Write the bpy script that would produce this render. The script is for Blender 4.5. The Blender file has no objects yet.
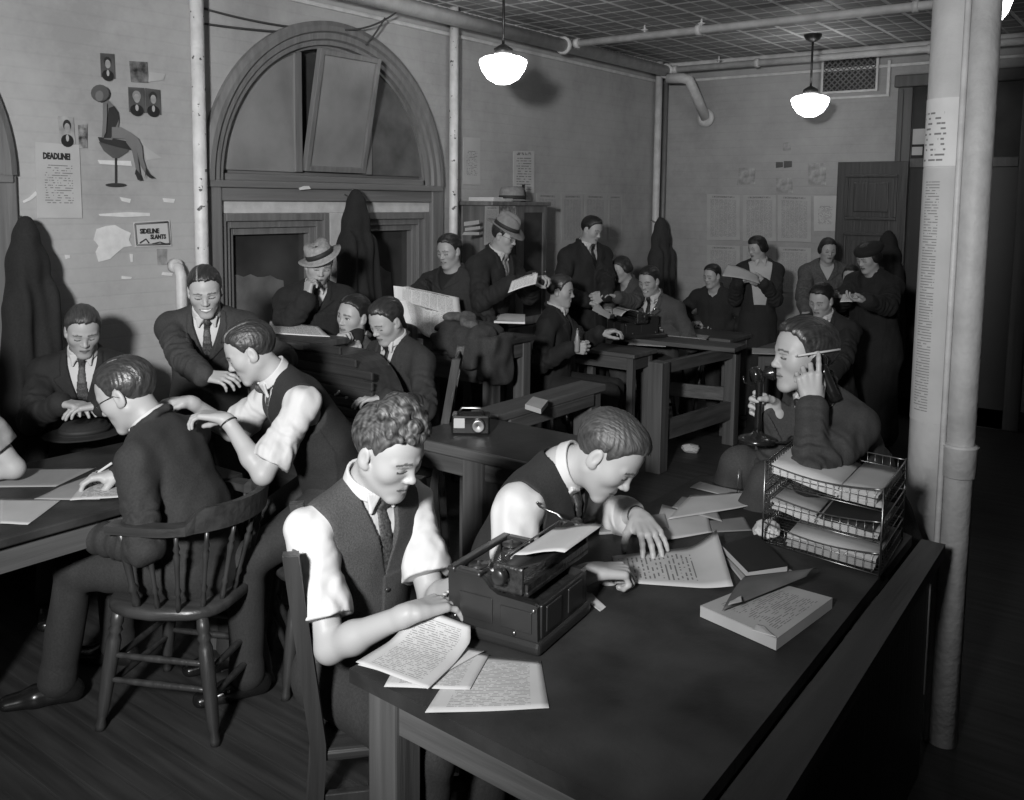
import bpy, bmesh, math, random, os
import numpy as np
from mathutils import Vector, Matrix

sc = bpy.context.scene
COL = sc.collection
rad = math.radians
rng = random.Random(7)

# ------------------------------------------------------------------ camera
FPX, PITCH, ROLL, YAW, CAMH, PPY = 926.0, rad(5.7), 0.0113, rad(37.0), 1.80, 292.0
CAMR = Matrix.Rotation(YAW, 3, 'Z') @ Matrix.Rotation(math.pi/2-PITCH, 3, 'X') @ Matrix.Rotation(ROLL, 3, 'Z')
cam_d = bpy.data.cameras.new('camera')
cam = bpy.data.objects.new('camera', cam_d)
COL.objects.link(cam)
cam.matrix_world = Matrix.Translation((0, 0, CAMH)) @ CAMR.to_4x4()
cam_d.sensor_fit = 'HORIZONTAL'
cam_d.sensor_width = 36.0
cam_d.lens = FPX/1024*36.0
cam_d.shift_y = -(400.0-PPY)/1024.0
cam_d.clip_start = 0.05
sc.camera = cam
cam['kind'] = 'helper'

def ray(x, y):
    return CAMR @ Vector(((x-512)/FPX, -(y-PPY)/FPX, -1.0))
def atz(x, y, z):                 # where the sight line through a pixel meets height z
    d = ray(x, y); t = (z-CAMH)/d.z
    return Vector((d.x*t, d.y*t, z))
def atd(x, y, t):                 # the point at depth t
    return Vector((0, 0, CAMH)) + ray(x, y)*t
def atx(x, y, X):
    d = ray(x, y); t = X/d.x
    return Vector((X, d.y*t, CAMH+d.z*t))
def aty(x, y, Y):
    d = ray(x, y); t = Y/d.y
    return Vector((d.x*t, Y, CAMH+d.z*t))

# ------------------------------------------------------------------ materials
MATS = {}
def mat(name, v, rough=0.6, var=0.15, scale=8.0, bump=0.0, bscale=60.0, spec=0.5, metal=0.0, emit=0.0, stretch=None, coat=0.0):
    """grey procedural material; v albedo, var relative noise variation"""
    if name in MATS: return MATS[name]
    m = bpy.data.materials.new(name); m.use_nodes = True
    nt = m.node_tree; N = nt.nodes; L = nt.links
    b = N['Principled BSDF']
    b.inputs['Roughness'].default_value = rough
    b.inputs['Metallic'].default_value = metal
    b.inputs['Specular IOR Level'].default_value = spec
    if coat: b.inputs['Coat Weight'].default_value = coat
    tc = N.new('ShaderNodeTexCoord'); mp = N.new('ShaderNodeMapping')
    L.new(tc.outputs['Object'], mp.inputs['Vector'])
    if stretch: mp.inputs['Scale'].default_value = stretch
    nz = N.new('ShaderNodeTexNoise'); nz.inputs['Scale'].default_value = scale; nz.inputs['Detail'].default_value = 6
    L.new(mp.outputs[0], nz.inputs['Vector'])
    rp = N.new('ShaderNodeValToRGB')
    lo, hi = v*(1-var), v*(1+var)
    rp.color_ramp.elements[0].position = 0.3; rp.color_ramp.elements[1].position = 0.7
    rp.color_ramp.elements[0].color = (lo, lo, lo, 1); rp.color_ramp.elements[1].color = (hi, hi, hi, 1)
    L.new(nz.outputs['Fac'], rp.inputs[0]); L.new(rp.outputs[0], b.inputs['Base Color'])
    if bump:
        n2 = N.new('ShaderNodeTexNoise'); n2.inputs['Scale'].default_value = bscale; n2.inputs['Detail'].default_value = 4
        L.new(mp.outputs[0], n2.inputs['Vector'])
        bp = N.new('ShaderNodeBump'); bp.inputs['Strength'].default_value = bump; bp.inputs['Distance'].default_value = 0.01
        L.new(n2.outputs['Fac'], bp.inputs['Height']); L.new(bp.outputs[0], b.inputs['Normal'])
    if emit:
        b.inputs['Emission Color'].default_value = (1, 1, 1, 1); b.inputs['Emission Strength'].default_value = emit
    MATS[name] = m
    return m

def vcol_mat(name, rough=0.5, spec=0.4, bump=0.0, bscale=200, strands=False, sheen=False):
    """material that reads the vertex colour 'Col' (skin with lips and brows; hair with its parting)"""
    if name in MATS: return MATS[name]
    m = bpy.data.materials.new(name); m.use_nodes = True
    nt = m.node_tree; N = nt.nodes; L = nt.links
    b = N['Principled BSDF']; b.inputs['Roughness'].default_value = rough; b.inputs['Specular IOR Level'].default_value = spec
    at = N.new('ShaderNodeAttribute'); at.attribute_name = 'Col'
    if strands:
        hl = N.new('ShaderNodeAttribute'); hl.attribute_name = 'hl'
        mp = N.new('ShaderNodeMapping'); mp.inputs['Scale'].default_value = (260, 22, 60)
        L.new(hl.outputs['Vector'], mp.inputs['Vector'])
        nz = N.new('ShaderNodeTexNoise'); nz.inputs['Scale'].default_value = 1.0; nz.inputs['Detail'].default_value = 3
        L.new(mp.outputs[0], nz.inputs['Vector'])
        mx = N.new('ShaderNodeMix'); mx.data_type = 'RGBA'; mx.blend_type = 'MULTIPLY'; mx.inputs[0].default_value = 0.8
        rp = N.new('ShaderNodeValToRGB')
        rp.color_ramp.elements[0].position = 0.3; rp.color_ramp.elements[1].position = 0.72
        rp.color_ramp.elements[0].color = (.35, .35, .35, 1); rp.color_ramp.elements[1].color = (1.5, 1.5, 1.5, 1)
        L.new(nz.outputs['Fac'], rp.inputs[0])
        L.new(at.outputs['Color'], mx.inputs[6]); L.new(rp.outputs[0], mx.inputs[7])
        L.new(mx.outputs[2], b.inputs['Base Color'])
        bp = N.new('ShaderNodeBump'); bp.inputs['Strength'].default_value = 0.55; bp.inputs['Distance'].default_value = 0.006
        L.new(nz.outputs['Fac'], bp.inputs['Height']); L.new(bp.outputs[0], b.inputs['Normal'])
    else:
        L.new(at.outputs['Color'], b.inputs['Base Color'])
        if bump:
            tc = N.new('ShaderNodeTexCoord'); nz = N.new('ShaderNodeTexNoise'); nz.inputs['Scale'].default_value = bscale
            L.new(tc.outputs['Object'], nz.inputs['Vector'])
            bp = N.new('ShaderNodeBump'); bp.inputs['Strength'].default_value = bump; bp.inputs['Distance'].default_value = 0.003
            L.new(nz.outputs['Fac'], bp.inputs['Height']); L.new(bp.outputs[0], b.inputs['Normal'])
    MATS[name] = m
    return m

def wood(name, v, rough=0.45, axis='Y', scale=1.0, var=0.35, spec=0.5):
    """wood: grain stretched along an axis of the object"""
    if name in MATS: return MATS[name]
    st = {'X': (1.5, 28, 28), 'Y': (28, 1.5, 28), 'Z': (28, 28, 1.5)}[axis]
    m = mat(name, v, rough, var, scale, bump=0.25, bscale=scale*2.2, spec=spec, stretch=st)
    return m

# ------------------------------------------------------------------ mesh helpers
class MB:
    """collects shapes, then links them as ONE mesh object"""
    def __init__(s): s.v = []; s.f = []; s.sm = []
    def add(s, vs, fs, smooth=False):
        n = len(s.v); s.v += [Vector(v) for v in vs]
        for f in fs: s.f.append([i+n for i in f]); s.sm.append(smooth)
        return s
    def bm(s, b, smooth=False, M=None):
        b.verts.ensure_lookup_table(); b.verts.index_update()
        vs = [(M @ v.co if M else v.co.copy()) for v in b.verts]
        fs = [[v.index for v in f.verts] for f in b.faces]
        b.free(); return s.add(vs, fs, smooth)
    def box(s, lo, hi, bev=0.0, M=None, seg=2):
        b = bmesh.new(); bmesh.ops.create_cube(b, size=1)
        c = [(lo[i]+hi[i])/2 for i in range(3)]; d = [abs(hi[i]-lo[i]) for i in range(3)]
        for v in b.verts: v.co = Vector((v.co.x*d[0]+c[0], v.co.y*d[1]+c[1], v.co.z*d[2]+c[2]))
        if bev: bmesh.ops.bevel(b, geom=b.edges[:], offset=min(bev, min(d)*.45), segments=seg, affect='EDGES', profile=.5)
        return s.bm(b, False, M)
    def tube(s, pts, r, n=8, cap=True, closed=False):
        """tube along a polyline; r a number or one per point"""
        pts = [Vector(p) for p in pts]; k = len(pts)
        rr = r if hasattr(r, '__len__') else [r]*k
        rings = []; prev = None
        for i, p in enumerate(pts):
            if closed: t = pts[(i+1) % k]-pts[i-1]
            else: t = pts[min(i+1, k-1)]-pts[max(i-1, 0)]
            t.normalize()
            if prev is None:
                a = Vector((0, 0, 1)) if abs(t.z) < .9 else Vector((1, 0, 0))
            else: a = prev
            u = (a-t*a.dot(t)); u = u.normalized() if u.length > 1e-6 else t.orthogonal().normalized()
            prev = u; w = t.cross(u)
            rings.append([p+(u*math.cos(2*math.pi*j/n)+w*math.sin(2*math.pi*j/n))*rr[i] for j in range(n)])
        vs = [q for R in rings for q in R]; fs = []
        for i in range(k if closed else k-1):
            a, b = i*n, ((i+1) % k)*n
            for j in range(n): fs.append([a+j, a+(j+1) % n, b+(j+1) % n, b+j])
        if cap and not closed: fs += [list(range(n))[::-1], [(k-1)*n+j for j in range(n)]]
        return s.add(vs, fs, True)
    def lathe(s, prof, n=20, c=(0, 0, 0), M=None, sx=1.0, sy=1.0):
        """profile [(r, z)] turned about z"""
        vs = []; fs = []; k = len(prof)
        for r, z in prof:
            for j in range(n):
                a = 2*math.pi*j/n; vs.append(Vector((c[0]+r*sx*math.cos(a), c[1]+r*sy*math.sin(a), c[2]+z)))
        for i in range(k-1):
            for j in range(n): fs.append([i*n+j, i*n+(j+1) % n, (i+1)*n+(j+1) % n, (i+1)*n+j])
        if prof[0][0] > 1e-5: fs.append(list(range(n))[::-1])
        if prof[-1][0] > 1e-5: fs.append([(k-1)*n+j for j in range(n)])
        if M: vs = [M @ v for v in vs]
        return s.add(vs, fs, True)
    def spin(s, a, b, prof, n=12):
        """turned spindle between a and b; prof [(t, radius)]"""
        a, b = Vector(a), Vector(b)
        return s.tube([a.lerp(b, t) for t, r in prof], [r for t, r in prof], n)
    def prism(s, poly, t, M=None):
        """2D polygon (x,z) extruded by t along y, centred"""
        n = len(poly)
        vs = [Vector((x, -t/2, z)) for x, z in poly]+[Vector((x, t/2, z)) for x, z in poly]
        fs = [list(range(n)), [n+i for i in range(n)][::-1]]
        for i in range(n): fs.append([i, n+i, n+(i+1) % n, (i+1) % n])
        if M: vs = [M @ v for v in vs]
        return s.add(vs, fs)
    def build(s, name, m, parent=None, loc=None, label=None, smooth=None):
        me = bpy.data.meshes.new(name)
        o = bpy.data.objects.new(name, me); COL.objects.link(o)
        org = Vector((0, 0, 0))
        if parent is not None:
            org = Vector(parent.get('_org', (0, 0, 0)))
        elif loc is not None: org = Vector(loc)
        elif s.v:
            xs = [v.x for v in s.v]; ys = [v.y for v in s.v]; zs = [v.z for v in s.v]
            org = Vector(((min(xs)+max(xs))/2, (min(ys)+max(ys))/2, min(zs)))
        me.from_pydata([v-org for v in s.v], [], s.f)
        if smooth is None: sm = s.sm
        else: sm = [smooth]*len(s.f)
        me.polygons.foreach_set('use_smooth', sm)
        if isinstance(m, (list, tuple)):
            for q in m: me.materials.append(q)
        elif m: me.materials.append(m)
        bm_ = bmesh.new(); bm_.from_mesh(me); bmesh.ops.recalc_face_normals(bm_, faces=bm_.faces[:]); bm_.to_mesh(me); bm_.free()
        if parent is not None: o.parent = parent
        else: o.location = org
        o['_org'] = tuple(org)
        if label: o['label'] = label
        return o

def tag(o, label, cat, group=None, kind=None):
    o['label'] = label
    if cat: o['category'] = cat
    if group: o['group'] = group
    if kind: o['kind'] = kind
    return o
def thing(name, loc, label, cat, group=None):
    o = bpy.data.objects.new(name, None); COL.objects.link(o)
    o.location = loc; o['_org'] = tuple(loc); o.empty_display_size = .1
    return tag(o, label, cat, group)
def struct(o, label=None):
    o['kind'] = 'structure'
    if label: o['label'] = label
    return o
def dup(root, name, loc, rotz, label, cat, group=None, sc_=1.0):
    r = root.copy(); r.name = name; COL.objects.link(r); r.location = loc; r.rotation_euler = (0, 0, rotz); r.scale = (sc_,)*3
    tag(r, label, cat, group)
    for ch in list(root.children):
        c = ch.copy(); COL.objects.link(c); c.parent = r
        for g in list(ch.children):
            d = g.copy(); COL.objects.link(d); d.parent = c
    return r
def text_obj(name, s, size, m, parent, loc, M, bold=0.0, align='LEFT', squeeze=1.0):
    """lettering as a mesh; M a 3x3 whose columns are right, up, outward; loc relative to the parent's origin"""
    cu = bpy.data.curves.new(name, 'FONT'); cu.body = s; cu.size = size; cu.extrude = 0.0006; cu.offset = bold
    cu.align_x = align; cu.resolution_u = 2
    o = bpy.data.objects.new(name, cu); COL.objects.link(o)
    dg = bpy.context.evaluated_depsgraph_get(); dg.update()
    me = bpy.data.meshes.new_from_object(o.evaluated_get(dg))
    bpy.data.objects.remove(o); bpy.data.curves.remove(cu)
    R = Matrix(M).to_4x4()
    for v in me.vertices: v.co = (R @ Vector((v.co.x*squeeze, v.co.y, v.co.z))) + Vector(loc)
    me.materials.clear(); me.materials.append(m)
    o = bpy.data.objects.new(name, me); COL.objects.link(o)
    if parent: o.parent = parent
    return o
# ------------------------------------------------------------------ implicit-surface figures
f32 = np.float32
def V3(v): return np.array(v, dtype=f32)
def nrm(v):
    v = np.array(v, dtype=float); return v/max(1e-9, np.linalg.norm(v))

class Field:
    """smooth union / carving of rounded shapes, turned into one continuous surface"""
    def __init__(s): s.p = []
    def rc(s, a, b, ra, rb, k=.015, op='u', disp=None):
        a, b = V3(a), V3(b); ab = b-a; L2 = float(ab@ab)+1e-9
        def d(P):
            q = P-a; h = np.clip((q@ab)/L2, 0, 1)
            r = np.linalg.norm(q-h[:, None]*ab, axis=1)-(ra+(rb-ra)*h)
            return r if disp is None else r+disp(P, h)
        m = max(ra, rb)
        s.p.append((d, np.minimum(a, b)-m, np.maximum(a, b)+m, k, op)); return s
    def ec(s, a, b, side, A, B, k=.02, op='u', disp=None):
        """elliptical limb: half widths (w, d) at both ends"""
        a, b = V3(a), V3(b); ab = b-a; L2 = float(ab@ab)+1e-9; ax = ab/math.sqrt(L2)
        sd = V3(side); sd = sd-ax*float(sd@ax); sd /= np.linalg.norm(sd); fw = np.cross(ax, sd)
        def d(P):
            q = P-a; h = np.clip((q@ab)/L2, 0, 1); q = q-h[:, None]*ab
            w = A[0]+(B[0]-A[0])*h; dp = A[1]+(B[1]-A[1])*h; e = np.minimum(w, dp)
            x = (q@sd)/w; y = (q@fw)/dp; z = (q@ax)/e
            k0 = np.sqrt(x*x+y*y+z*z); k1 = np.sqrt((x/w)**2+(y/dp)**2+(z/e)**2)+1e-6
            r = k0*(k0-1)/k1
            return r if disp is None else r+disp(P, h)
        m = max(A+B)
        s.p.append((d, np.minimum(a, b)-m, np.maximum(a, b)+m, k, op)); return s
    def ell(s, c, R, r, k=.015, op='u'):
        c = V3(c); R = np.array(R, dtype=f32); r = V3(r)
        def d(P):
            q = ((P-c)@R)/r; k0 = np.linalg.norm(q, axis=1); k1 = np.linalg.norm(q/r, axis=1)+1e-6
            return k0*(k0-1)/k1
        m = float(r.max())
        s.p.append((d, c-m, c+m, k, op)); return s
    def fn(s, f, lo, hi, k=.01, op='u'):
        s.p.append((f, V3(lo), V3(hi), k, op)); return s
    @staticmethod
    def comb(c, v, k, op, P):
        if op == 'u':
            h = np.maximum(k-np.abs(c-v), 0)/k; return np.minimum(c, v)-h*h*k*.25
        if op == 's':
            h = np.maximum(k-np.abs(c+v), 0)/k; return np.maximum(c, -v)+h*h*k*.25
        return v
    def at(s, P):
        P = np.atleast_2d(np.array(P, dtype=f32)); c = np.full(len(P), .3, f32)
        for d, lo, hi, k, op in s.p:
            if op == 'm': c = d(P, c)
            else: c = Field.comb(c, d(P), k, op, P)
        return c
    def mesh(s, r):
        los = np.array([p[1] for p in s.p if p[4] == 'u']); his = np.array([p[2] for p in s.p if p[4] == 'u'])
        lo = los.min(0)-3*r; hi = his.max(0)+3*r
        n = np.ceil((hi-lo)/r).astype(int)+1
        F = np.full(n, .3, f32)
        gx = [(lo[i]+r*np.arange(n[i])).astype(f32) for i in range(3)]
        for d, l, h, k, op in s.p:
            e = (k+3*r)
            i0 = np.maximum(np.floor((l-e-lo)/r).astype(int), 0); i1 = np.minimum(np.ceil((h+e-lo)/r).astype(int)+1, n)
            if (i1 <= i0).any(): continue
            sl = tuple(slice(i0[i], i1[i]) for i in range(3))
            sub = F[sl]
            if op in 'ms':
                msk = np.abs(sub) < .06 if op == 'm' else sub < .06
                if not msk.any(): continue
                ii = np.nonzero(msk)
                P = np.stack([gx[i][i0[i]:i1[i]][ii[i]] for i in range(3)], 1)
                c = sub[msk]
                sub[msk] = d(P, c) if op == 'm' else Field.comb(c, d(P), k, op, P)
            else:
                X, Y, Z = np.meshgrid(*[gx[i][i0[i]:i1[i]] for i in range(3)], indexing='ij')
                P = np.stack([X.ravel(), Y.ravel(), Z.ravel()], 1)
                F[sl] = Field.comb(sub.ravel(), d(P), k, op, P).reshape(sub.shape)
        return nets(F, lo, r)

def nets(F, lo, r):
    I = F < 0; n = np.array(F.shape)
    c = np.zeros(n-1, np.uint8)
    for a in (0, 1):
        for b in (0, 1):
            for d in (0, 1):
                c += I[a:n[0]-1+a, b:n[1]-1+b, d:n[2]-1+d]
    cell = np.argwhere((c > 0) & (c < 8))
    if len(cell) == 0: return np.zeros((0, 3)), np.zeros((0, 4), int)
    vid = np.full(n-1, -1, np.int32); vid[cell[:, 0], cell[:, 1], cell[:, 2]] = np.arange(len(cell))
    acc = np.zeros((len(cell), 3)); cnt = np.zeros(len(cell))
    cs = [(a, b, d) for a in (0, 1) for b in (0, 1) for d in (0, 1)]
    val = {q: F[cell[:, 0]+q[0], cell[:, 1]+q[1], cell[:, 2]+q[2]] for q in cs}
    for q in cs:
        for ax in range(3):
            if q[ax]: continue
            w = list(q); w[ax] = 1; w = tuple(w)
            A, B = val[q], val[w]; m = (A < 0) != (B < 0)
            t = np.where(m, A/np.where(m, A-B, 1), 0)
            p = np.array(q, float)[None].repeat(len(cell), 0); p[:, ax] += t
            acc[m] += p[m]; cnt[m] += 1
    V = (acc/cnt[:, None]+cell)*r+lo
    quads = []
    for ax in range(3):
        u, v = (ax+1) % 3, (ax+2) % 3
        s0 = [slice(None)]*3; s1 = [slice(None)]*3
        s0[ax] = slice(0, -1); s1[ax] = slice(1, None)
        A = I[tuple(s0)]; B = I[tuple(s1)]
        e = np.argwhere(A != B)
        ok = (e[:, u] > 0) & (e[:, v] > 0) & (e[:, u] < n[u]-1) & (e[:, v] < n[v]-1)
        e = e[ok]
        if not len(e): continue
        def g(du, dv):
            q = e.copy(); q[:, u] += du; q[:, v] += dv; return vid[q[:, 0], q[:, 1], q[:, 2]]
        Q = np.stack([g(-1, -1), g(0, -1), g(0, 0), g(-1, 0)], 1)
        fl = ~A[e[:, 0], e[:, 1], e[:, 2]]
        Q[fl] = Q[fl][:, ::-1]
        quads.append(Q)
    return V, np.concatenate(quads)

def link_mesh(name, V, Q, m, parent, col=None, hl=None, label=None):
    org = np.array(parent['_org'])
    me = bpy.data.meshes.new(name)
    me.vertices.add(len(V)); me.vertices.foreach_set('co', (V-org).astype(f32).ravel())
    me.loops.add(Q.size); me.loops.foreach_set('vertex_index', Q.astype(np.int32).ravel())
    me.polygons.add(len(Q))
    me.polygons.foreach_set('loop_start', np.arange(0, Q.size, 4, dtype=np.int32))
    me.polygons.foreach_set('loop_total', np.full(len(Q), 4, np.int32))
    me.polygons.foreach_set('use_smooth', np.ones(len(Q), bool))
    me.update(calc_edges=True); me.validate()
    if col is not None:
        a = me.attributes.new('Col', 'FLOAT_COLOR', 'POINT')
        c = np.ones((len(V), 4), f32); c[:, :3] = col[:, None]; a.data.foreach_set('color', c.ravel())
    if hl is not None:
        a = me.attributes.new('hl', 'FLOAT_VECTOR', 'POINT'); a.data.foreach_set('vector', hl.astype(f32).ravel())
    me.materials.append(m)
    o = bpy.data.objects.new(name, me); COL.objects.link(o); o.parent = parent
    o['_org'] = tuple(parent['_org'])
    if label: o['label'] = label
    return o

def ik(a, t, l1, l2, pole):
    a, t = np.array(a, float), np.array(t, float)
    d = t-a; L = np.linalg.norm(d); L = max(min(L, l1+l2-.004), abs(l1-l2)+.01); u = d/np.linalg.norm(d)
    x = (l1*l1-l2*l2+L*L)/(2*L); h = math.sqrt(max(0, l1*l1-x*x))
    p = np.array(pole, float); p = p-u*(p@u); p = nrm(p)
    return a+u*x+p*h, a+u*L

def rotv(v, axis, ang):
    return np.array(Matrix.Rotation(ang, 3, Vector(axis)) @ Vector(v))

_nd = np.random.RandomState(3)
ND = _nd.randn(8, 3).astype(f32); ND /= np.linalg.norm(ND, axis=1)[:, None]
NPH = (_nd.rand(8)*6.28).astype(f32)
def fab_noise(P, wl):
    s = np.zeros(len(P), f32)
    for i in range(8):
        w = 6.283/(wl*(.6+.12*i)); ph = P@(ND[i]*w)
        s += np.sin(ph+NPH[i]+1.3*np.sin(P@(ND[(i+3) % 8]*w*.5)))
    return s/4

def PH(phi): # picture heading (0 right, 90 away, 180 left, 270 toward us) -> world direction
    a = rad(phi)+YAW; return np.array([math.cos(a), math.sin(a), 0.0])

class Person:
    def __init__(s, label, head, phi, lean=10, leandir=None, hphi=None, hpitch=0, hroll=0, S=1.0, HS=1.0, res=.006,
                 bend=0, twist=0, slim=1.0, floor=0.0, lower=None, nk=0):
        s.S, s.HS, s.res, s.nk = S, HS, res, nk; s.label = label; s.slim = slim
        s.F = PH(phi); s.L = np.array([-s.F[1], s.F[0], 0]); U = np.array([0, 0, 1.0])
        ld = s.F if leandir is None else PH(leandir)
        ax = np.cross(U, ld)
        lw = lean-bend if lower is None else lower
        s.lu = rotv(U, ax, rad(lw)); s.cu = rotv(U, ax, rad(lean+bend))
        cf = rotv(s.F, U, rad(twist)); cf = cf-s.cu*(cf@s.cu); s.cf = nrm(cf); s.cl = np.cross(s.cu, s.cf)
        hf = PH(phi if hphi is None else hphi); hf_flat = hf.copy(); hl = np.array([-hf[1], hf[0], 0])
        hf = rotv(hf, hl, rad(hpitch)); hu = np.cross(hf, hl)
        hl = rotv(hl, hf, rad(hroll)); hu = rotv(hu, hf, rad(hroll))
        s.hf, s.hlft, s.hu = hf, hl, hu
        s.HR = np.stack([hl, hf, hu], 1)           # columns: left, forward, up
        s.hc = np.array(head, float)
        hs = HS
        s.hb = s.hc+s.HR@np.array([0, -.028, -.06])*hs
        nd = nrm(s.cu*.75+hu*.25)
        if nk: nd = rotv(nd, np.cross(U, hf_flat), rad(nk))
        s.nb = s.hb-nd*.085*S; s.nd = nd
        s.wp = s.nb-s.cu*.31*S; s.pv = s.wp-s.lu*.20*S
        s.CR = np.stack([s.cl, s.cf, s.cu], 1)
        s.root = thing('person', (float(s.pv[0]), float(s.pv[1]), floor), label, 'person')
        sh = .175*S*slim
        s.shl = s.nb-s.cu*.082*S+s.cl*sh-s.cf*.005; s.shr = s.nb-s.cu*.082*S-s.cl*sh-s.cf*.005
        s.pl = nrm(s.L*.7+s.cl*.3)
        s.body = Field(); s.arms = {}; s.legs = {}; s.eyes = None; s.skin = .35
        s.mouth = 0; s.obj = {}
    # ---- points in head / chest coordinates
    def hp(s, x, y, z): return s.hc+s.HR@np.array([x, y, z])*s.HS
    def cp(s, x, y, z): return s.nb+s.CR@np.array([x, y, z])*s.S
    def hlocal(s, P): return ((P-s.hc)@s.HR)/s.HS
    def clocal(s, P): return ((P-s.nb)@s.CR)/s.S
    # ---- limbs
    def arm(s, side, wrist, pole=None, fdir=None, palm=None, curl=(.3, .35, .4, .45), bend2=None, thumb=.3, spread=.0, hand=True, shrug=0, point=None, elbow=None):
        sg = 1 if side == 'l' else -1
        a = (s.shl if sg > 0 else s.shr)+s.cu*shrug
        if pole is None: pole = -s.cu*1.0+s.cl*sg*.6-s.cf*.4
        e, w = ik(a, wrist, .285*s.S, .25*s.S, pole)
        if elbow is not None:
            e = a+nrm(np.array(elbow, float)-a)*.285*s.S; w = e+nrm(np.array(wrist, float)-e)*.25*s.S
        if fdir is None: fdir = w-e
        fdir = nrm(fdir)
        if palm is None: palm = np.array([0, 0, -1.0])
        palm = np.array(palm, float); palm = nrm(palm-fdir*(palm@fdir))
        s.arms[side] = dict(a=a, e=e, w=w, f=fdir, n=palm, curl=curl, thumb=thumb, spread=spread, hand=hand, point=point)
        return w
    def leg(s, side, ankle, pole=None, toe=None):
        sg = 1 if side == 'l' else -1
        h = s.pv+s.pl*sg*.088*s.S
        if pole is None: pole = s.F+np.array([0, 0, .9])
        k, an = ik(h, ankle, .425*s.S, .41*s.S, pole)
        s.legs[side] = dict(h=h, k=k, a=an, t=nrm(s.F if toe is None else toe))
    def sit_legs(s, fwd=.42, gap=.12, dz=.09, skew=0):
        for sg, sd in ((1, 'l'), (-1, 'r')):
            p = s.pv+s.F*(fwd+skew*sg)*s.S+s.L*sg*gap; p[2] = dz; s.leg(sd, p)
    def stand_legs(s, gap=.11, fwd=.0, step=0):
        for sg, sd in ((1, 'l'), (-1, 'r')):
            p = s.pv+s.F*(fwd+step*sg)+s.L*sg*gap; p[2] = .09; s.leg(sd, p, pole=s.F)
    # ---- body
    def add_head(s, B, female=False):
        hs = s.HS; R = s.HR
        def E(c, r, k=.015, op='u'): B.ell(s.hp(*c), R, np.array(r)*hs, k*hs, op)
        def RC(a, b, ra, rb, k=.015, op='u'): B.rc(s.hp(*a), s.hp(*b), ra*hs, rb*hs, k*hs, op)
        E((0, -.018, .035), (.074, .094, .083))
        E((0, .028, .022), (.063, .056, .072), .03)
        E((0, .026, -.035), (.058, .054, .072), .03)
        for x in (1, -1):
            RC((x*.048, -.006, -.046), (x*.017, .060, -.100), .023, .0175, .025)
            E((x*.041, .045, -.018), (.021, .023, .022), .034)
        E((0, .066, -.102), (.021, .0165, .0165), .02)
        E((0, .060, -.062), (.033, .026, .028), .02)
        for x in (1, -1): E((x*.033, .097, .004), (.018, .0155, .0115), .014, 's')
        for x in (1, -1):
            RC((x*.012, .081, .021), (x*.046, .064, .023), .009, .0075, .014)
            E((x*.0315, .0685, .003), (.0150, .0135, .0125), .005)
        RC((0, .079, .016), (0, .0965, -.026), .0070, .0088, .013)
        E((0, .0985, -.0275), (.0100, .0095, .0090), .01)
        for x in (1, -1): E((x*.0120, .0885, -.0315), (.0078, .010, .0070), .006)
        w = .022+.006*s.mouth
        zc = -.063+.004*s.mouth
        for x in (1, -1):
            RC((0, .0845, -.0585), (x*w, .0725, zc), .0048, .0030, .006)
            RC((0, .0835, -.0695), (x*w*.9, .0725, zc-.002), .0062, .0030, .006)
            E((x*.078, -.014, -.006), (.0075, .0185, .032), .006)
            E((x*.0745, -.004, -.026), (.007, .011, .012), .006)
            E((x*.0875, -.009, .000), (.0065, .0095, .018), .004, 's')
        # neck
        nk = s.nb
        B.ec(s.hp(0, -.022, -.065), nk+s.nd*.01, s.cl, (.054*hs, .056*hs), (.058*s.S, .058*s.S), .03)
    def torso(s, B, off, k=.03, low=0.0, dw=0.0, disp=None, shoulder=1.0, flare=0.0):
        S, m = s.S, s.slim
        pb = s.pv-s.lu*low
        B.ec(pb, s.wp, s.pl, (.155*S*m+off+flare, .112*S*m+off+flare), (.142*S*m+off+dw, .100*S*m+off+dw), k, disp=disp)
        B.ec(s.wp, s.nb-s.cu*.12*S, s.cl, (.142*S*m+off+dw, .100*S*m+off+dw), (.160*S*m+off, .100*S*m+off), k, disp=disp)
        for sg in (1, -1):
            sh = s.shl if sg > 0 else s.shr
            B.rc(s.nb-s.cu*.060*S+s.cl*sg*.03, s.nb-s.cu*.06*S+(sh-(s.nb-s.cu*.06*S))*shoulder, .058*S+off, .047*S+off, k)
            B.rc(s.nb-s.cu*.005*S+s.cl*sg*.02-s.cf*.015, s.nb-s.cu*.045*S+(sh-(s.nb-s.cu*.06*S))*.75*max(shoulder, .96), .036*S+off*.8, .04*S+off*.8, k)
    def hand_shape(s, B, A, sg):
        H = s.S*1.03; f, n, w = A['f'], A['n'], A['w']
        t = np.cross(f, n)*(1 if sg < 0 else -1)          # towards the thumb
        def p(x, y, z): return w+(t*x+f*y+n*z)*H
        kn = [(.030, .090), (.010, .095), (-.010, .091), (-.029, .082)]
        fu = nrm(A['w']-A['e'])
        for q in (-.007, .007): B.rc(w-fu*.02*H+t*q*H*.6, p(q*2.0, .03, 0), .0185*H, .0148*H, .018)
        for x, y in kn: B.rc(p(x*.55, .012, 0), p(x, y, 0), .0145*H, .0112*H, .010)
        B.rc(p(.018, .02, .008), p(.03, .05, .012), .017*H, .013*H, .012)
        ln = [.070, .079, .073, .057]; rr = [.0088, .0090, .0085, .0076]
        cu = A['curl']; sp = A['spread']
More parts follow.
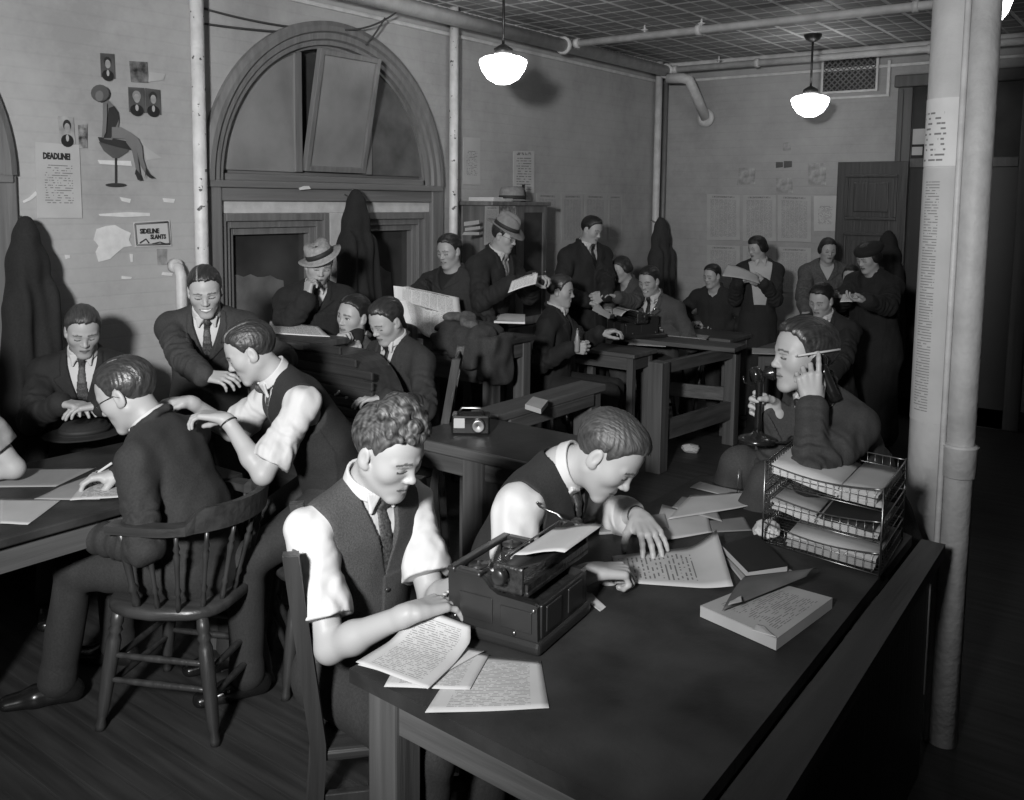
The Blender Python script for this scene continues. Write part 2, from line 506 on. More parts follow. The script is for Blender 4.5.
        for i, (x, y) in enumerate(kn):
            a = p(x, y, 0); d = nrm(f+t*(1.5-i)*.10*(1+sp)); tot = cu[i]
            for j, (fr, cc) in enumerate(((.46, .9), (.30, 1.15), (.24, .8))):
                ax = np.cross(d, n); ax = nrm(np.cross(f, n)) if np.linalg.norm(ax) < 1e-3 else nrm(ax)
                d = rotv(d, nrm(np.cross(f, n)), tot*cc)
                b = a+d*ln[i]*fr*H
                B.rc(a, b, rr[i]*H*(1-.08*j), rr[i]*H*(.93-.09*j), .004)
                a = b
        th = A['thumb']
        d = nrm(t*.85*(1-th)+f*.75+n*(.25+.7*th)); a = p(.026, .018, .006)
        for j, (l, r0, r1) in enumerate(((.046, .0145, .0115), (.034, .0110, .0100), (.026, .0102, .0085))):
            b = a+d*l*H; B.rc(a, b, r0*H, r1*H, .006); a = b
            d = nrm(d+f*.35-t*.30*th)
    def build_body(s, female=False):
        B = s.body; S = s.S
        s.add_head(B, female); s.torso(B, -.014)
        for sd, A in s.arms.items():
            sg = 1 if sd == 'l' else -1
            B.rc(A['a'], A['e'], .046*S, .037*S, .02)
            m = A['e']+(A['w']-A['e'])*.3
            B.rc(A['e'], m, .0370*S, .0375*S, .015); B.rc(m, A['w']-nrm(A['w']-A['e'])*.005, .0375*S, .0235*S, .02)
            if A['hand']: s.hand_shape(B, A, sg)
        V, Q = B.mesh(s.res)
        h = s.hlocal(V); x, y, z = h[:, 0], h[:, 1], h[:, 2]; ax = np.abs(x)
        c = np.full(len(V), s.skin, f32)
        hd = (ax < .09) & (np.abs(z) < .13) & (y > .0)
        lw = .026+.006*s.mouth; zm = -.064+.10*s.mouth*ax**1.0*.4
        lips = hd & (ax < lw) & (y > .066) & (z > -.0775) & (z < -.0535+.0*ax)
        c[lips & (np.abs(z+.064) < .0115*(1-(ax/lw)**2)+.001)] = s.skin*(.42 if female else .66)
        c[hd & (ax < lw) & (y > .066) & (np.abs(z+.0645-(.1*ax*ax/lw if s.mouth else 0)) < .0026)] = s.skin*.18  # shade of the groove between the lips, painted as a dark line
        if s.mouth: c[hd & (ax < lw*.75) & (y > .066) & (np.abs(z+.0640-.1*ax*ax/lw) < .0042*(1-(ax/lw)**2))] = .8
        bz = .0235+.10*(ax-.012)*(ax < .035)-.18*np.maximum(ax-.035, 0)
        c[hd & (ax > .011) & (ax < .053) & (y > .045) & (np.abs(z-bz) < (.0036 if not female else .0022))] = .10
        # eyes
        for sg in (1, -1):
            ex, ez = x-sg*.0315, z-.003
            reg = hd & (y > .068) & (np.abs(ex) < .0155)
            if s.eyes is None or s.eyes == 'down':
                zl = -.0042-.0035*(1-(ex/.015)**2)
                c[reg & (np.abs(ez-zl) < .0026)] = .045
                c[reg & (np.abs(ez-.0085) < .0014)] = s.skin*.55
            else:
                op = .0058*(1-(ex/.0145)**2)
                o = reg & (np.abs(ez) < op); c[o] = .62
                gx = s.eyes[0]*.007
                c[o & ((ex-gx)**2+(ez-.0005)**2 < .0056**2)] = .03
                c[reg & (np.abs(ez-op) < .0019)] = .05
                c[reg & (np.abs(ez+op) < .0011)] = s.skin*.5
        nost = hd & (np.abs(ax-.007) < .0032) & (np.abs(y-.094) < .006) & (z < -.0352) & (z > -.042)
        c[nost] = .06
        s.obj['body'] = link_mesh('body', V, Q, vcol_mat('skin', .48, .35, .12, 260), s.root, c)
        return s
    # ---- hair
    def hair(s, v=.03, thick=.009, part=None, front=.083, side=.0, nape=-.078, curly=False, top=.0, sweep=0, rough=.35, puff=0.0, curls=None, female=False, seed=1, temple=.0):
        B = Field(); hs = s.HS; R = s.HR; r0 = np.random.RandomState(seed)
        B.ell(s.hp(0, -.020, .036), R, np.array([.074+thick, .095+thick, .083+thick])*hs)
        B.ell(s.hp(0, .026, .030+top*.3), R, np.array([.063+thick*.8, .058+thick, .070+thick+top])*hs, .02*hs)
        if top: B.ell(s.hp(0, .01, .055+top), R, np.array([.058, .075, .058])*hs, .03*hs)
        if female or puff:
            for x in (1, -1):
                B.ell(s.hp(x*(.066+puff*.5), -.02, -.005), R, np.array([.022+puff, .05, .055])*hs, .02*hs)
            B.ell(s.hp(0, -.085, -.02), R, np.array([.07, .04+puff, .055])*hs, .02*hs)
        if curly:
            for i in range(120):
                a = r0.rand()*6.283; e = r0.rand()*1.25*(.72+.28*math.sin(a))
                dx = np.array([math.sin(e)*math.cos(a), math.sin(e)*math.sin(a), math.cos(e)])
                p = np.array([0, .002, .036])+dx*np.array([.078, .092, .096+top])
                rr = .010+.009*r0.rand()
                B.ell(s.hp(*p), R, np.array([rr, rr, rr])*hs, .006*hs)
        ys = [-.2, -.12, -.07, -.035, -.018, -.004, .014, .024, .034, .048, .066, .2]
        if female: zs = [nape-.03, nape-.03, nape-.03, -.055, -.05, -.045, -.03, -.01, .03, .062, front-.004, front]
        else: zs = [nape, nape, nape+.014, -.030, .028, .030, side-.004, side+.016, .052+temple, .074+temple*.7, front+.004, front+.010]
        def cut(P, c):
            h = s.hlocal(P); zl = np.interp(h[:, 1], ys, zs).astype(f32)
            zl = zl+.0028*np.sin(h[:, 0]*150+4*np.sin(h[:, 1]*70))+.0018*np.sin(h[:, 0]*390+h[:, 1]*200)
            e = np.maximum(h[:, 2]-zl, 0); c = c+hs*.0065*np.exp(-e/.014)*((h[:, 1] > .0) | (h[:, 2] < .02)); return np.maximum(c, (zl-h[:, 2])*.75*hs)
        def strand(P, c):
            h = s.hlocal(P)
            g = np.sin(h[:, 0]*420+18*np.sin(h[:, 1]*22+h[:, 2]*9)+2*sweep*h[:, 1]*60)*.0007+np.sin(h[:, 0]*190+h[:, 1]*60+3*np.sin(h[:, 2]*40))*.0008
            if part is not None:
                g = g+.004*np.exp(-((h[:, 0]-part)/.0035)**2)*(h[:, 2] > .06)*(h[:, 1] > -.06)
            return c+g*hs
        m = .25*hs
        B.fn(strand, s.hc-m, s.hc+m, op='m'); B.fn(cut, s.hc-m, s.hc+m, op='m')
        V, Q = B.mesh(s.res)
        h = s.hlocal(V); c = np.full(len(V), v, f32)
        if curly: c *= (1+.75*np.sin(h[:, 0]*170+4*np.sin(h[:, 1]*90))*np.sin(h[:, 2]*140+2*np.sin(h[:, 1]*120)))  # light curls and shaded crevices between them painted into the tone
        if part is not None: c[(np.abs(h[:, 0]-part) < .0028) & (h[:, 2] > .07) & (h[:, 1] > -.045)] = s.skin*.75
        s.obj['hair'] = link_mesh('hair', V, Q, vcol_mat('hair_%d' % int(rough*100), rough, .5, strands=True), s.root, c, h)
        return s
    # ---- clothes
    def sleeves(s, B, off, upto=1.0, wr=.0, cuff=None, k=.02, roll=None):
        S = s.S
        for sd, A in s.arms.items():
            a, e, w = A['a'], A['e'], A['w']
            def disp(P, h, e=e):
                return .0055*np.sin(h*34+fab_noise(P, .09)*2.2)*np.exp(-((np.linalg.norm(P-V3(e), axis=1))/.16)**2)+.004*fab_noise(P, .10)
            if roll is None:
                B.rc(a, e, .054*S+off, .046*S+off, k, disp=disp); B.rc(e, e+(w-e)*upto, .046*S+off, .033*S+off+wr, k, disp=disp)
            else:   # shirt sleeve rolled below (+) or above (-) the elbow
                if roll > 0:
                    q = e+(w-e)*roll; d = nrm(w-e); r1 = .048*S+off*.6
                    B.rc(a, e, .054*S+off, .050*S+off, k, disp=disp); B.rc(e, q-d*.02, .050*S+off, r1, k, disp=disp)
                else:
                    q = e+(a-e)*(-roll); d = nrm(e-a); r1 = .060*S+off*.4
                    B.rc(a, q-d*.03, .055*S+off, r1-.003, k, disp=disp)
                sd_ = np.cross(d, [.3, .2, .9])
                for t, g in ((-.062, .001), (-.040, .006), (-.012, .007)):     # the rolled bands
                    B.ec(q+d*(t-.007), q+d*(t+.007), sd_, (r1+g, r1+g), (r1+g, r1+g), .010, disp=lambda P, h: .0025*fab_noise(P, .05))
                def cutf(P, c, q=q, d=d):
                    u = (P-V3(q))@V3(d); near = np.linalg.norm(P-V3(q), axis=1) < .10
                    return np.where(near & (u > -.004), np.maximum(c, u), c)
                B.fn(cutf, q-.12, q+.12, op='m')
    def wrinkle(s, B, amp=.0042, wl=.11):
        B.fn(lambda P, c: c+amp*fab_noise(P, wl), s.pv-1.0, s.nb+.6, op='m')
    def vcut(s, B, depth, top=.062, apron=0.0, wmin=0.0, neck=.060):
        """open the front of a jacket or waistcoat in a V and cut it away round the neck"""
        def f(P, c):
            l = s.clocal(P); hw = np.interp(l[:, 2], [-depth, -.02, .06], [wmin, top, top+.01]).astype(f32)
            w = np.maximum(np.abs(l[:, 0])-hw, -(l[:, 1]-.02)); w = np.maximum(w, -(l[:, 2]+depth)); w = np.maximum(w, l[:, 1]-(.17+.25*np.maximum(0, -l[:, 2]-.1)))
            q = l-np.array([0, 0, .0], f32)
            nk = np.sqrt(q[:, 0]**2+(q[:, 1]-.006)**2)-neck-np.maximum(0, .0*q[:, 2]); nk = np.maximum(nk, -(l[:, 2]+.03+.25*l[:, 1]))
            return np.maximum(c, -np.minimum(w, nk)*s.S)
        B.fn(f, s.nb-.45, s.nb+.45, op='m')
    def jacket(s, m, depth=.25, off=.022, low=.10, lapel=True, name='jacket', long=None, flare=.02, upto=.97, top=.062, wr=.006, open_=False):
        B = Field(); S = s.S
        s.torso(B, off, low=low, flare=flare)
        if long is not None:                         # skirt of an overcoat
            B.ec(s.pv, long, s.pl, (.165*S+off, .125*S+off), (.20*S, .16*S), .04)
        s.sleeves(B, off*.55, upto, wr)
        for sg in (1, -1):                            # turned collar at the back of the neck
            for a0, a1 in ((25, 60), (60, 100), (100, 140), (140, 181)):
                def q(a):
                    t = rad(a); r = .068
                    return s.cp(sg*r*math.sin(t), r*math.cos(t)-.004, .018-.020*math.cos(t)+.006)
                B.rc(q(a0), q(a1), .013*S, .013*S, .008)
        if lapel:
            def lp(P, c):
                l = s.clocal(P); hw = np.interp(l[:, 2], [-depth, -.02, .06], [0, top, top+.01])
                lw = np.interp(l[:, 2], [-depth, -depth*.45, -depth*.40, -.075, -.06, .03], [.002, .062, .066, .072, .038, .02])
                u = np.abs(l[:, 0])-hw
                msk = (l[:, 1] > .02) & (l[:, 1] < .19) & (l[:, 2] > -depth) & (l[:, 2] < .03) & (u < lw)
                return np.where(msk, c-.007*S, c)
            B.fn(lp, s.nb-.4, s.nb+.4, op='m')
        def front(P, c):                              # the overlapping front edge
            l = s.clocal(P); msk = (l[:, 1] > .02) & (l[:, 1] < .22) & (l[:, 2] <= -depth) & (l[:, 0] > -.012) & (l[:, 0] < .17)
            return np.where(msk, c-.004*S, c)
        if not open_: B.fn(front, s.pv-.5, s.nb+.2, op='m')
        s.wrinkle(B)
        s.vcut(B, depth, top)
        V, Q = B.mesh(max(s.res, .0042)); s.obj[name] = link_mesh(name, V, Q, m, s.root); return s
    def waistcoat(s, m, depth=.20, low=.03, top=.060, name='waistcoat', off=.017):
        B = Field(); S = s.S
        s.torso(B, off, low=low, shoulder=.74, dw=.004)
        s.wrinkle(B, .002, .12)
        s.vcut(B, depth, top, neck=.062)
        def armhole(P, c):
            l = s.clocal(P); d = np.full(len(P), 1.0, f32)
            for sg in (1, -1):
                e = np.sqrt(((l[:, 0]-sg*.212)/.072)**2+((l[:, 2]+.10)/.120)**2)-1
                d = np.minimum(d, e*.075)
            return np.maximum(c, -d*S)
        B.fn(armhole, s.nb-.4, s.nb+.4, op='m')
        def edge(P, c):
            l = s.clocal(P); msk = (l[:, 1] > .0) & (l[:, 2] < -depth) & (l[:, 0] > -.006); return np.where(msk, c-.003*S, c)
        B.fn(edge, s.pv-.5, s.nb+.2, op='m')
        V, Q = B.mesh(max(s.res, .0035)); s.obj[name] = link_mesh(name, V, Q, m, s.root)
        s._front = B
        return s
    def buttons(s, m, B=None, zs=(-.24, -.30, -.36, -.42), name='button', r=.007):
        B = B or s._front
        for z in zs:
            p = s.trace(B, 0.006, z)
            if p is None: continue
            mb = MB(); mb.lathe([(.0001, .004), (r*.7, .004), (r, .002), (r, -.004)], 10, M=s.frame(p)); mb.build(name, m, s.root)
    def frame(s, p):
        M = Matrix((Vector(s.cl), Vector(s.cu), Vector(s.cf))).transposed().to_4x4(); M.translation = Vector(p); return M
    def trace(s, B, x, z, y0=.32):
        y = y0
        for i in range(60):
            p = s.cp(x, y, z); d = float(B.at(p)[0])
            if d < .0008: return p
            y -= max(d*.7, .001)/s.S
            if y < -.05: return None
        return None
    def shirt(s, m, off=.004, sleeves=False, roll=None, name='shirt', puff=.010, low=.0):
        B = Field(); s.torso(B, off, low=low)
        if sleeves: s.sleeves(B, puff, .97, .004, roll=roll); s.wrinkle(B, .0045, .085)
        V, Q = B.mesh(max(s.res, .0038)); s.obj[name] = link_mesh(name, V, Q, m, s.root); s._shirt = B
        return s
    def collar(s, m, name='collar', h=.034, wing=True):
        B = Field(); S = s.S; up = nrm(s.cu*.6+s.nd*.4) if s.nk < 20 else nrm(s.cu*.25+s.nd*.75); c = (s.nb+up*.030*S if s.nk < 20 else s.nb+s.nd*.036*S)
        side = s.cl; fw = nrm(np.cross(side, up))*-1
        if fw@s.cf < 0: fw = -fw
        def ring(P):
            q = P-V3(c); x = q@V3(side); y = q@V3(fw)-.004; z = q@V3(up)+.22*y
            r = np.sqrt(x*x+y*y); R = .0625*S+.008*(-z/.03)*.5
            d = np.maximum(np.abs(r-R)-.0042, np.abs(z)-h*.5*S)
            gap = np.where(y > 0, .010+.35*np.maximum(0, -z)-np.abs(x), -1)
            return np.maximum(d, gap)
        B.fn(ring, c-.10, c+.10, .004)
        if wing:
            for sg in (1, -1):
                p0 = c+(side*sg*.014+fw*.069-up*.004)*S; p1 = c+(side*sg*.046+fw*.060-up*.004)*S; p2 = c+(side*sg*.038+fw*.074-up*.050)*S
                for t in (0, .25, .5, .75, 1): B.rc(p0+(p1-p0)*t, p2, .0050, .0036, .004)
        V, Q = B.mesh(min(max(s.res*.8, .0026), .0048)); s.obj[name] = link_mesh(name, V, Q, m, s.root); return s
    def tie(s, m, base=None, length=.36, knot=True, name='necktie', off=.004, zmax=None):
        B = Field(); S = s.S; base = base or s._shirt
        k0 = s.nb+s.nd*.012*S+s.cf*.080*S
        B.ell(k0, s.CR, np.array([.0165, .0125, .019])*S, .006)
        pts = []
        for z in np.linspace(-.03, -length, 11):
            p = s.trace(base, 0, z)
            if p is not None: pts.append(p+s.cf*off)
        prev = k0-s.cu*.012*S
        for i, p in enumerate(pts):
            w = (.014+.020*min(1, i/6.0))*S
            w0 = (.014+.020*min(1, max(0, i-1)/6.0))*S
            B.ec(prev, p, s.cl, (w0, .0055), (w, .0055), .005); prev = p
        V, Q = B.mesh(min(max(s.res, .0032), .0055)); s.obj[name] = link_mesh(name, V, Q, m, s.root); return s
    def trousers(s, m, name='trousers', cuffs=True):
        B = Field(); S = s.S
        B.ec(s.pv-s.lu*.02, s.pv+s.lu*.12*S, s.pl, (.165*S, .125*S), (.150*S, .112*S), .03)
        for sd, G in s.legs.items():
            def disp(P, h, k=G['k']): return .006*fab_noise(P, .12)*np.exp(-((np.linalg.norm(P-V3(k), axis=1))/.2)**2)
            B.rc(G['h'], G['k'], .094*S, .071*S, .03, disp=disp); B.rc(G['k'], G['a']-nrm(G['a']-G['k'])*.005, .070*S, .060*S, .02, disp=disp)
            q = G['a']-nrm(G['a']-G['k'])*.03
            B.rc(q, q+nrm(G['a']-G['k'])*.03, .064*S, .066*S, .006)
        V, Q = B.mesh(max(s.res, .007)); s.obj[name] = link_mesh(name, V, Q, m, s.root)
        return s
    def shoes(s, m):
        for sd, G in s.legs.items():
            B = Field(); a = G['a']; t = np.array([G['t'][0], G['t'][1], 0]); t = nrm(t); a0 = a.copy(); z0 = a[2]-.09
            side = np.array([-t[1], t[0], 0])
            g = lambda f, z: np.array([a[0]+t[0]*f, a[1]+t[1]*f, z0+z])
            B.ec(g(-.05, .042), g(.07, .040), side, (.036, .042), (.043, .038), .02); B.ec(g(.07, .036), g(.165, .028), side, (.044, .034), (.036, .025), .02)
            B.rc(g(-.02, .08), g(-.02, .06), .04, .04, .02)
            B.fn(lambda P, c: np.maximum(c, z0+.004-P[:, 2]), a-.4, a+.4, op='m')
            V, Q = B.mesh(.006); link_mesh('shoe', V, Q, m, s.root)
        return s
    def skirt(s, m, end=None, w=.20, name='skirt'):
        B = Field(); S = s.S
        end = s.pv-np.array([0, 0, .62]) if end is None else end
        def disp(P, h): return .010*h*np.sin(np.arctan2((P-V3(s.pv))@V3(s.L), (P-V3(s.pv))@V3(s.F))*9)
        B.ec(s.pv+s.lu*.14*S, s.pv, s.pl, (.13*S, .10*S), (.165*S, .125*S), .03); B.ec(s.pv, end, s.pl, (.165*S, .125*S), (w, w*.8), .03, disp=disp)
        V, Q = B.mesh(max(s.res, .007)); s.obj[name] = link_mesh(name, V, Q, m, s.root); return s
    def glasses(s, m):
        hs = s.HS; mb = MB()
        for x in (1, -1):
            pts = [s.hp(x*.033+.0205*math.cos(a), .089-.006*abs(math.cos(a)*x*.5+.5), .001+.0185*math.sin(a)) for a in np.linspace(0, 2*math.pi, 20)[:-1]]
            mb.tube(pts, .0012*hs, 6, closed=True)
            mb.tube([s.hp(x*.053, .084, .006), s.hp(x*.074, .05, .010), s.hp(x*.083, .0, .010), s.hp(x*.084, -.022, -.006)], .0012*hs, 6)
        mb.tube([s.hp(.0125, .089, .004), s.hp(0, .094, .008), s.hp(-.0125, .089, .004)], .0012*hs, 6)
        mb.build('eyeglasses', m, s.root); return s
    def hat(s, m, mband, tilt=0, back=0, roll=0, crown=.105, brim=.062, snap=.02, name='hat', z0=.062, dent=True):
        hs = s.HS
        T = Matrix(s.HR.tolist()).to_4x4(); T.translation = Vector(s.hp(0, -.012, z0))
        T = T @ Matrix.Rotation(rad(roll), 4, 'Y') @ Matrix.Rotation(rad(-tilt), 4, 'X') @ Matrix.Scale(hs, 4)
        b = bmesh.new(); N = 40; rows = []
        prof = [(1.0+brim/.085, -.004), (1.0+brim/.085, .0), (1.35, .000), (1.03, .006), (1.0, .02), (.97, .05), (.92, .08), (.84, crown-.008), (.70, crown), (.40, crown-.006), (.02, crown-.014)]
        for i, (q, z) in enumerate(prof):
            row = []
            for j in range(N):
                a = 2*math.pi*j/N; cx, cy = math.cos(a), math.sin(a)
                x, y = .085*q*cx, .103*(q if q > 1.2 else q)*cy
                if q > 1.2: y = (.103+.085*(q-1))*cy
                zz = z
                if q > 1.02:
                    e = (q-1); zz += -snap*e*1.3*max(0, cy)+.030*e*abs(cx)**2-.004*e
                if dent and z > .06:
                    zz -= .018*math.exp(-(x/.022)**2)*(1 if y < .09 else .6)*(q < .85)
                    if cy > .3: x *= 1-.22*(cy-.3)*(z > .07)
                    zz -= .012*max(0, cy)*(q < .9)
                row.append(b.verts.new(T @ Vector((x, y, zz))))
            rows.append(row)
        for i in range(len(rows)-1):
            for j in range(N): b.faces.new((rows[i][j], rows[i][(j+1) % N], rows[i+1][(j+1) % N], rows[i+1][j]))
        b.faces.new(rows[-1]); b.faces.new(rows[0][::-1])
        mb = MB(); mb.bm(b, True); h = mb.build(name, m, s.root)
        mb = MB(); vs = []; fs = []
        for i, (q, z) in enumerate(((1.045, .006), (1.025, .036))):
            for j in range(N):
                a = 2*math.pi*j/N; vs.append(T @ Vector((.085*q*math.cos(a), .103*q*math.sin(a), z)))
        for i, (q, z) in enumerate(((.96, .036), (.97, .006))):
            for j in range(N):
                a = 2*math.pi*j/N; vs.append(T @ Vector((.085*q*math.cos(a), .103*q*math.sin(a), z)))
        for i in range(4):
            for j in range(N): fs.append([i*N+j, i*N+(j+1) % N, ((i+1) % 4)*N+(j+1) % N, ((i+1) % 4)*N+j])
        mb.add(vs, fs, True); mb.build('hat_band', mband, h)
        return s
    def watch(s, m, side):
        A = s.arms[side]; u = nrm(A['w']-A['e']); c = A['w']-u*.02; p = nrm(np.cross(u, A['n'])); q = np.cross(u, p)
        mb = MB(); mb.tube([c+(p*math.cos(t)+q*math.sin(t))*.0275*s.S for t in np.linspace(0, 6.283, 20)[:-1]], .0045, 6, closed=True)
        mb.build('wristwatch', m, s.root); return s
# ------------------------------------------------------------------ room shell
XL, YB, ZC, XR, YF = -4.40, 8.24, 3.13, 3.3, -3.6

def wall_mat(name, v, axes):
    """painted, sooty brick: faint courses in relief, mottled paint"""
    m = mat(name, v, .75, .20, 1.1)
    nt = m.node_tree; N = nt.nodes; L = nt.links; b = N['Principled BSDF']
    rp = [n for n in N if n.type == 'VALTORGB'][0]; e = rp.color_ramp.elements.new(.5); e.color = (v, v, v, 1); e2 = rp.color_ramp.elements.new(.36); e2.color = (v*.80,)*3+(1,)
    [n for n in N if n.type == 'TEX_NOISE'][0].inputs['Roughness'].default_value = .72
    tc = N.new('ShaderNodeTexCoord'); sp = N.new('ShaderNodeSeparateXYZ'); cb = N.new('ShaderNodeCombineXYZ')
    L.new(tc.outputs['Object'], sp.inputs[0]); L.new(sp.outputs[axes[0]], cb.inputs[0]); L.new(sp.outputs[axes[1]], cb.inputs[1])
    br = N.new('ShaderNodeTexBrick'); L.new(cb.outputs[0], br.inputs['Vector'])
    br.inputs['Scale'].default_value = 1.0; br.inputs['Brick Width'].default_value = 40.0; br.inputs['Row Height'].default_value = .072
    br.inputs['Mortar Size'].default_value = .006; br.inputs['Mortar Smooth'].default_value = .6
    n2 = N.new('ShaderNodeTexNoise'); n2.inputs['Scale'].default_value = 35; n2.inputs['Detail'].default_value = 5
    L.new(tc.outputs['Object'], n2.inputs['Vector'])
    ad = N.new('ShaderNodeMath'); ad.operation = 'MULTIPLY_ADD'; ad.inputs[1].default_value = -.9
    L.new(br.outputs['Fac'], ad.inputs[0]); L.new(n2.outputs['Fac'], ad.inputs[2])
    bp = N.new('ShaderNodeBump'); bp.inputs['Strength'].default_value = .16; bp.inputs['Distance'].default_value = .006
    L.new(ad.outputs[0], bp.inputs['Height']); L.new(bp.outputs[0], b.inputs['Normal'])
    # mortar rows a trace darker
    src = b.inputs['Base Color'].links[0].from_socket
    mx = N.new('ShaderNodeMix'); mx.data_type = 'RGBA'; mx.blend_type = 'MULTIPLY'
    ml = N.new('ShaderNodeMath'); ml.operation = 'MULTIPLY'; ml.inputs[1].default_value = .06
    L.new(br.outputs['Fac'], ml.inputs[0]); L.new(ml.outputs[0], mx.inputs[0]); L.new(src, mx.inputs[6]); mx.inputs[7].default_value = (.3, .3, .3, 1)
    L.new(mx.outputs[2], b.inputs['Base Color'])
    return m
WALL = wall_mat('painted_brick_left', .35, ('Y', 'Z'))
WALLB = wall_mat('painted_brick_back', .31, ('X', 'Z'))
PAINT_W = mat('chipped_white_paint', .58, .5, .12, 14, .3, 60)
def chips(m):
    nt = m.node_tree; N = nt.nodes; L = nt.links; b = N['Principled BSDF']; src = b.inputs['Base Color'].links[0].from_socket
    tc = N.new('ShaderNodeTexCoord'); nz = N.new('ShaderNodeTexNoise'); nz.inputs['Scale'].default_value = 26; nz.inputs['Detail'].default_value = 5; L.new(tc.outputs['Object'], nz.inputs['Vector'])
    gt = N.new('ShaderNodeMath'); gt.operation = 'GREATER_THAN'; gt.inputs[1].default_value = .655; L.new(nz.outputs['Fac'], gt.inputs[0])
    mx = N.new('ShaderNodeMix'); mx.data_type = 'RGBA'; L.new(gt.outputs[0], mx.inputs[0]); L.new(src, mx.inputs[6]); mx.inputs[7].default_value = (.06, .06, .06, 1); L.new(mx.outputs[2], b.inputs['Base Color'])
chips(PAINT_W)
PAINT_G = mat('grey_pipe_paint', .52, .5, .15, 12, .2, 60)
TRIMM = wood('window_trim_paint', .155, .5, 'Z', var=.2)
TRIMH = wood('window_trim_paint_h', .155, .5, 'Y', var=.2)
GLASSD = mat('dirty_glass', .11, .06, .35, 5, .0, 20, spec=.9)
GLASSD2 = mat('dark_window_glass', .045, .16, .4, 3, .05, 12, spec=.5)
FROST = mat('frosted_glass', .21, .45, .25, 3.0, .1, 40)
DARKW = wood('dark_door_wood', .035, .45, 'Z')
BLACK = mat('black_paint', .012, .4)  # flat black standing for the unlit depth behind openings
PAPER = mat('paper_white', .48, .8, .05, 6)
PAPER2 = mat('paper_aged', .40, .8, .10, 6)
NEWS = mat('newsprint', .25, .85, .15, 5)
INK = mat('printing_ink', .02, .7)
INKG = mat('grey_type', .13, .7)

# floor: dark boards running across the room
fm = mat('floor_boards', .034, .55, .45, 1.2, stretch=(1.5, 24, 1))
nt = fm.node_tree; N = nt.nodes; L = nt.links
tc = N.new('ShaderNodeTexCoord'); br = N.new('ShaderNodeTexBrick'); L.new(tc.outputs['Object'], br.inputs['Vector'])
br.inputs['Scale'].default_value = 1; br.inputs['Brick Width'].default_value = 2.4; br.inputs['Row Height'].default_value = .085; br.inputs['Mortar Size'].default_value = .004
bp = N.new('ShaderNodeBump'); bp.inputs['Strength'].default_value = .5; bp.inputs['Distance'].default_value = .004; bp.invert = True
L.new(br.outputs['Fac'], bp.inputs['Height']); L.new(bp.outputs[0], N['Principled BSDF'].inputs['Normal'])
mb = MB(); mb.box((XL-.3, YF-.3, -.12), (XR+.3, YB+.3, 0)); struct(mb.build('floor', fm, loc=(0, 0, 0)))

# pressed-tin ceiling
cm = mat('tin_ceiling', .26, .55, .25, 2.0)
nt = cm.node_tree; N = nt.nodes; L = nt.links; b = N['Principled BSDF']
tc = N.new('ShaderNodeTexCoord')
def tin_lines(size, msz, rot=0):
    mp = N.new('ShaderNodeMapping'); mp.inputs['Rotation'].default_value = (0, 0, rot); L.new(tc.outputs['Object'], mp.inputs['Vector'])
    br = N.new('ShaderNodeTexBrick'); br.offset = 0; L.new(mp.outputs[0], br.inputs['Vector'])
    br.inputs['Scale'].default_value = 1; br.inputs['Brick Width'].default_value = size; br.inputs['Row Height'].default_value = size
    br.inputs['Mortar Size'].default_value = msz; br.inputs['Mortar Smooth'].default_value = .4
    return br.outputs['Fac']
a1 = tin_lines(.305, .020); a2 = tin_lines(.1525, .012)
mm = N.new('ShaderNodeMath'); mm.operation = 'MULTIPLY_ADD'; mm.inputs[1].default_value = .5; L.new(a2, mm.inputs[0]); L.new(a1, mm.inputs[2])
mm.use_clamp = True
bp = N.new('ShaderNodeBump'); bp.inputs['Strength'].default_value = .8; bp.inputs['Distance'].default_value = .012; bp.invert = True
L.new(mm.outputs[0], bp.inputs['Height']); L.new(bp.outputs[0], b.inputs['Normal'])
src = b.inputs['Base Color'].links[0].from_socket
mx = N.new('ShaderNodeMix'); mx.data_type = 'RGBA'; L.new(mm.outputs[0], mx.inputs[0]); L.new(src, mx.inputs[6]); mx.inputs[7].default_value = (.78, .78, .78, 1)
L.new(mx.outputs[2], b.inputs['Base Color'])
mb = MB(); mb.box((XL-.3, YF-.3, ZC), (XR+.3, YB+.3, ZC+.12)); struct(mb.build('ceiling', cm, loc=(0, 0, ZC)))

# left wall with two arched window openings
ARCHES = [(1.05, .965), (4.0, .965)]      # centre along y, outer radius
ZS = 1.885
def arch_wall():
    mb = MB(); th = .30
    segs = []
    y = YF-.3
    def slab(y0, y1, z0, z1): mb.box((XL-th, y0, z0), (XL, y1, z1))
    for c, r in ARCHES:
        slab(y, c-r, 0, ZC); slab(c-r, c+r, 0, .72)
        n = 40
        for i in range(n):
            a0 = math.pi*(1-i/n); a1 = math.pi*(1-(i+1)/n)
            y0, z0 = c+r*math.cos(a0), ZS+r*math.sin(a0); y1, z1 = c+r*math.cos(a1), ZS+r*math.sin(a1)
            mb.add([(XL, y0, z0), (XL, y1, z1), (XL, y1, ZC), (XL, y0, ZC), (XL-th, y0, z0), (XL-th, y1, z1), (XL-th, y1, ZC), (XL-th, y0, ZC)],
                   [(0, 1, 2, 3), (4, 7, 6, 5), (0, 4, 5, 1), (3, 2, 6, 7)])
        y = c+r
    slab(y, YB+.3, 0, ZC)
    return mb
struct(arch_wall().build('wall_left', WALL, loc=(XL, 0, 0)))
mb = MB(); mb.box((XL, YB, 0), (XR+.3, YB+.3, ZC)); struct(mb.build('wall_back', WALLB, loc=(0, YB, 0)))
mb = MB(); mb.box((XR, YF-.3, 0), (XR+.3, YB, ZC)); struct(mb.build('wall_right', wall_mat('painted_brick_right', .12, ('Y', 'Z')), loc=(XR, 0, 0)))
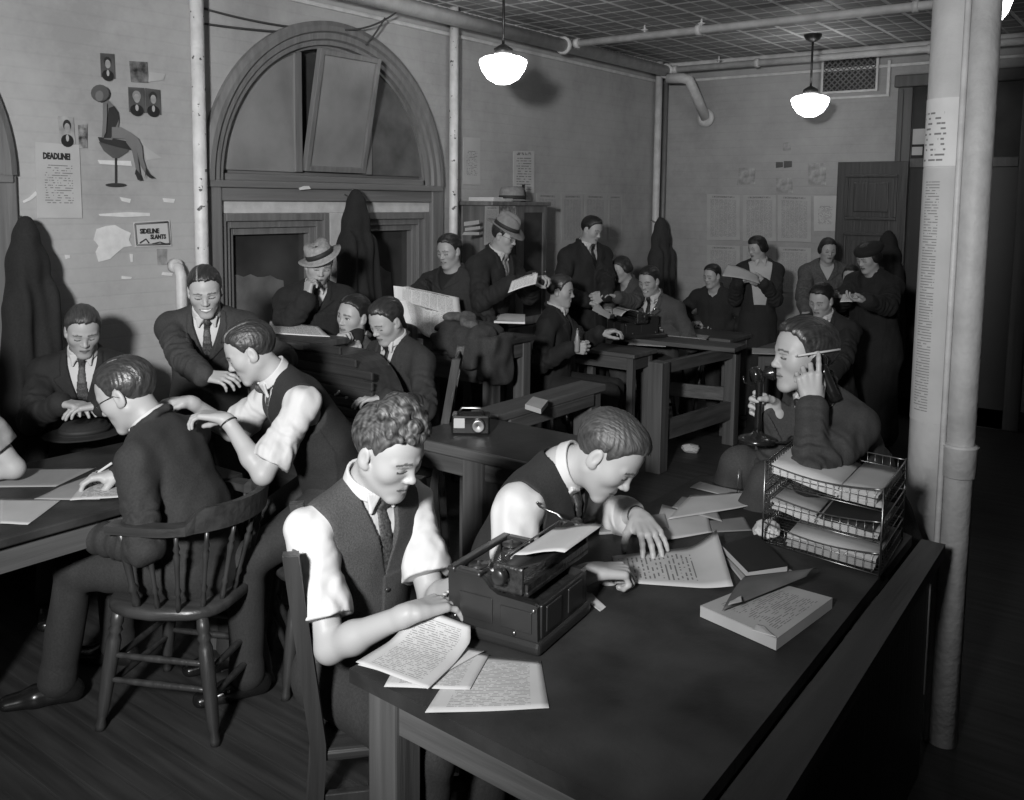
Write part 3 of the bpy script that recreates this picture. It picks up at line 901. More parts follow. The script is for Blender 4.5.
mb = MB(); mb.box((XL, YF-.3, 0), (XR, YF, ZC)); struct(mb.build('wall_front', wall_mat('painted_brick_front', .12, ('X', 'Z')), loc=(0, YF, 0)))
mb = MB(); mb.box((XL, YF, 0), (XL+.02, YB, .16), .004); struct(mb.build('baseboard_left', DARKW))
mb = MB(); mb.box((XL+.02, YB-.02, 0), (XR, YB, .16), .004); struct(mb.build('baseboard_back', DARKW))
# picture mouldings and ceiling cornice
ztop = 2.955
mb = MB(); mb.box((XL, YF, ztop-.013), (XL+.018, YB, ztop+.013), .005); struct(mb.build('trim_1', PAINT_G))
mb = MB(); mb.box((XL+.018, YB-.018, ztop-.013), (XR, YB, ztop+.013), .005); struct(mb.build('trim_2', PAINT_G))
mb = MB(); mb.box((XL, YF, ZC-.05), (XL+.05, YB, ZC), .015)
y = 2.5
while y < YB: mb.lathe([(.0001, 0), (.013, .003), (.016, .014), (.010, .022)], 8, c=(XL+.055, y, ZC-.035)); y += .055
struct(mb.build('trim_3', cm))
mb = MB(); mb.box((XL+.05, YB-.05, ZC-.05), (XR, YB, ZC), .015); struct(mb.build('trim_4', PAINT_G))

def arch_window(idx, c, full=True):
    ro = .965
    root = bpy.data.objects.new('window_%d' % idx, None); COL.objects.link(root); root.location = (XL, c, .72); root['_org'] = (XL, c, .72); root['kind'] = 'structure'
    root['label'] = 'tall arched window with dirty fanlight over two dark sashes' if full else 'arched window cut off by the left edge of the frame'
    # moulded arch casing: concentric steps
    mb = MB()
    prof = [(ro+.02, .0), (ro+.02, .035), (ro-.01, .05), (ro-.04, .05), (ro-.05, .03), (ro-.085, .03), (ro-.095, .012), (ro-.12, .012), (ro-.125, -.02), (ro-.14, -.02), (ro-.14, -.06)]
    n = 56; k = len(prof); vs = []; fs = []
    for i in range(n+1):
        a = math.pi*i/n
        for r, d in prof: vs.append((XL+d, c+r*math.cos(a), ZS+r*math.sin(a)))
    for i in range(n):
        for j in range(k-1): fs.append((i*k+j, i*k+j+1, (i+1)*k+j+1, (i+1)*k+j))
    mb.add(vs, fs, False); mb.build('arch_casing', TRIMM, root)
    # side casings below the springing line
    for sg in (1, -1):
        mb = MB(); y0, y1 = sorted((c+sg*(ro+.02), c+sg*(ro-.10))); mb.box((XL-.12, y0, .72), (XL+.03, y1, ZS), .008)
        mb.build('casing', TRIMM, root)
    # transom: stepped bar
    mb = MB()
    mb.box((XL-.12, c-ro, ZS-.035), (XL+.045, c+ro, ZS+.005), .006); mb.box((XL-.12, c-ro, ZS-.11), (XL+.02, c+ro, ZS-.035), .006); mb.box((XL-.12, c-ro, ZS+.005), (XL-.02, c+ro, ZS+.045), .006)
    mb.box((XL-.12, c-ro, ZS+.045), (XL-.06, c+ro, ZS+.07), .006)
    mb.build('transom', TRIMH, root)
    mb = MB(); mb.box((XL-.12, c-ro+.02, ZS-.18), (XL-.005, c+ro-.02, ZS-.11), .004); mb.build('transom_board', PAINT_G, root)
    # fanlight panes
    ri = ro-.135; zb = ZS+.065; ym0, ym1 = c-.28, c+.30
    def pane(y0, y1, x, nm, m):
        mb = MB(); nn = 16; lo = []; hi = []
        for i in range(nn+1):
            y = y0+(y1-y0)*i/nn; z = ZS+math.sqrt(max(0, (ri+.03)**2-(y-c)**2)); lo.append((y, zb)); hi.append((y, max(z, zb+.01)))
        poly = lo+hi[::-1]; nn2 = len(poly)
        vs = [(x, p, q) for p, q in poly]+[(x-.012, p, q) for p, q in poly]
        mb.add(vs, [tuple(range(nn2)), tuple(nn2+i for i in range(nn2))[::-1]]+[(i, nn2+i, nn2+(i+1) % nn2, (i+1) % nn2) for i in range(nn2)])
        return mb.build(nm, m, root)
    pane(c-ri, ym0, XL-.035, 'glass_pane', FROST); pane(ym1, c+ri, XL-.035, 'glass_pane', GLASSD)
    for y in (ym0, ym1):
        mb = MB(); mb.box((XL-.125, y-.03, zb), (XL-.02, y+.03, ZS+ri-.05), .006); mb.build('mullion', TRIMM, root)
    pane(ym0+.03, ym1-.03, XL-.118, 'glass_pane', GLASSD2)
    if full:   # middle light tipped into the room on its lower hinge
        M = Matrix.Translation((XL-.03, 0, ZS+.075)) @ Matrix.Rotation(rad(12), 4, 'Y')
        y0, y1, h = ym0+.04, ym1-.04, .735
        mb = MB(); fw = .035
        for lo, hi in (((-.02, y0, 0), (.02, y0+fw, h)), ((-.02, y1-fw, 0), (.02, y1, h)), ((-.02, y0+fw, 0), (.02, y1-fw, fw)), ((-.02, y0+fw, h-fw), (.02, y1-fw, h))): mb.box(lo, hi, .004, M)
        fr = mb.build('hopper_sash', TRIMM, root)
        mb = MB(); mb.box((-.005, y0+fw, fw), (.005, y1-fw, h-fw), 0, M); mb.build('glass_pane', FROST, fr)
    # lower sashes
    for y0, y1 in ((c-ro+.10, c-.06), (c+.06, c+ro-.10)):
        mb = MB(); z0, z1 = .80, ZS-.18; steps = ((.0, .045, .0), (.045, .085, -.025), (.085, .125, -.05))
        for a, b_, d in steps:
            mb.box((XL-.12, y0+a, z0), (XL+d, y0+b_, z1-a), .004); mb.box((XL-.12, y1-b_, z0), (XL+d, y1-a, z1-a), .004); mb.box((XL-.12, y0+b_, z1-b_), (XL+d, y1-b_, z1-a), .004)
        fr = mb.build('sash_frame', TRIMM, root)
        mb = MB(); mb.box((XL-.11, y0+.12, z0), (XL-.10, y1-.12, z1-.12)); mb.build('glass_pane', GLASSD2, fr)
        # a paper blind stuck to the lower glass, with a ragged top
        mb = MB(); r_ = random.Random(int(y0*100)); pts = [(y0+.13, z0)]+[(y0+.13+(y1-y0-.42)*t, z0+.52+.03*r_.random()-.10*max(0, t-.8)*5*.4) for t in [i/8 for i in range(9)]]+[(y1-.24, z0)]
        nn = len(pts); vs = [(XL-.098, p, q) for p, q in pts]+[(XL-.095, p, q) for p, q in pts]
        mb.add(vs, [tuple(range(nn))[::-1], tuple(nn+i for i in range(nn))]+[(i, nn+i, nn+(i+1) % nn, (i+1) % nn) for i in range(nn)])
        mb.build('paper_blind', mat('grimy_blind', .115, .8, .3, 9), fr)
    mb = MB(); mb.box((XL-.12, c-.06, .80), (XL-.002, c+.06, ZS-.18), .006); mb.build('centre_post', PAINT_G, root)
    mb = MB(); mb.box((XL-.12, c-ro, .72), (XL+.06, c+ro, .80), .01); mb.build('window_sill', TRIMH, root)
    mb = MB(); mb.box((XL-.29, c-ro-.05, .72), (XL-.16, c+ro+.05, ZS+ro), 0); mb.build('backing', BLACK, root)
arch_window(1, ARCHES[1][0]); arch_window(2, ARCHES[0][0], False)
# ------------------------------------------------------------------ pipes
def flange(mb, p, ax, r):
    M = Vector((0, 0, 1)).rotation_difference(Vector(ax)).to_matrix().to_4x4(); M.translation = Vector(p)
    mb.lathe([(r, -.02), (r*1.35, -.018), (r*1.35, .018), (r, .02)], 14, M=M)
def pipe(name, pts, r, m, label, joints=(), cat='pipe', group=None):
    mb = MB(); mb.tube(pts, r, 14)
    for p, ax in joints: flange(mb, p, ax, r)
    return tag(mb.build(name, m), label, cat, group)
pipe('vertical_pipe', [(XL+.07, 2.97, .0), (XL+.07, 2.97, ZC)], .036, PAINT_W, 'chipped white riser pipe left of the arched window', [((XL+.07, 2.97, 1.2), (0, 0, 1))])
pipe('vertical_pipe', [(XL+.07, 5.04, 0), (XL+.07, 5.04, ZC)], .032, PAINT_W, 'white riser pipe right of the arched window', [((XL+.07, 5.04, 1.3), (0, 0, 1))])
pipe('corner_pipe', [(XL+.055, YB-.16, 0), (XL+.055, YB-.16, ZC)], .034, PAINT_G, 'grey riser pipe standing in the far corner')
pipe('corner_pipe', [(XL+.075, YB-.05, 0), (XL+.075, YB-.05, ZC)], .022, mat('dark_pipe_paint', .14, .5), 'thin dark riser pipe beside the grey one in the far corner')
pipe('steam_main', [(XL+.16, YF, 3.03), (XL+.16, YB-.09, 3.03)], .052, PAINT_G, 'thick grey steam main slung along the left wall under the ceiling', [((XL+.16, y, 3.03), (0, 1, 0)) for y in (6.28, 8.02)])
pipe('sprinkler_pipe', [(XL+.16, 6.35, 3.05), (XR, 6.35, 3.05)], .030, PAINT_G, 'sprinkler pipe crossing the room nearer the camera', [((x, 6.35, 3.05), (1, 0, 0)) for x in (XL+.24, -3.1, -1.6)])
pipe('sprinkler_pipe', [(XL+.16, 8.05, 3.04), (XR, 8.05, 3.04)], .030, PAINT_G, 'sprinkler pipe running close to the back wall', [((x, 8.05, 3.04), (1, 0, 0)) for x in (XL+.24, -3.35, -1.9)])
for i, (x, y, lb) in enumerate(((-3.55, 6.35, 'small sprinkler head on the nearer cross pipe left of its coupling'), (-3.08, 6.35, 'small sprinkler head on the coupling of the nearer cross pipe'), (-3.72, 8.05, 'small sprinkler head on the pipe by the back wall'))):
    mb = MB(); mb.tube([(x, y, 3.07), (x, y, ZC)], .008, 8); mb.lathe([(.012, 0), (.02, .006), (.03, .010), (.03, .013), (.001, .014)], 10, c=(x, y, 3.085))
    tag(mb.build('ceiling_sprinkler', PAINT_W), lb, 'sprinkler')
a = aty(689, 80, YB-.25); b_ = aty(706, 118, YB-.02)
mb = MB(); mb.tube([a+Vector((-.22, 0, .03)), a+Vector((-.06, 0, .02)), a, a.lerp(b_, .1), b_], .048, 14); M = Vector((0, 0, 1)).rotation_difference(Vector((0, -1, 0))).to_matrix().to_4x4(); M.translation = b_
mb.lathe([(.085, 0), (.085, .015), (.05, .02)], 16, M=M)
tag(mb.build('elbow_pipe', PAINT_G), 'short slanting elbow pipe with a flange entering the back wall', 'pipe')
pipe('stub_pipe', [(XL+.07, 2.84, 0), (XL+.07, 2.84, 1.38), (XL+.05, 2.84, 1.42), (XL+.0, 2.84, 1.43)], .028, PAINT_G, 'short grey pipe rising from the floor to an elbow under the posters', [((XL+.02, 2.84, 1.43), (1, 0, 0))])
# loose electric cable drooping over the arch
def cable(pts, name, lb, r=.006):
    mb = MB(); mb.tube(pts, r, 6); tag(mb.build(name, mat('cable_rubber', .05, .6)), lb, 'cable')
def droop(a, b, s, n=12): return [Vector(a).lerp(Vector(b), t/n)-Vector((0, 0, s*4*(t/n)*(1-t/n))) for t in range(n+1)]
cable(droop((XL+.01, 3.05, 2.80), atx(325, 30, XL+.03), .02), 'wall_cable', 'upper thin cable running from the left pipe to the arch top')
cable(droop((XL+.01, 3.05, 2.72), atx(285, 32, XL+.03), .005), 'wall_cable', 'lower thin cable running from the left pipe to the arch top')
cable(droop(atx(345, 30, XL+.05), atx(397, 12, XL+.10), .03)+[atx(398, 4, XL+.11), atx(392, 1, XL+.16)], 'wall_cable', 'thick cable looping from the arch top up round the steam main')
cable(droop(atx(366, 45, XL+.05), atx(385, 18, XL+.08), .01), 'wall_cable', 'short cable strand hanging right of the arch crown')

# ------------------------------------------------------------------ back wall: grille, door, frame
def backwall(px, py, d=.0): return aty(px, py, YB-d)
a, b_ = backwall(825, 60), backwall(876, 89)
root = thing('vent_grille', ((a.x+b_.x)/2, YB, b_.z), 'square latticed vent grille high on the back wall', 'vent')
mb = MB(); mb.box((a.x, YB-.012, b_.z), (b_.x, YB, a.z)); mb.build('backing', BLACK, root)
mb = MB()
for lo, hi in (((a.x-.02, b_.z-.02), (a.x, a.z+.02)), ((b_.x, b_.z-.02), (b_.x+.02, a.z+.02)), ((a.x, b_.z-.02), (b_.x, b_.z)), ((a.x, a.z), (b_.x, a.z+.02))): mb.box((lo[0], YB-.03, lo[1]), (hi[0], YB, hi[1]), .003)
mb.build('frame', PAINT_G, root)
mb = MB(); W, Hh = b_.x-a.x, a.z-b_.z; n = 9
for k in range(-n, n):
    for sg in (1, -1):
        # diagonal bar clipped to the opening
        pts = []
        for t in [i/60 for i in range(61)]:
            x = t*W; z = (k/ n*W+ x) if sg > 0 else (k/n*W+W-x)
            if 0 <= z <= Hh: pts.append((a.x+x, YB-.02, b_.z+z))
        if len(pts) > 1: mb.tube([pts[0], pts[-1]], .006, 5)
mb.build('lattice', mat('vent_metal', .16, .5), root)
mb = MB(); x = b_.x+.09; mb.box((x, YB-.02, 2.72), (x+.025, YB, 3.0), .004); mb.box((a.x-.05, YB-.02, 2.70), (x+.025, YB, 2.72), .004); struct(mb.build('trim_5', PAINT_G))

def panel_door(name, x0, x1, y, z1, th, label, panels=((.12, .45), (.5, .72), (.77, .95))):
    root = bpy.data.objects.new(name, None); COL.objects.link(root); root.location = (x0, y, 0); root['_org'] = (x0, y, 0); root['kind'] = 'structure'; root['label'] = label
    mb = MB(); mb.box((x0, y, .01), (x1, y+th, z1), .004)
    w = x1-x0
    for p0, p1 in panels:
        X0, X1, Z0, Z1 = x0+.13*w, x1-.13*w, p0*z1, p1*z1
        for lo, hi in (((X0, Z0), (X1, Z0+.025)), ((X0, Z1-.025), (X1, Z1)), ((X0, Z0+.025), (X0+.025, Z1-.025)), ((X1-.025, Z0+.025), (X1, Z1-.025))): mb.box((lo[0], y-.014, lo[1]), (hi[0], y+.003, hi[1]), .005)
        mb.box((X0+.07, y-.008, Z0+.07), (X1-.07, y+.003, Z1-.07), .007)
    mb.build('door_panel', DARKW, root)
    mb = MB(); mb.lathe([(.01, 0), (.012, .03), (.026, .04), (.028, .055), (.018, .066), (.001, .068)], 12, M=Matrix.Translation((x0+.08, y-.0, 1.0)) @ Matrix.Rotation(rad(90), 4, 'X')); mb.build('door_knob', mat('brass_dull', .2, .35, metal=1.0), root)
    return root
dl = backwall(838, 162, .10); dr = backwall(906, 162, .10)
panel_door('door_1', dl.x, dr.x+.02, YB-.10, dl.z, .045, 'dark panelled door standing open against the back wall')
fx0 = backwall(899, 100).x; fx1 = fx0+1.05; fz = backwall(900, 88).z
mb = MB()
mb.box((fx0, YB-.05, 0), (fx0+.12, YB, fz), .01); mb.box((fx1-.12, YB-.05, 0), (fx1, YB, fz), .01); mb.box((fx0-.03, YB-.06, fz), (fx1+.03, YB, fz+.10), .01); mb.box((fx0+.12, YB-.05, 2.10), (fx1-.12, YB, 2.18), .006)
mb.box((fx0+.02, YB-.06, 0), (fx0+.05, YB-.04, fz-.02), .005)
DF = wood('door_frame_paint', .075, .5, 'Z', var=.2)
d2 = struct(mb.build('door_2', DF), 'dark doorway with a transom light behind the white column')
mb = MB(); mb.box((fx0+.12, YB-.02, 0), (fx1-.12, YB-.005, 2.10)); mb.build('dark_opening', BLACK, d2)  # flat black panel in place of the unlit depth of the doorway
mb = MB(); mb.box((fx0+.12, YB-.02, 2.18), (fx1-.12, YB-.008, fz)); mb.build('transom_glass', GLASSD2, d2)
for p0, p1 in (((913, 129), (929, 144)), ((912, 147), (922, 155))):
    q0, q1 = backwall(*p0, .03), backwall(*p1, .03); mb = MB(); mb.box((q0.x, YB-.028, q1.z), (q1.x, YB-.022, q0.z)); mb.build('transom_card', PAPER, d2)  # pale rectangles standing for a bright reflection in the transom glass
# panelled cupboard doors in the dark right-hand end of the back wall
xr0 = fx1+.25
panel_door('door_3', xr0, xr0+.9, YB-.06, 2.35, .05, 'dim panelled door in the dark right of the white column')

# ------------------------------------------------------------------ plaster column and its drain pipe
_c = atd(945, 300, 3.36); cx, cy, cr = _c.x, _c.y, .0955
PLAST = mat('plaster_column', .55, .7, .12, 5, .2, 30)
mb = MB(); mb.lathe([(cr, 0), (cr, ZC)], 28, c=(cx, cy, 0)); root = mb.build('column', PLAST, loc=(cx, cy, 0)); struct(root, 'round plaster column at the end of the copy desk')
_c = atd(969, 300, 2.97); px_, py_ = _c.x, _c.y
_c = atd(951, 300, 2.98); qx_, qy_ = _c.x, _c.y
DRAIN = mat('drain_pipe_paint', .48, .55, .15, 12, .25, 50)
mb = MB(); mb.tube([(px_, py_, 0), (px_, py_, ZC)], .045, 18); mb.lathe([(.045, -.055), (.053, -.05), (.054, .045), (.058, .05), (.045, .055)], 18, c=(px_, py_, .97)); 
tag(mb.build('drain_pipe', DRAIN), 'thick drain pipe with a collar standing in front of the plaster column', 'pipe')
mb = MB(); mb.tube([(qx_, qy_, 0), (qx_, qy_, ZC)], .010, 10); tag(mb.build('conduit', PAINT_G), 'thin conduit running down between column and drain pipe', 'pipe')
# ------------------------------------------------------------------ furniture
DESKTOP = mat('scarred_desk_top', .030, .55, .6, 5.0, .12, 60, spec=.35)
DESKW = wood('worn_desk_wood', .085, .5, 'Z')
DESKWX = wood('worn_desk_wood_x', .085, .5, 'X')
DESKWY = wood('worn_desk_wood_y', .075, .5, 'Y')
RAILW = wood('pale_rail_wood', .085, .55, 'Z'); RAILX = wood('pale_rail_wood_x', .085, .55, 'X'); RAILY = wood('pale_rail_wood_y', .075, .55, 'Y')
CHAIRW = wood('dark_chair_wood', .035, .35, 'Z', spec=.6)
CHAIRH = wood('dark_chair_seat', .04, .35, 'X', spec=.6)
METAL = mat('dull_steel', .35, .35, .1, 20, metal=1.0)
TYPEB = mat('typewriter_enamel', .022, .32, .15, 10, spec=.6)
TYPEG = mat('typewriter_mechanism', .06, .35, .4, 60, .3, 90, metal=.6)
KEYW = mat('key_caps', .45, .3)

def slab_quad(mb, q, z0, z1):
    n = len(q)
    vs = [(x, y, z0) for x, y in q]+[(x, y, z1) for x, y in q]
    mb.add(vs, [tuple(range(n))[::-1], tuple(range(n, 2*n))]+[(i, (i+1) % n, n+(i+1) % n, n+i) for i in range(n)]); return mb

# --- the copy desk in the foreground
Q = [(-1.462, 1.355), (-.640, 1.315), (-.688, 3.02), (-.95, 3.18), (-1.50, 3.22)]
root = thing('copy_desk', (-1.07, 2.38, 0), 'large scarred dark-topped wooden copy desk filling the right foreground', 'desk')
slab_quad(MB(), Q, .728, .76).build('desk_top', DESKTOP, root)
mb = MB()
slab_quad(mb, [(-1.40, 1.40), (-.70, 1.375), (-.70, 1.40), (-1.40, 1.425)], .625, .728); mb.build('apron', DESKWX, root)
mb = MB(); slab_quad(mb, [(-1.425, 1.45), (-1.40, 1.45), (-1.44, 3.16), (-1.465, 3.16)], .625, .728); mb.build('apron', DESKWY, root)
mb = MB(); slab_quad(mb, [(-.72, 1.42), (-.695, 1.42), (-.735, 2.95), (-.76, 2.95)], .625, .728); mb.build('apron', DESKWY, root)
mb = MB(); mb.box((-1.40, 3.10, .625), (-1.0, 3.125, .728)); mb.build('apron', DESKWX, root)
for x, y in ((-1.435, 1.385), (-.76, 1.375), (-1.47, 3.10), (-1.0, 3.06)):
    mb = MB(); mb.box((x, y, 0), (x+.085, y+.085, .728), .006); mb.build('leg', DESKW, root)
# --- low partition beside the desk
root = thing('partition_rail', (-.58, 2.2, 0), 'long dark plank-topped partition running beside the copy desk to the column', 'partition')
slab_quad(MB(), [(-.617, 1.30), (-.520, 1.30), (-.590, 3.02), (-.660, 3.02)], .715, .757).build('rail_top', wood('partition_plank', .03, .5, 'Y'), root)
mb = MB(); slab_quad(mb, [(-.605, 1.32), (-.585, 1.32), (-.625, 3.0), (-.645, 3.0)], 0, .715); mb.build('boarding', DARKW, root)

def simple_table(name, x0, x1, y0, y1, z, label, legs=.06, apron=.09, top=DESKTOP, wx=DESKWX, wy=DESKWY, wz=DESKW, cat='table', group=None, inset=.03, stretch=None, th=.03):
    root = thing(name, ((x0+x1)/2, (y0+y1)/2, 0), label, cat, group)
    mb = MB(); mb.box((x0, y0, z-th), (x1, y1, z), .005); mb.build('table_top', top, root)
    i = inset
    for q in (((x0+i, y0+i), (x1-i, y0+i+.02)), ((x0+i, y1-i-.02), (x1-i, y1-i))):
        mb = MB(); mb.box((q[0][0], q[0][1], z-th-apron), (q[1][0], q[1][1], z-th)); mb.build('apron', wx, root)
    for q in (((x0+i, y0+i+.02), (x0+i+.02, y1-i-.02)), ((x1-i-.02, y0+i+.02), (x1-i, y1-i-.02))):
        mb = MB(); mb.box((q[0][0], q[0][1], z-th-apron), (q[1][0], q[1][1], z-th)); mb.build('apron', wy, root)
    for x in (x0+i-.005, x1-i-legs+.005):
        for y in (y0+i-.005, y1-i-legs+.005):
            mb = MB(); mb.box((x, y, 0), (x+legs, y+legs, z-th), .004); mb.build('leg', wz, root)
    if stretch is not None:
        mb = MB(); mb.box((x0+i+legs, y0+i+.01, stretch), (x1-i-legs, y0+i+.035, stretch+.07)); mb.build('stretcher', wx, root)
        mb = MB(); mb.box((x0+i+.01, y0+i+legs, stretch), (x0+i+.035, y1-i-legs, stretch+.07)); mb.build('stretcher', wy, root)
        mb = MB(); mb.box((x1-i-.035, y0+i+legs, stretch), (x1-i-.01, y1-i-legs, stretch+.07)); mb.build('stretcher', wy, root)
    return root
simple_table('reading_table', -3.62, -2.86, .35, 2.12, .76, 'dark table at the left edge covered with loose papers', legs=.07)
# --- tall roll-top desk seen from behind, rounded at its right end
root = thing('rolltop_desk', (-3.4, 2.78, 0), 'tall dark roll-top desk with a rounded end standing by the left wall', 'desk')
ROLLW = wood('rolltop_wood', .032, .4, 'X', spec=.5); ROLLZ = wood('rolltop_wood_z', .05, .5, 'Z')
x0, x1, y0, y1, zt = -4.22, -2.84, 2.80, 3.0, 1.135
def round_poly(ins=0.0):
    r = .30-ins; pts = [(x0, .80), (x1-ins, .80)]
    for i in range(11):
        a = math.pi/2*i/10; pts.append((x1-ins-r*.9*(1-math.cos(a)), zt-.035-ins-r+r*math.sin(a)))
    return pts+[(x0, zt-.035-ins)]
mb = MB(); M = Matrix.Translation((0, (y0+y1)/2, 0))
mb.prism(round_poly(), y1-y0, M)
for k in range(7): 
    z = .83+k*.045; mb.box((x0+.02, y0-.006, z), (x1-.02-(.10 if k > 4 else 0)-(.1 if k > 5 else 0), y0+.01, z+.038), .006)
mb.build('roll_hood', ROLLW, root)
mb = MB(); mb.box((x0-.05, y0-.05, zt-.03), (x1-.42, y1+.04, zt), .006); mb.build('desk_cap', ROLLZ, root)
mb = MB(); mb.box((x0-.01, y0-.05, .775), (x1+.02, y1+.02, .825), .008); mb.build('desk_top', ROLLW, root)
for xa, xb in ((x0, x0+.42), (x1-.42, x1)):
    mb = MB(); mb.box((xa, y0, .05), (xb, y1, .775), .006); mb.box((xa+.05, y0-.012, .12), (xb-.05, y0+.005, .68), .006); mb.build('pedestal', ROLLZ, root)
mb = MB(); mb.box((x0+.42, y0+.02, .2), (x1-.42, y0+.04, .775)); mb.build('modesty_panel', ROLLW, root)
mb = MB(); mb.box((x0-.035, y0-.03, .80), (x0, y1, zt-.03), .005); mb.build('side_post', ROLLZ, root)

# --- low wooden rails and tables of the middle of the room
def rail_thing(name, loc, label, boxes, cat='railing'):
    root = thing(name, loc, label, cat)
    for nm, lo, hi, m in boxes:
        mb = MB(); mb.box(lo, hi, .006); mb.build(nm, m, root)
    return root
rail_thing('counter_table', (-2.6, 3.2, 0), 'long dark table whose pale front edge runs behind the two desk workers', [
    ('table_top', (-2.80, 2.93, .722), (-2.08, 3.42, .757), DESKTOP), ('front_edge', (-2.80, 2.905, .715), (-2.08, 2.93, .76), RAILX),
    ('apron', (-2.76, 2.96, .62), (-2.12, 2.985, .722), DESKWX),
    ('leg', (-2.47, 2.94, 0), (-2.36, 3.05, .715), DESKW), ('leg', (-2.79, 3.30, 0), (-2.70, 3.39, .722), DESKW), ('leg', (-2.18, 3.30, 0), (-2.09, 3.39, .722), DESKW)], 'table')
rail_thing('plank_bench', (-2.74, 3.9, 0), 'narrow plank bench running back from the long dark table', [
    ('bench_top', (-2.83, 3.43, .735), (-2.66, 4.42, .775), RAILY), ('leg', (-2.80, 4.30, 0), (-2.68, 4.40, .735), RAILW), ('leg', (-2.80, 3.46, 0), (-2.68, 3.53, .735), RAILW),
    ('side_rail', (-2.68, 3.53, .67), (-2.66, 4.30, .735), RAILY)], 'bench')
A = (-2.86, 5.42); B_ = (-2.77, 6.40)
root = thing('wooden_railing', (-2.85, 5.9, 0), 'open wooden railing of square posts and boards in the middle of the floor', 'railing')
mb = MB(); mb.box((A[0]-.055, A[1]-.055, 0), (A[0]+.055, A[1]+.055, .745), .006); mb.build('post', RAILW, root)
mb = MB(); mb.box((B_[0]-.045, B_[1]-.045, 0), (B_[0]+.045, B_[1]+.045, .72), .006); mb.build('post', RAILW, root)
def beam(mb, a, b, z0, z1, t):
    a, b = Vector((a[0], a[1], 0)), Vector((b[0], b[1], 0)); d = (b-a).normalized(); n = Vector((-d.y, d.x, 0))*t/2
    slab_quad(mb, [tuple((a-n)[:2]), tuple((a+n)[:2]), tuple((b+n)[:2]), tuple((b-n)[:2])], z0, z1); return mb
beam(MB(), (A[0], A[1]+.056), (B_[0], B_[1]-.046), .66, .735, .05).build('top_rail', RAILY, root)
beam(MB(), (A[0], A[1]+.056), (B_[0], B_[1]-.046), .20, .33, .04).build('lower_rail', RAILY, root)
beam(MB(), (A[0]-1.25, A[1]+.62), (B_[0]-.046, B_[1]-.02), .33, .43, .03).build('lower_rail', RAILX, root)
beam(MB(), (-4.0, 6.16), (-2.66, 6.28), .735, .765, .26).build('shelf_board', RAILX, root)
mb = MB(); mb.box((-4.0, 6.05, 0), (-3.93, 6.13, .735), .006); mb.build('post', RAILW, root)
simple_table('typing_table', -3.74, -3.16, 5.62, 5.96, .73, 'small wooden typing table with loose papers behind the open railing', legs=.05, top=RAILX, wx=RAILX, wy=RAILY, wz=RAILW)
simple_table('side_table', -2.56, -2.0, 6.28, 6.9, .76, 'small wooden table right of the railing in front of the women', legs=.05, top=RAILX, wx=RAILX, wy=RAILY, wz=RAILW)
simple_table('writing_table', -3.62, -2.86, 6.55, 7.0, .76, 'wooden writing table in front of the dark-haired boy at the back', legs=.05, top=DESKWX, wx=RAILX, wy=RAILY, wz=RAILW)
r_ = simple_table('standing_desk', -3.79, -3.20, 4.08, 4.50, .99, 'high wooden desk with a coat thrown over it left of the centre', legs=.075, wx=RAILX, wy=RAILY, wz=RAILW, cat='desk')
mb = MB(); mb.box((-3.70, 4.09, .74), (-3.30, 4.40, .88), .006); mb.build('drawer_box', RAILX, r_)
# --- glass-fronted bookcase on the left wall
root = thing('bookcase', (-4.25, 5.25, 0), 'glass-fronted wooden bookcase against the left wall with papers behind its doors', 'bookcase')
BCW = wood('bookcase_wood', .12, .4, 'Z')
bx, bz = -4.09, 1.755; by0, by1 = 5.19, 5.86
mb = MB(); mb.box((XL+.03, by0, 0), (bx-.02, by0+.03, bz)); mb.box((XL+.03, by1-.03, 0), (bx-.02, by1, bz)); mb.box((XL+.03, by0+.03, 0), (XL+.05, by1-.03, bz)); mb.box((XL+.05, by0+.03, .85), (bx-.03, by1-.03, .88)); mb.box((XL+.05, by0+.03, 1.3), (bx-.03, by1-.03, 1.32)); mb.box((XL+.05, by0+.03, .05), (bx-.03, by1-.03, .08)); mb.build('carcass', BCW, root)
mb = MB(); mb.box((XL+.02, by0-.03, bz), (bx+.02, by1+.03, bz+.03), .006); mb.build('cornice', BCW, root)
ym = (by0+by1)/2
for ya, yb in ((by0, ym-.0), (ym, by1)):
    mb = MB()
    mb.box((bx-.02, ya, .86), (bx, ya+.045, bz)); mb.box((bx-.02, yb-.045, .86), (bx, yb, bz)); mb.box((bx-.02, ya+.045, .86), (bx, yb-.045, .92)); mb.box((bx-.02, ya+.045, bz-.05), (bx, yb-.045, bz))
    d = mb.build('door', BCW, root); mb = MB(); mb.box((bx-.014, ya+.045, .92), (bx-.008, yb-.045, bz-.05)); mb.build('glass_pane', GLASSD2, d)
    mb = MB(); mb.lathe([(.006, 0), (.012, .012), (.001, .02)], 8, M=Matrix.Translation((bx, yb-.02, 1.25)) @ Matrix.Rotation(rad(90), 4, 'Y')); mb.build('door_knob', METAL, d)
    mb = MB(); mb.box((bx-.02, ya, .08), (bx, yb, .85), .004); mb.build('lower_door', BCW, root)

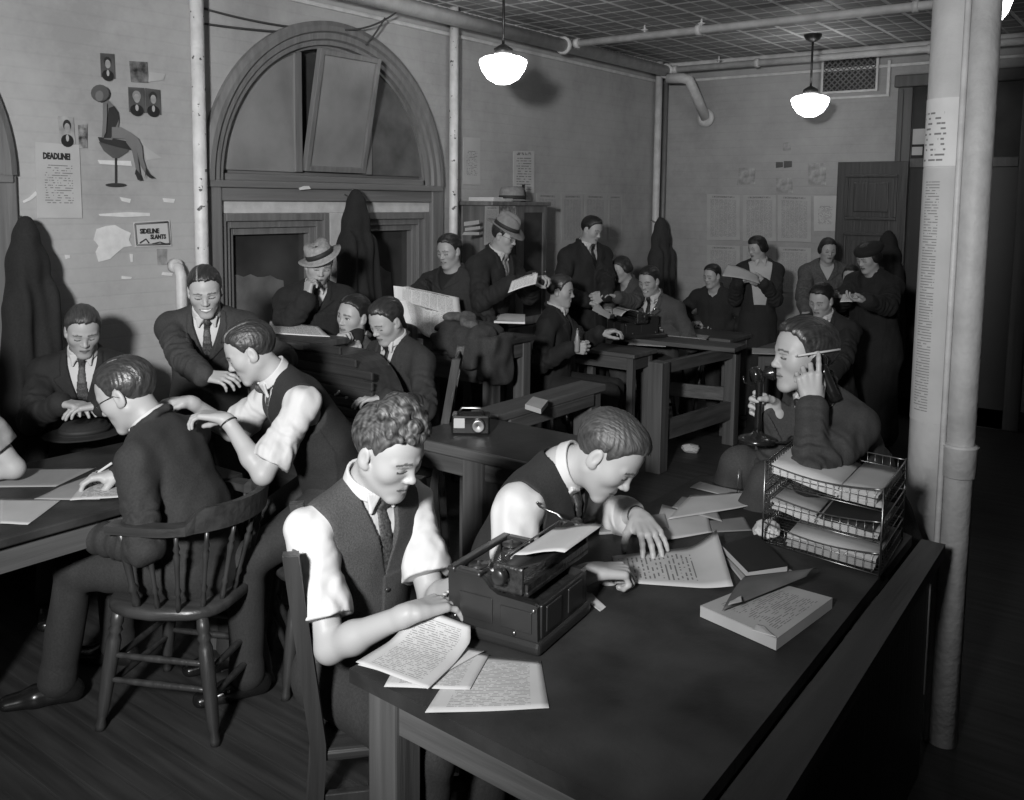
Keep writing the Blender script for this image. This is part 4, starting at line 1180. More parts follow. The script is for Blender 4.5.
# ------------------------------------------------------------------ chairs (built facing +x, origin on the floor)
def place(root, loc, rz):
    root.location = loc; root.rotation_euler = (0, 0, rz)
def captains_chair(label, loc, rz, arms=True, crest=.055, group=None, hs=1.0):
    root = thing('captains_chair' if arms else 'spindle_chair', (0, 0, 0), label, 'chair', group)
    sz = .425
    mb = MB(); pts = []
    for i in range(28):
        a = 2*math.pi*i/28; c, s_ = math.cos(a), math.sin(a); e = 2.0/3.0
        pts.append((.215*math.copysign(abs(c)**e, c), .225*math.copysign(abs(s_)**e, s_)*(1-.06*(c < 0))))
    n = len(pts); vs = []; fs = []
    for k, (q, z) in enumerate(((.93, sz-.02), (1, sz-.008), (1, sz+.014), (.95, sz+.024), (.5, sz+.012), (.05, sz+.012))):
        for x, y in pts: vs.append((x*q, y*q, z))
    for k in range(5):
        for i in range(n): fs.append((k*n+i, k*n+(i+1) % n, (k+1)*n+(i+1) % n, (k+1)*n+i))
    fs += [tuple(range(n))[::-1], tuple(5*n+i for i in range(n))]
    mb.add(vs, fs, True); mb.build('seat', CHAIRH, root)
    prof = [(0, .016), (.04, .017), (.1, .013), (.14, .018), (.2, .020), (.5, .024), (.75, .024), (.80, .017), (.83, .024), (.86, .017), (.89, .022), (1, .019)]
    legs = {}
    for x, y, fx, fy in ((.15, .16, .205, .205), (.15, -.16, .205, -.205), (-.15, .15, -.22, .205), (-.15, -.15, -.22, -.205)):
        legs[(x > 0, y > 0)] = (Vector((fx, fy, 0)), Vector((x, y, sz-.01)))
        mb = MB(); mb.spin((fx, fy, 0), (x, y, sz-.012), prof); mb.build('leg', CHAIRW, root)
    def lp(k, t): return legs[k][0].lerp(legs[k][1], t)
    for k0, k1, ts in (((True, True), (False, True), (.42, .62)), ((True, False), (False, False), (.42, .62)), ((True, True), (True, False), (.36, .56)), ((False, True), (False, False), (.36, .56))):
        for t in ts:
            a, b = lp(k0, t), lp(k1, t); mb = MB(); mb.spin(a, b, [(0, .008), (.1, .010), (.5, .0125), (.9, .010), (1, .008)], 8); mb.build('stretcher', CHAIRW, root)
    zr = .735*hs
    if arms:
        def P(a, z, k=1.0): return Vector((-.03-.235*k*math.cos(a) if abs(a) < 1.57 else -.03+(abs(a)-1.57)*.235, .255*k*math.sin(a) if abs(a) < 1.57 else math.copysign(.255*k, a), z))
        vs = []; fs = []; N_ = 40
        for i in range(N_+1):
            a = -2.15+4.3*i/N_; up = crest*max(0, min(1, (1.0-abs(a))*6+.5)); w = .030+.012*max(0, (abs(a)-1.8))
            for dr, dz in ((-w, -.014), (-w, .014+up*.9), (w, .014+up), (w, -.014)):
                p = P(a, zr+dz); o_ = Vector((p.x+.03, p.y, 0)); o_ = o_.normalized() if abs(a) < 1.57 else Vector((0, math.copysign(1, a), 0))
                lean = -max(0, dz-.02)*.25
                vs.append(p+o_*dr*(.55 if up > .01 else 1)+Vector((lean, 0, 0)))
        for i in range(N_):
            for j in range(4): fs.append((i*4+j, i*4+(j+1) % 4, (i+1)*4+(j+1) % 4, (i+1)*4+j))
        fs += [(0, 1, 2, 3), (N_*4+3, N_*4+2, N_*4+1, N_*4)]
        mb = MB(); mb.add(vs, fs); mb.build('arm_rail', CHAIRH, root)
        for a in (-2.0, -1.6, -1.2, -.8, -.4, 0, .4, .8, 1.2, 1.6, 2.0):
            b = P(a, zr-.012); t = Vector((b.x*.80-.0, b.y*.83, sz+.012)); t.x = max(-.185, min(.17, t.x)); t.y = max(-.195, min(.195, t.y)); rr = 1.5 if abs(a) > 1.9 else 1.0
            mb = MB(); mb.spin(t, b, [(0, .008*rr), (.12, .010*rr), (.22, .007*rr), (.27, .012*rr), (.32, .007*rr), (.6, .009*rr), (.72, .012*rr), (.76, .007*rr), (.8, .012*rr), (.86, .007*rr), (1, .008*rr)], 8); mb.build('spindle', CHAIRW, root)
    else:
        zr = .80
        vs = []; fs = []; N_ = 16
        for i in range(N_+1):
            y = -.215+.43*i/N_; x = -.27+.055*(abs(y)/.215)**2
            for dx, dz in ((-.012, -.04), (-.016, .04), (.008, .04), (.012, -.04)): vs.append(Vector((x+dx-dz*.2, y, zr+dz*(1-.25*(abs(y)/.215)**4))))
        for i in range(N_):
            for j in range(4): fs.append((i*4+j, i*4+(j+1) % 4, (i+1)*4+(j+1) % 4, (i+1)*4+j))
        fs += [(0, 1, 2, 3), (N_*4+3, N_*4+2, N_*4+1, N_*4)]
        mb = MB(); mb.add(vs, fs); mb.build('crest_rail', CHAIRH, root)
        for k in range(7):
            y = -.18+.06*k; b = Vector((-.262+.055*(abs(y)/.215)**2, y, zr-.035)); t = Vector((-.17, y*.85, sz+.012)); rr = 1.35 if k in (0, 6) else 1
            mb = MB(); mb.spin(t, b, [(0, .008*rr), (.12, .010*rr), (.22, .007*rr), (.27, .012*rr), (.32, .007*rr), (.6, .009*rr), (.72, .012*rr), (.76, .007*rr), (.8, .012*rr), (.86, .007*rr), (1, .008*rr)], 8); mb.build('spindle', CHAIRW, root)
    place(root, loc, rz); return root
def square_chair(label, loc, rz, zb=.90, slats=2, sh=.45, rake=.06, name='side_chair', m=CHAIRW):
    root = thing(name, (0, 0, 0), label, 'chair')
    mb = MB(); mb.box((-.20, -.20, sh-.03), (.21, .20, sh), .01); mb.build('seat', CHAIRH, root)
    for y in (-.19, .19):
        mb = MB(); mb.box((.165, y-.019, 0), (.203, y+.019, sh-.03), .004); mb.build('leg', m, root)
        mb = MB(); x = -.205
        vs = [(x-.019-.03, y-.019, 0), (x+.019-.03, y-.019, 0), (x+.019-.03, y+.019, 0), (x-.019-.03, y+.019, 0)]
        for z, d in ((sh-.03, 0), (sh+.02, 0), (zb, -rake)): vs += [(x-.019+d, y-.019, z), (x+.019+d, y-.019, z), (x+.019+d, y+.019, z), (x-.019+d, y+.019, z)]
        fs = [(3, 2, 1, 0), (12, 13, 14, 15)]
        for k in range(3):
            for j in range(4): fs.append((k*4+j, k*4+(j+1) % 4, (k+1)*4+(j+1) % 4, (k+1)*4+j))
        mb.add(vs, fs); mb.build('back_post', m, root)
    for k in range(slats):
        z = zb-.06-k*.16; d = -rake*(z-sh)/(zb-sh); mb = MB(); mb.box((-.213+d, -.171, z-.035), (-.197+d, .171, z+.04), .004); mb.build('back_slat', m, root)
    for y in (-.19, .19):
        for z in (.20, .32):
            mb = MB(); mb.box((-.21, y-.011, z-.016), (.167, y+.011, z+.016), .003); mb.build('stretcher', m, root)
    mb = MB(); mb.box((.175, -.171, .24), (.195, .171, .28), .003); mb.build('stretcher', m, root)
    place(root, loc, rz); return root
def stool(label, loc, h=.5, r=.16):
    root = thing('stool', (0, 0, 0), label, 'stool')
    mb = MB(); mb.lathe([(r*.9, h-.03), (r, h-.02), (r, h-.005), (r*.95, h), (.001, h)], 20); mb.build('seat', CHAIRH, root)
    L4 = []
    for a in (45, 135, 225, 315):
        c, s_ = math.cos(rad(a)), math.sin(rad(a)); L4.append((c, s_)); mb = MB(); mb.spin((c*(r+.02), s_*(r+.02), 0), (c*r*.7, s_*r*.7, h-.025), [(0, .013), (.5, .017), (1, .014)], 8); mb.build('leg', CHAIRW, root)
    mb = MB(); mb.tube([(c*(r-.02), s_*(r-.02), h*.42) for c, s_ in L4], .009, 6, closed=True); mb.build('foot_ring', CHAIRW, root)
    place(root, loc, 0); return root
# ------------------------------------------------------------------ the people
WHITE = mat('shirt_white', .50, .8, .04, 10, .12, 40)
SUIT = mat('suit_charcoal', .022, .85, .25, 150, .2, 300)
SUIT2 = mat('suit_black', .013, .85, .25, 150, .2, 300)
SUITG = mat('suit_grey', .060, .85, .25, 180, .25, 320)
SUITM = mat('suit_mid', .034, .85, .25, 180, .25, 320)
TWEED = mat('waistcoat_tweed', .050, .9, .35, 260, .3, 320)
NAVY = mat('waistcoat_dark', .017, .85, .3, 200, .2, 300)
COATG = mat('coat_grey', .075, .9, .3, 90, .25, 200)
COATB = mat('coat_black', .012, .9, .3, 120, .2, 250)
TIEB = mat('tie_black', .012, .6, .2, 60)
TIEP = mat('tie_patterned', .055, .6, .8, 190)
TIEL = mat('tie_light', .22, .6, .5, 150)
BLOUSE = mat('blouse_white', .42, .8, .06, 20, .15, 60)
SHOE = mat('shoe_leather', .012, .25, .2, 20, spec=.6)
BTN = mat('button_dark', .03, .3)
FELT = mat('hat_felt', .20, .9, .15, 40, .15, 200)
FELTL = mat('hat_straw', .28, .9, .2, 60, .2, 200)
BAND = mat('hat_band_dark', .02, .7)
WIRE = mat('spectacle_frame', .05, .3, metal=.5)
DARKDRESS = mat('dark_dress', .016, .9, .2, 90, .15, 200)
def up(z): return np.array([0, 0, z])
def done(p, out, **k):
    p.build_body(**k); print('%-40s pv=%s hc=%s' % (p.label[:40], np.round(p.pv, 2), np.round(p.hc, 2)))
def suit(p, m, depth=.25, tie=TIEP, pants=None, waist=None, legs=True, female=False, lapel=True, jk={}, collar=True, shirt=WHITE):
    done(p, None, female=female)
    p.shirt(shirt)
    if collar: p.collar(shirt)
    if tie: p.tie(tie)
    if waist: p.waistcoat(waist, depth=.19)
    p.jacket(m, depth=depth, lapel=lapel, **jk)
    if legs and p.legs: p.trousers(pants or m); p.shoes(SHOE)
ONLY = os.environ.get('ONLY')
def on(k): return ONLY is None or k in ONLY.split(',')
P_ = {}
# ---- the typist
if on('typist'):
    p = P_['typist'] = Person('curly-haired person in tweed waistcoat and rolled white sleeves typing', atd(389, 451, 2.40), 318, lean=6, hphi=326, hpitch=25, hroll=4, res=.0030, HS=.99, bend=4, nk=12, slim=.97)
    p.arm('r', atz(410, 613, .835), pole=[-.35, -.35, -1], fdir=PH(42)+up(-.02), curl=(.38, .32, .36, .42), spread=.3)
    p.arm('l', atz(467, 580, .865), pole=[.4, -.2, -1], fdir=PH(0)+up(-.2), curl=(.35, .3, .35, .4))
    p.sit_legs(fwd=.36)
    done(p, None)
    p.hair(v=.055, curly=True, top=.020, thick=.0075, rough=.5, side=.012)
    p.shirt(WHITE, sleeves=True, roll=-.24); p.collar(WHITE); p.tie(TIEP); p.waistcoat(TWEED, top=.05); p.buttons(BTN); p.trousers(SUIT); p.shoes(SHOE)
# ---- the man writing beside him
if on('writer'):
    p = P_['writer'] = Person('person in dark waistcoat and white shirtsleeves bent over, writing on a long sheet', atd(608, 455, 2.60), 332, lean=20, hphi=334, hpitch=42, hroll=-4, res=.0030, HS=1.0, bend=4, nk=44, S=1.04)
    p.arm('r', atz(590, 571, .815), pole=PH(200)*.6+up(-1), fdir=PH(10)+up(-.05), curl=(1.0, 1.1, 1.2, 1.25), thumb=.8)
    p.arm('l', atz(640, 516, .835), pole=PH(100)*.8+up(-.5), fdir=PH(283)+up(-.25), curl=(.28, .30, .30, .35), thumb=.2, spread=.2)
    p.sit_legs(fwd=.34)
    done(p, None)
    p.hair(v=.05, top=.008, thick=.008, rough=.5, side=.008)
    p.shirt(WHITE, sleeves=True, roll=.78); p.collar(WHITE); p.tie(TIEP); p.waistcoat(NAVY, top=.05); p.buttons(BTN); p.trousers(SUIT); p.shoes(SHOE)
    p.watch(TIEB, 'l')
# ---- the man on the telephone
if on('phone'):
    p = P_['phone'] = Person('person in dark jacket leaning on the wire trays, telephone receiver at his ear', atd(803, 355, 3.13), 192, lean=24, hphi=187, hpitch=2, res=.0032, HS=1.02, bend=4)
    print('PHONE', p.shl)
    p.arm('l', atd(812, 403, 2.98), elbow=atd(824, 463, 2.89), fdir=up(1)+PH(160)*.15, palm=PH(80), curl=(.25, .9, 1.0, 1.1), thumb=.6)
    p.arm('r', atd(778, 411, 3.22), pole=PH(60)*.6+up(-1), fdir=PH(182)+up(.35), palm=PH(272), curl=(1.15, 1.2, 1.25, 1.3), thumb=.8)
    hip = p.pv; p.leg('l', np.array(atd(724, 575, 3.30)), pole=PH(190)+up(1.2)); p.leg('r', np.array(atd(700, 545, 3.6)), pole=PH(180)+up(1.2))
    suit(p, SUITM, depth=.26, tie=TIEB, jk=dict(upto=.9))
    p.hair(v=.03, top=.006, thick=.010, rough=.35, side=.0)
# ---- the bespectacled man with his back to us
if on('glasses'):
    p = P_['glasses'] = Person('person in dark suit and spectacles seen from behind, writing at the left table', atd(126, 394, 3.26), 170, lean=18, hphi=176, hpitch=28, hroll=0, res=.0034, HS=1.04, bend=6, nk=8)
    p.arm('r', atz(122, 473, .815), pole=PH(100)*.7+up(-1), fdir=PH(195)+up(-.05), curl=(.55, .65, .75, .85), thumb=.8)
    p.arm('l', atz(92, 535, .66), pole=PH(300)*.5+up(-1), fdir=PH(170), curl=(.4, .4, .4, .4))
    p.sit_legs(fwd=.40); p.leg('l', np.array([-3.16, 1.54, .09]), toe=PH(200)); p.leg('r', np.array([-3.25, 1.82, .09]))
    suit(p, SUIT, depth=.25, tie=TIEB, jk=dict(low=.02, flare=.0))
    p.hair(v=.04, top=.002, thick=.008, part=.028, rough=.35); p.glasses(WIRE)
# ---- the man in the dark suit at the far side of the left table
if on('suitwriter'):
    p = P_['suitwriter'] = Person('person in black suit and tie with brushed hair writing against the left wall', atd(83, 331, 4.12), 288, lean=10, hphi=300, hpitch=24, res=.004, HS=.90, bend=3, S=.96)
    p.arm('r', atd(60, 403, 3.85), pole=PH(190)*.7+up(-1), fdir=PH(350)+up(-.05), curl=(.3, .35, .4, .45))
    p.arm('l', atd(103, 405, 3.85), pole=PH(0)*.7+up(-1), fdir=PH(200)+up(-.05))
    p.sit_legs(fwd=.40); suit(p, SUIT2, depth=.24, tie=TIEP)
    p.hair(v=.05, top=.008, thick=.010, rough=.4, side=.006)
# ---- the smiling man leaning over
if on('smiler'):
    p = P_['smiler'] = Person('smiling person in dark three-piece suit standing and leaning over the left table', atd(205, 291, 4.02), 288, lean=28, hphi=288, hpitch=20, hroll=3, res=.0034, HS=.88, bend=2, S=.91)
    p.mouth = 1; p.eyes = 'down'
    p.arm('r', atd(214, 389, 3.66), pole=PH(190)+up(-1.1), fdir=PH(350)+up(-.05), palm=up(-1)+PH(90)*.5, curl=(.4, .45, .5, .55))
    p.arm('l', atd(258, 392, 3.95), pole=PH(0)+up(-.3), fdir=PH(300)+up(-.5))
    p.stand_legs(fwd=-.05); suit(p, SUITM, depth=.20, tie=TIEP, waist=SUITM, jk=dict(open_=True))
    p.hair(v=.03, top=.004, thick=.008, part=-.03, rough=.32, side=.006)
# ---- the man in waistcoat listening to him
if on('listener'):
    p = P_['listener'] = Person('person in black waistcoat and rolled white sleeves in profile in a spindle chair', atd(250, 352, 3.38), 208, lean=24, hphi=192, hpitch=28, res=.0034, HS=.90, bend=8, S=.98, nk=8)
    p.arm('l', atd(226, 418, 3.26), pole=PH(290)*.5+up(-1)+PH(0)*.3, fdir=PH(172)+up(.1), curl=(.5, .55, .6, .65), thumb=.5)
    p.arm('r', atd(190, 401, 3.48), pole=PH(120)*.6+up(-1), fdir=PH(175)+up(-.05), curl=(.4, .5, .5, .5))
    p.sit_legs(fwd=.38); done(p, None)
    p.hair(v=.03, top=.004, thick=.009, part=.034, rough=.45, side=.012)
    p.shirt(WHITE, sleeves=True, roll=-.16, puff=.007); p.collar(WHITE); p.tie(TIEP); p.waistcoat(NAVY); p.trousers(SUIT); p.shoes(SHOE); p.watch(WIRE, 'l')
# ---- arm of the man at the left edge
if on('edge'):
    p = P_['edge'] = Person('person mostly outside the left edge, bare forearm and pale rolled sleeve on the table', atd(-108, 356, 3.05), 300, lean=20, hphi=280, hpitch=20, res=.0042, HS=1.05)
    p.arm('l', atz(-62, 474, .805), pole=PH(15)*1.0+up(-.5), fdir=PH(190), curl=(.4, .4, .4, .4))
    p.arm('r', atz(-120, 480, .80), pole=PH(190)+up(-.6))
    p.sit_legs(fwd=.3); done(p, None); p.hair(v=.04)
    PALES = mat('work_shirt_grey', .22, .85, .08, 20, .15, 60)
    p.shirt(PALES, sleeves=True, roll=-.30); p.collar(PALES); p.trousers(SUIT); p.shoes(SHOE)
# ---- men around the roll-top desk
if on('hatphone'):
    p = P_['hatphone'] = Person('person in light hat and black overcoat behind the roll-top desk, fist raised to his cheek', atd(319, 266, 4.95), 282, lean=8, hphi=292, hpitch=14, hroll=-8, res=.005, HS=.86, S=.90)
    p.arm('r', atd(307, 299, 4.78), pole=PH(200)*.6+up(-1), fdir=up(1)+PH(60)*.2, palm=PH(20)+PH(90)*.5, curl=(1.0, 1.1, 1.15, 1.2), thumb=.7)
    p.arm('l', atd(355, 345, 4.6), pole=PH(0)*.6+up(-1))
    p.stand_legs(); suit(p, COATB, depth=.13, tie=TIEP, jk=dict(off=.030))
    p.hair(v=.04); p.hat(FELTL, BAND, tilt=-8, roll=-32, brim=.055, crown=.10, z0=.060)
if on('thinker'):
    p = P_['thinker'] = Person('person in grey jacket slouched behind the roll-top desk, hand at his mouth', atd(353, 316, 4.70), 225, lean=-8, hphi=236, hpitch=4, hroll=-8, res=.005, HS=.88)
    p.arm('r', atd(330, 350, 4.55), pole=PH(150)*.6+up(-1), fdir=up(.8)+PH(20)*.6, palm=PH(20)+PH(270)*.3, curl=(.9, 1.0, 1.0, 1.0), thumb=.6)
    p.arm('l', atd(374, 360, 4.35), pole=PH(300)*.6+up(-1), fdir=PH(190))
    p.eyes = (-.2, 0); p.sit_legs(fwd=.3); suit(p, SUITG, depth=.2, tie=TIEB, legs=False)
    p.hair(v=.02, top=.004, part=-.03, rough=.35)
if on('looker'):
    p = P_['looker'] = Person('person in dark suit and black tie looking down beside the roll-top desk', atd(386, 321, 4.36), 226, lean=10, hphi=228, hpitch=27, hroll=-3, res=.0045, HS=.87, bend=3, S=.90)
    p.arm('l', atd(386, 398, 4.05), pole=PH(330)*.6+up(-1), fdir=PH(190)); p.arm('r', atd(368, 385, 4.2), pole=PH(120)*.6+up(-1), fdir=PH(190))
    p.sit_legs(fwd=.3); p.leg('l', p.pv+np.array([.12, -.10, -p.pv[2]+.09])); p.leg('r', p.pv+np.array([-.10, .05, -p.pv[2]+.09]))
    suit(p, SUIT, depth=.30, tie=TIEB, jk=dict(open_=True, top=.07)); p.hair(v=.03, top=.006, rough=.35, side=.004)
# ---- readers by the bookcase
if on('newsreader'):
    p = P_['newsreader'] = Person('person in dark jacket with swept-back hair reading a spread newspaper', atd(449, 251, 6.0), 240, lean=-2, hphi=236, hpitch=14, res=.0055, HS=.88, S=1.04)
    p.arm('l', atd(455, 318, 5.72), pole=PH(320)*.6+up(-1), fdir=PH(200)+up(.3), palm=PH(200), curl=(1, 1, 1, 1), thumb=.8)
    p.arm('r', atd(406, 300, 5.55), pole=PH(150)*.6+up(-1), fdir=PH(250)+up(.3), palm=PH(0), curl=(1, 1, 1, 1), thumb=.8)
    p.sit_legs(); suit(p, SUIT, depth=.12, tie=None, collar=False, shirt=SUIT2); p.hair(v=.025, top=.010, rough=.35)
if on('fedora'):
    p = P_['fedora'] = Person('person in grey felt hat, glasses and overcoat reading a folded newspaper', atd(505, 236, 6.1), 325, lean=14, hphi=332, hpitch=20, res=.0055, HS=.86)
    p.arm('r', atd(512, 283, 5.75), pole=PH(240)*.6+up(-1), fdir=PH(10)+up(.05), curl=(.5, .5, .5, .5), palm=up(1))
    p.arm('l', atd(532, 279, 5.95), pole=PH(60)*.6+up(-1), fdir=PH(330)+up(.2), curl=(.8, .8, .8, .8), thumb=.7)
    p.stand_legs(); suit(p, SUIT2, depth=.30, tie=TIEL, jk=dict(off=.032, long=p.pv-up(.5)))
    p.hair(v=.03); p.hat(FELT, BAND, tilt=6, brim=.062, crown=.115); p.glasses(WIRE)
# ---- middle of the room
if on('bottle'):
    p = P_['bottle'] = Person('person in dark suit seated sideways on a stool facing right, holding a small bottle', atd(561, 291, 6.35), 345, lean=4, hphi=342, hpitch=6, res=.0055, HS=.90, S=1.02)
    p.mouth = .6
    p.arm('r', atd(570, 348, 6.02), pole=PH(220)*.6+up(-1), fdir=PH(350), palm=PH(90), curl=(.9, .95, 1, 1), thumb=.8)
    p.arm('l', atd(600, 333, 6.15), pole=PH(60)*.4+up(-1), fdir=PH(0)+up(.2), curl=(.6, .6, .6, .6))
    p.sit_legs(fwd=.4); suit(p, SUIT2, depth=.24, tie=TIEL); p.hair(v=.035, top=.006, rough=.35)
if on('stander'):
    p = P_['stander'] = Person('person in dark overcoat standing beside the back of the room, looking down at a paper', atd(592, 230, 7.2), 305, lean=4, hphi=318, hpitch=20, res=.006, HS=.86, S=1.0)
    p.arm('r', atd(586, 301, 6.95), pole=PH(200)*.6+up(-1), fdir=PH(340)+up(-.3), curl=(.6, .6, .6, .6)); p.arm('l', atd(606, 298, 6.9), pole=PH(20)*.6+up(-1), fdir=PH(200)+up(-.4), palm=PH(90), curl=(1.0, 1.0, 1.0, 1.0), thumb=.7)
    p.stand_legs(); suit(p, SUIT2, depth=.17, tie=TIEB, jk=dict(off=.034, long=p.pv-up(.55))); p.hair(v=.018, top=.008, rough=.4)
if on('uniform'):
    p = P_['uniform'] = Person('smiling person in grey uniform jacket with collar badges, writing beside a typewriter', atd(649, 281, 7.2), 238, lean=12, hphi=230, hpitch=18, res=.0055, HS=.92, S=1.06)
    p.mouth = .8
    p.arm('r', atz(652, 328, .80), pole=PH(150)*.6+up(-1), fdir=PH(210), curl=(.5, .6, .7, .7), thumb=.7); p.arm('l', atz(662, 330, .80), pole=PH(300)*.3+up(-1), fdir=PH(200))
    p.sit_legs(fwd=.4); suit(p, SUITG, depth=.15, tie=TIEB); p.hair(v=.022, top=.008, rough=.4)
    for sg, zz in ((1, -.055), (1, -.02), (-1, -.055)):
        q = p.trace(p._shirt, .055*sg, zz); q = q+p.cf*.026+p.cu*.0
        mb = MB(); mb.lathe([(.012, -.02), (.012, .003), (.001, .008)], 6, M=p.frame(q)); mb.build('collar_badge', mat('badge_brass', .8, .25, metal=1.0), p.root)
if on('hidden'):
    p = P_['hidden'] = Person('person with dark hair bending low between the standing overcoat and the uniform', atd(621, 269, 7.4), 215, lean=18, hphi=212, hpitch=22, res=.0065, HS=.80, S=.9)
    p.arm('l', atd(617, 297, 6.95), pole=PH(330)*.6+up(-1), fdir=PH(200)+up(.3)); p.arm('r', atd(607, 310, 7.1), pole=PH(150)*.6+up(-1))
    p.sit_legs(fwd=.3); done(p, None, female=True); p.hair(v=.025, female=True, puff=.006, rough=.45); p.jacket(SUITG, depth=.12, lapel=False); p.trousers(DARKDRESS); p.shoes(SHOE)
# ---- back right
if on('boy'):
    p = P_['boy'] = Person('dark-haired person in black sweater seated at the writing table by the back wall', atd(712, 276, 7.60), 235, lean=10, hphi=220, hpitch=12, res=.0055, HS=.78, S=.88)
    p.eyes = 'down'
    p.arm('r', atz(700, 322, .80), pole=PH(150)*.6+up(-1), fdir=PH(230)); p.arm('l', atz(722, 323, .80), pole=PH(330)*.6+up(-1), fdir=PH(210))
    p.sit_legs(fwd=.36); done(p, None); p.hair(v=.015, top=.006, rough=.45); p.jacket(DARKDRESS, depth=.06, lapel=False, top=.05); p.trousers(SUIT); p.shoes(SHOE)
if on('blouse'):
    p = P_['blouse'] = Person('person in white blouse, dark cardigan and skirt standing and reading a sheet', atd(757, 248, 7.40), 262, lean=0, hphi=208, hpitch=14, res=.005, HS=.76, S=.88, slim=.84)
    p.arm('r', atd(738, 282, 7.22), pole=PH(190)*.25+up(-1), fdir=PH(20)+up(.1), palm=up(1), curl=(.6, .6, .6, .6)); p.arm('l', atd(764, 283, 7.2), pole=PH(350)*.25+up(-1), fdir=PH(190)+up(.1), palm=up(1)+PH(90), curl=(.6, .6, .6, .6))
    p.stand_legs(); done(p, None, female=True); p.hair(v=.012, female=True, top=.012, puff=.004, rough=.5, front=.068)
    p.shirt(BLOUSE, off=.012); p.collar(BLOUSE); p.jacket(DARKDRESS, depth=.75, top=.105, lapel=False, off=.028, flare=.0, open_=True); p.skirt(DARKDRESS); p.shoes(SHOE)
if on('greycoat'):
    p = P_['greycoat'] = Person('person in grey coat with waved hair standing by the open door, looking down', atd(828, 250, 7.45), 262, lean=4, hphi=268, hpitch=12, res=.0055, HS=.78, S=.90, slim=.88)
    p.arm('r', atd(805, 320, 7.1), pole=PH(190)*.8+up(-1)); p.arm('l', atd(850, 318, 7.1), pole=PH(350)*.8+up(-1))
    p.stand_legs(); done(p, None, female=True); p.hair(v=.02, female=True, top=.004, puff=.008, rough=.5)
    p.shirt(BLOUSE); p.jacket(COATG, depth=.14, off=.034, long=p.pv-up(.5), lapel=True); p.skirt(DARKDRESS); p.shoes(SHOE)
if on('clerk'):
    p = P_['clerk'] = Person('dark-haired person in black suit with white collar seated in front of the women', atd(821, 300, 5.9), 230, lean=14, hphi=224, hpitch=22, hroll=-4, res=.0055, HS=.86, S=.95)
    p.arm('r', atd(795, 372, 5.6), pole=PH(150)*.6+up(-1)); p.arm('l', atd(830, 380, 5.5), pole=PH(330)*.6+up(-1))
    p.sit_legs(fwd=.36); suit(p, SUIT2, depth=.22, tie=TIEB); p.hair(v=.015, top=.012, rough=.45)
if on('beret'):
    p = P_['beret'] = Person('person in black coat and cap standing at the right, reading a folded paper', atd(868, 258, 6.45), 208, lean=6, hphi=207, hpitch=20, res=.0055, HS=.82, S=.94)
    p.arm('l', atd(866, 301, 6.02), pole=PH(330)*.8+up(-1), fdir=PH(180)+up(.1), palm=up(1), curl=(.5, .5, .5, .5)); p.arm('r', atd(846, 297, 6.25), pole=PH(120)*.8+up(-1), fdir=PH(200)+up(.1), palm=up(1), curl=(.5, .5, .5, .5))
    p.stand_legs(); done(p, None, female=True); p.hair(v=.014, female=True, top=.004, puff=.004, rough=.5)
    p.shirt(DARKDRESS); p.jacket(COATB, depth=.10, off=.034, long=p.pv-up(.55)); p.skirt(DARKDRESS); p.shoes(SHOE)
    B = Field(); B.ell(p.hp(0, -.03, .075), p.HR, (.095, .110, .042), .02); B.ell(p.hp(0, -.02, .052), p.HR, (.083, .100, .03), .02)
    V, Qd = B.mesh(.005); link_mesh('cap', V, Qd, COATB, p.root)
if on('peeker'):
    p = P_['peeker'] = Person('person half hidden behind the reader in the black cap, hand near the chin', atd(851, 277, 7.1), 240, lean=10, hphi=235, hpitch=8, res=.0065, HS=.74, S=.85)
    p.arm('r', atd(845, 305, 6.75), pole=PH(170)*.8+up(-1), fdir=up(1)); p.arm('l', atd(868, 325, 6.8), pole=PH(350)*.8+up(-1))
    p.stand_legs(); done(p, None, female=True); p.hair(v=.012, female=True, puff=.006, rough=.5); p.jacket(DARKDRESS, depth=.1, lapel=False); p.skirt(DARKDRESS); p.shoes(SHOE)
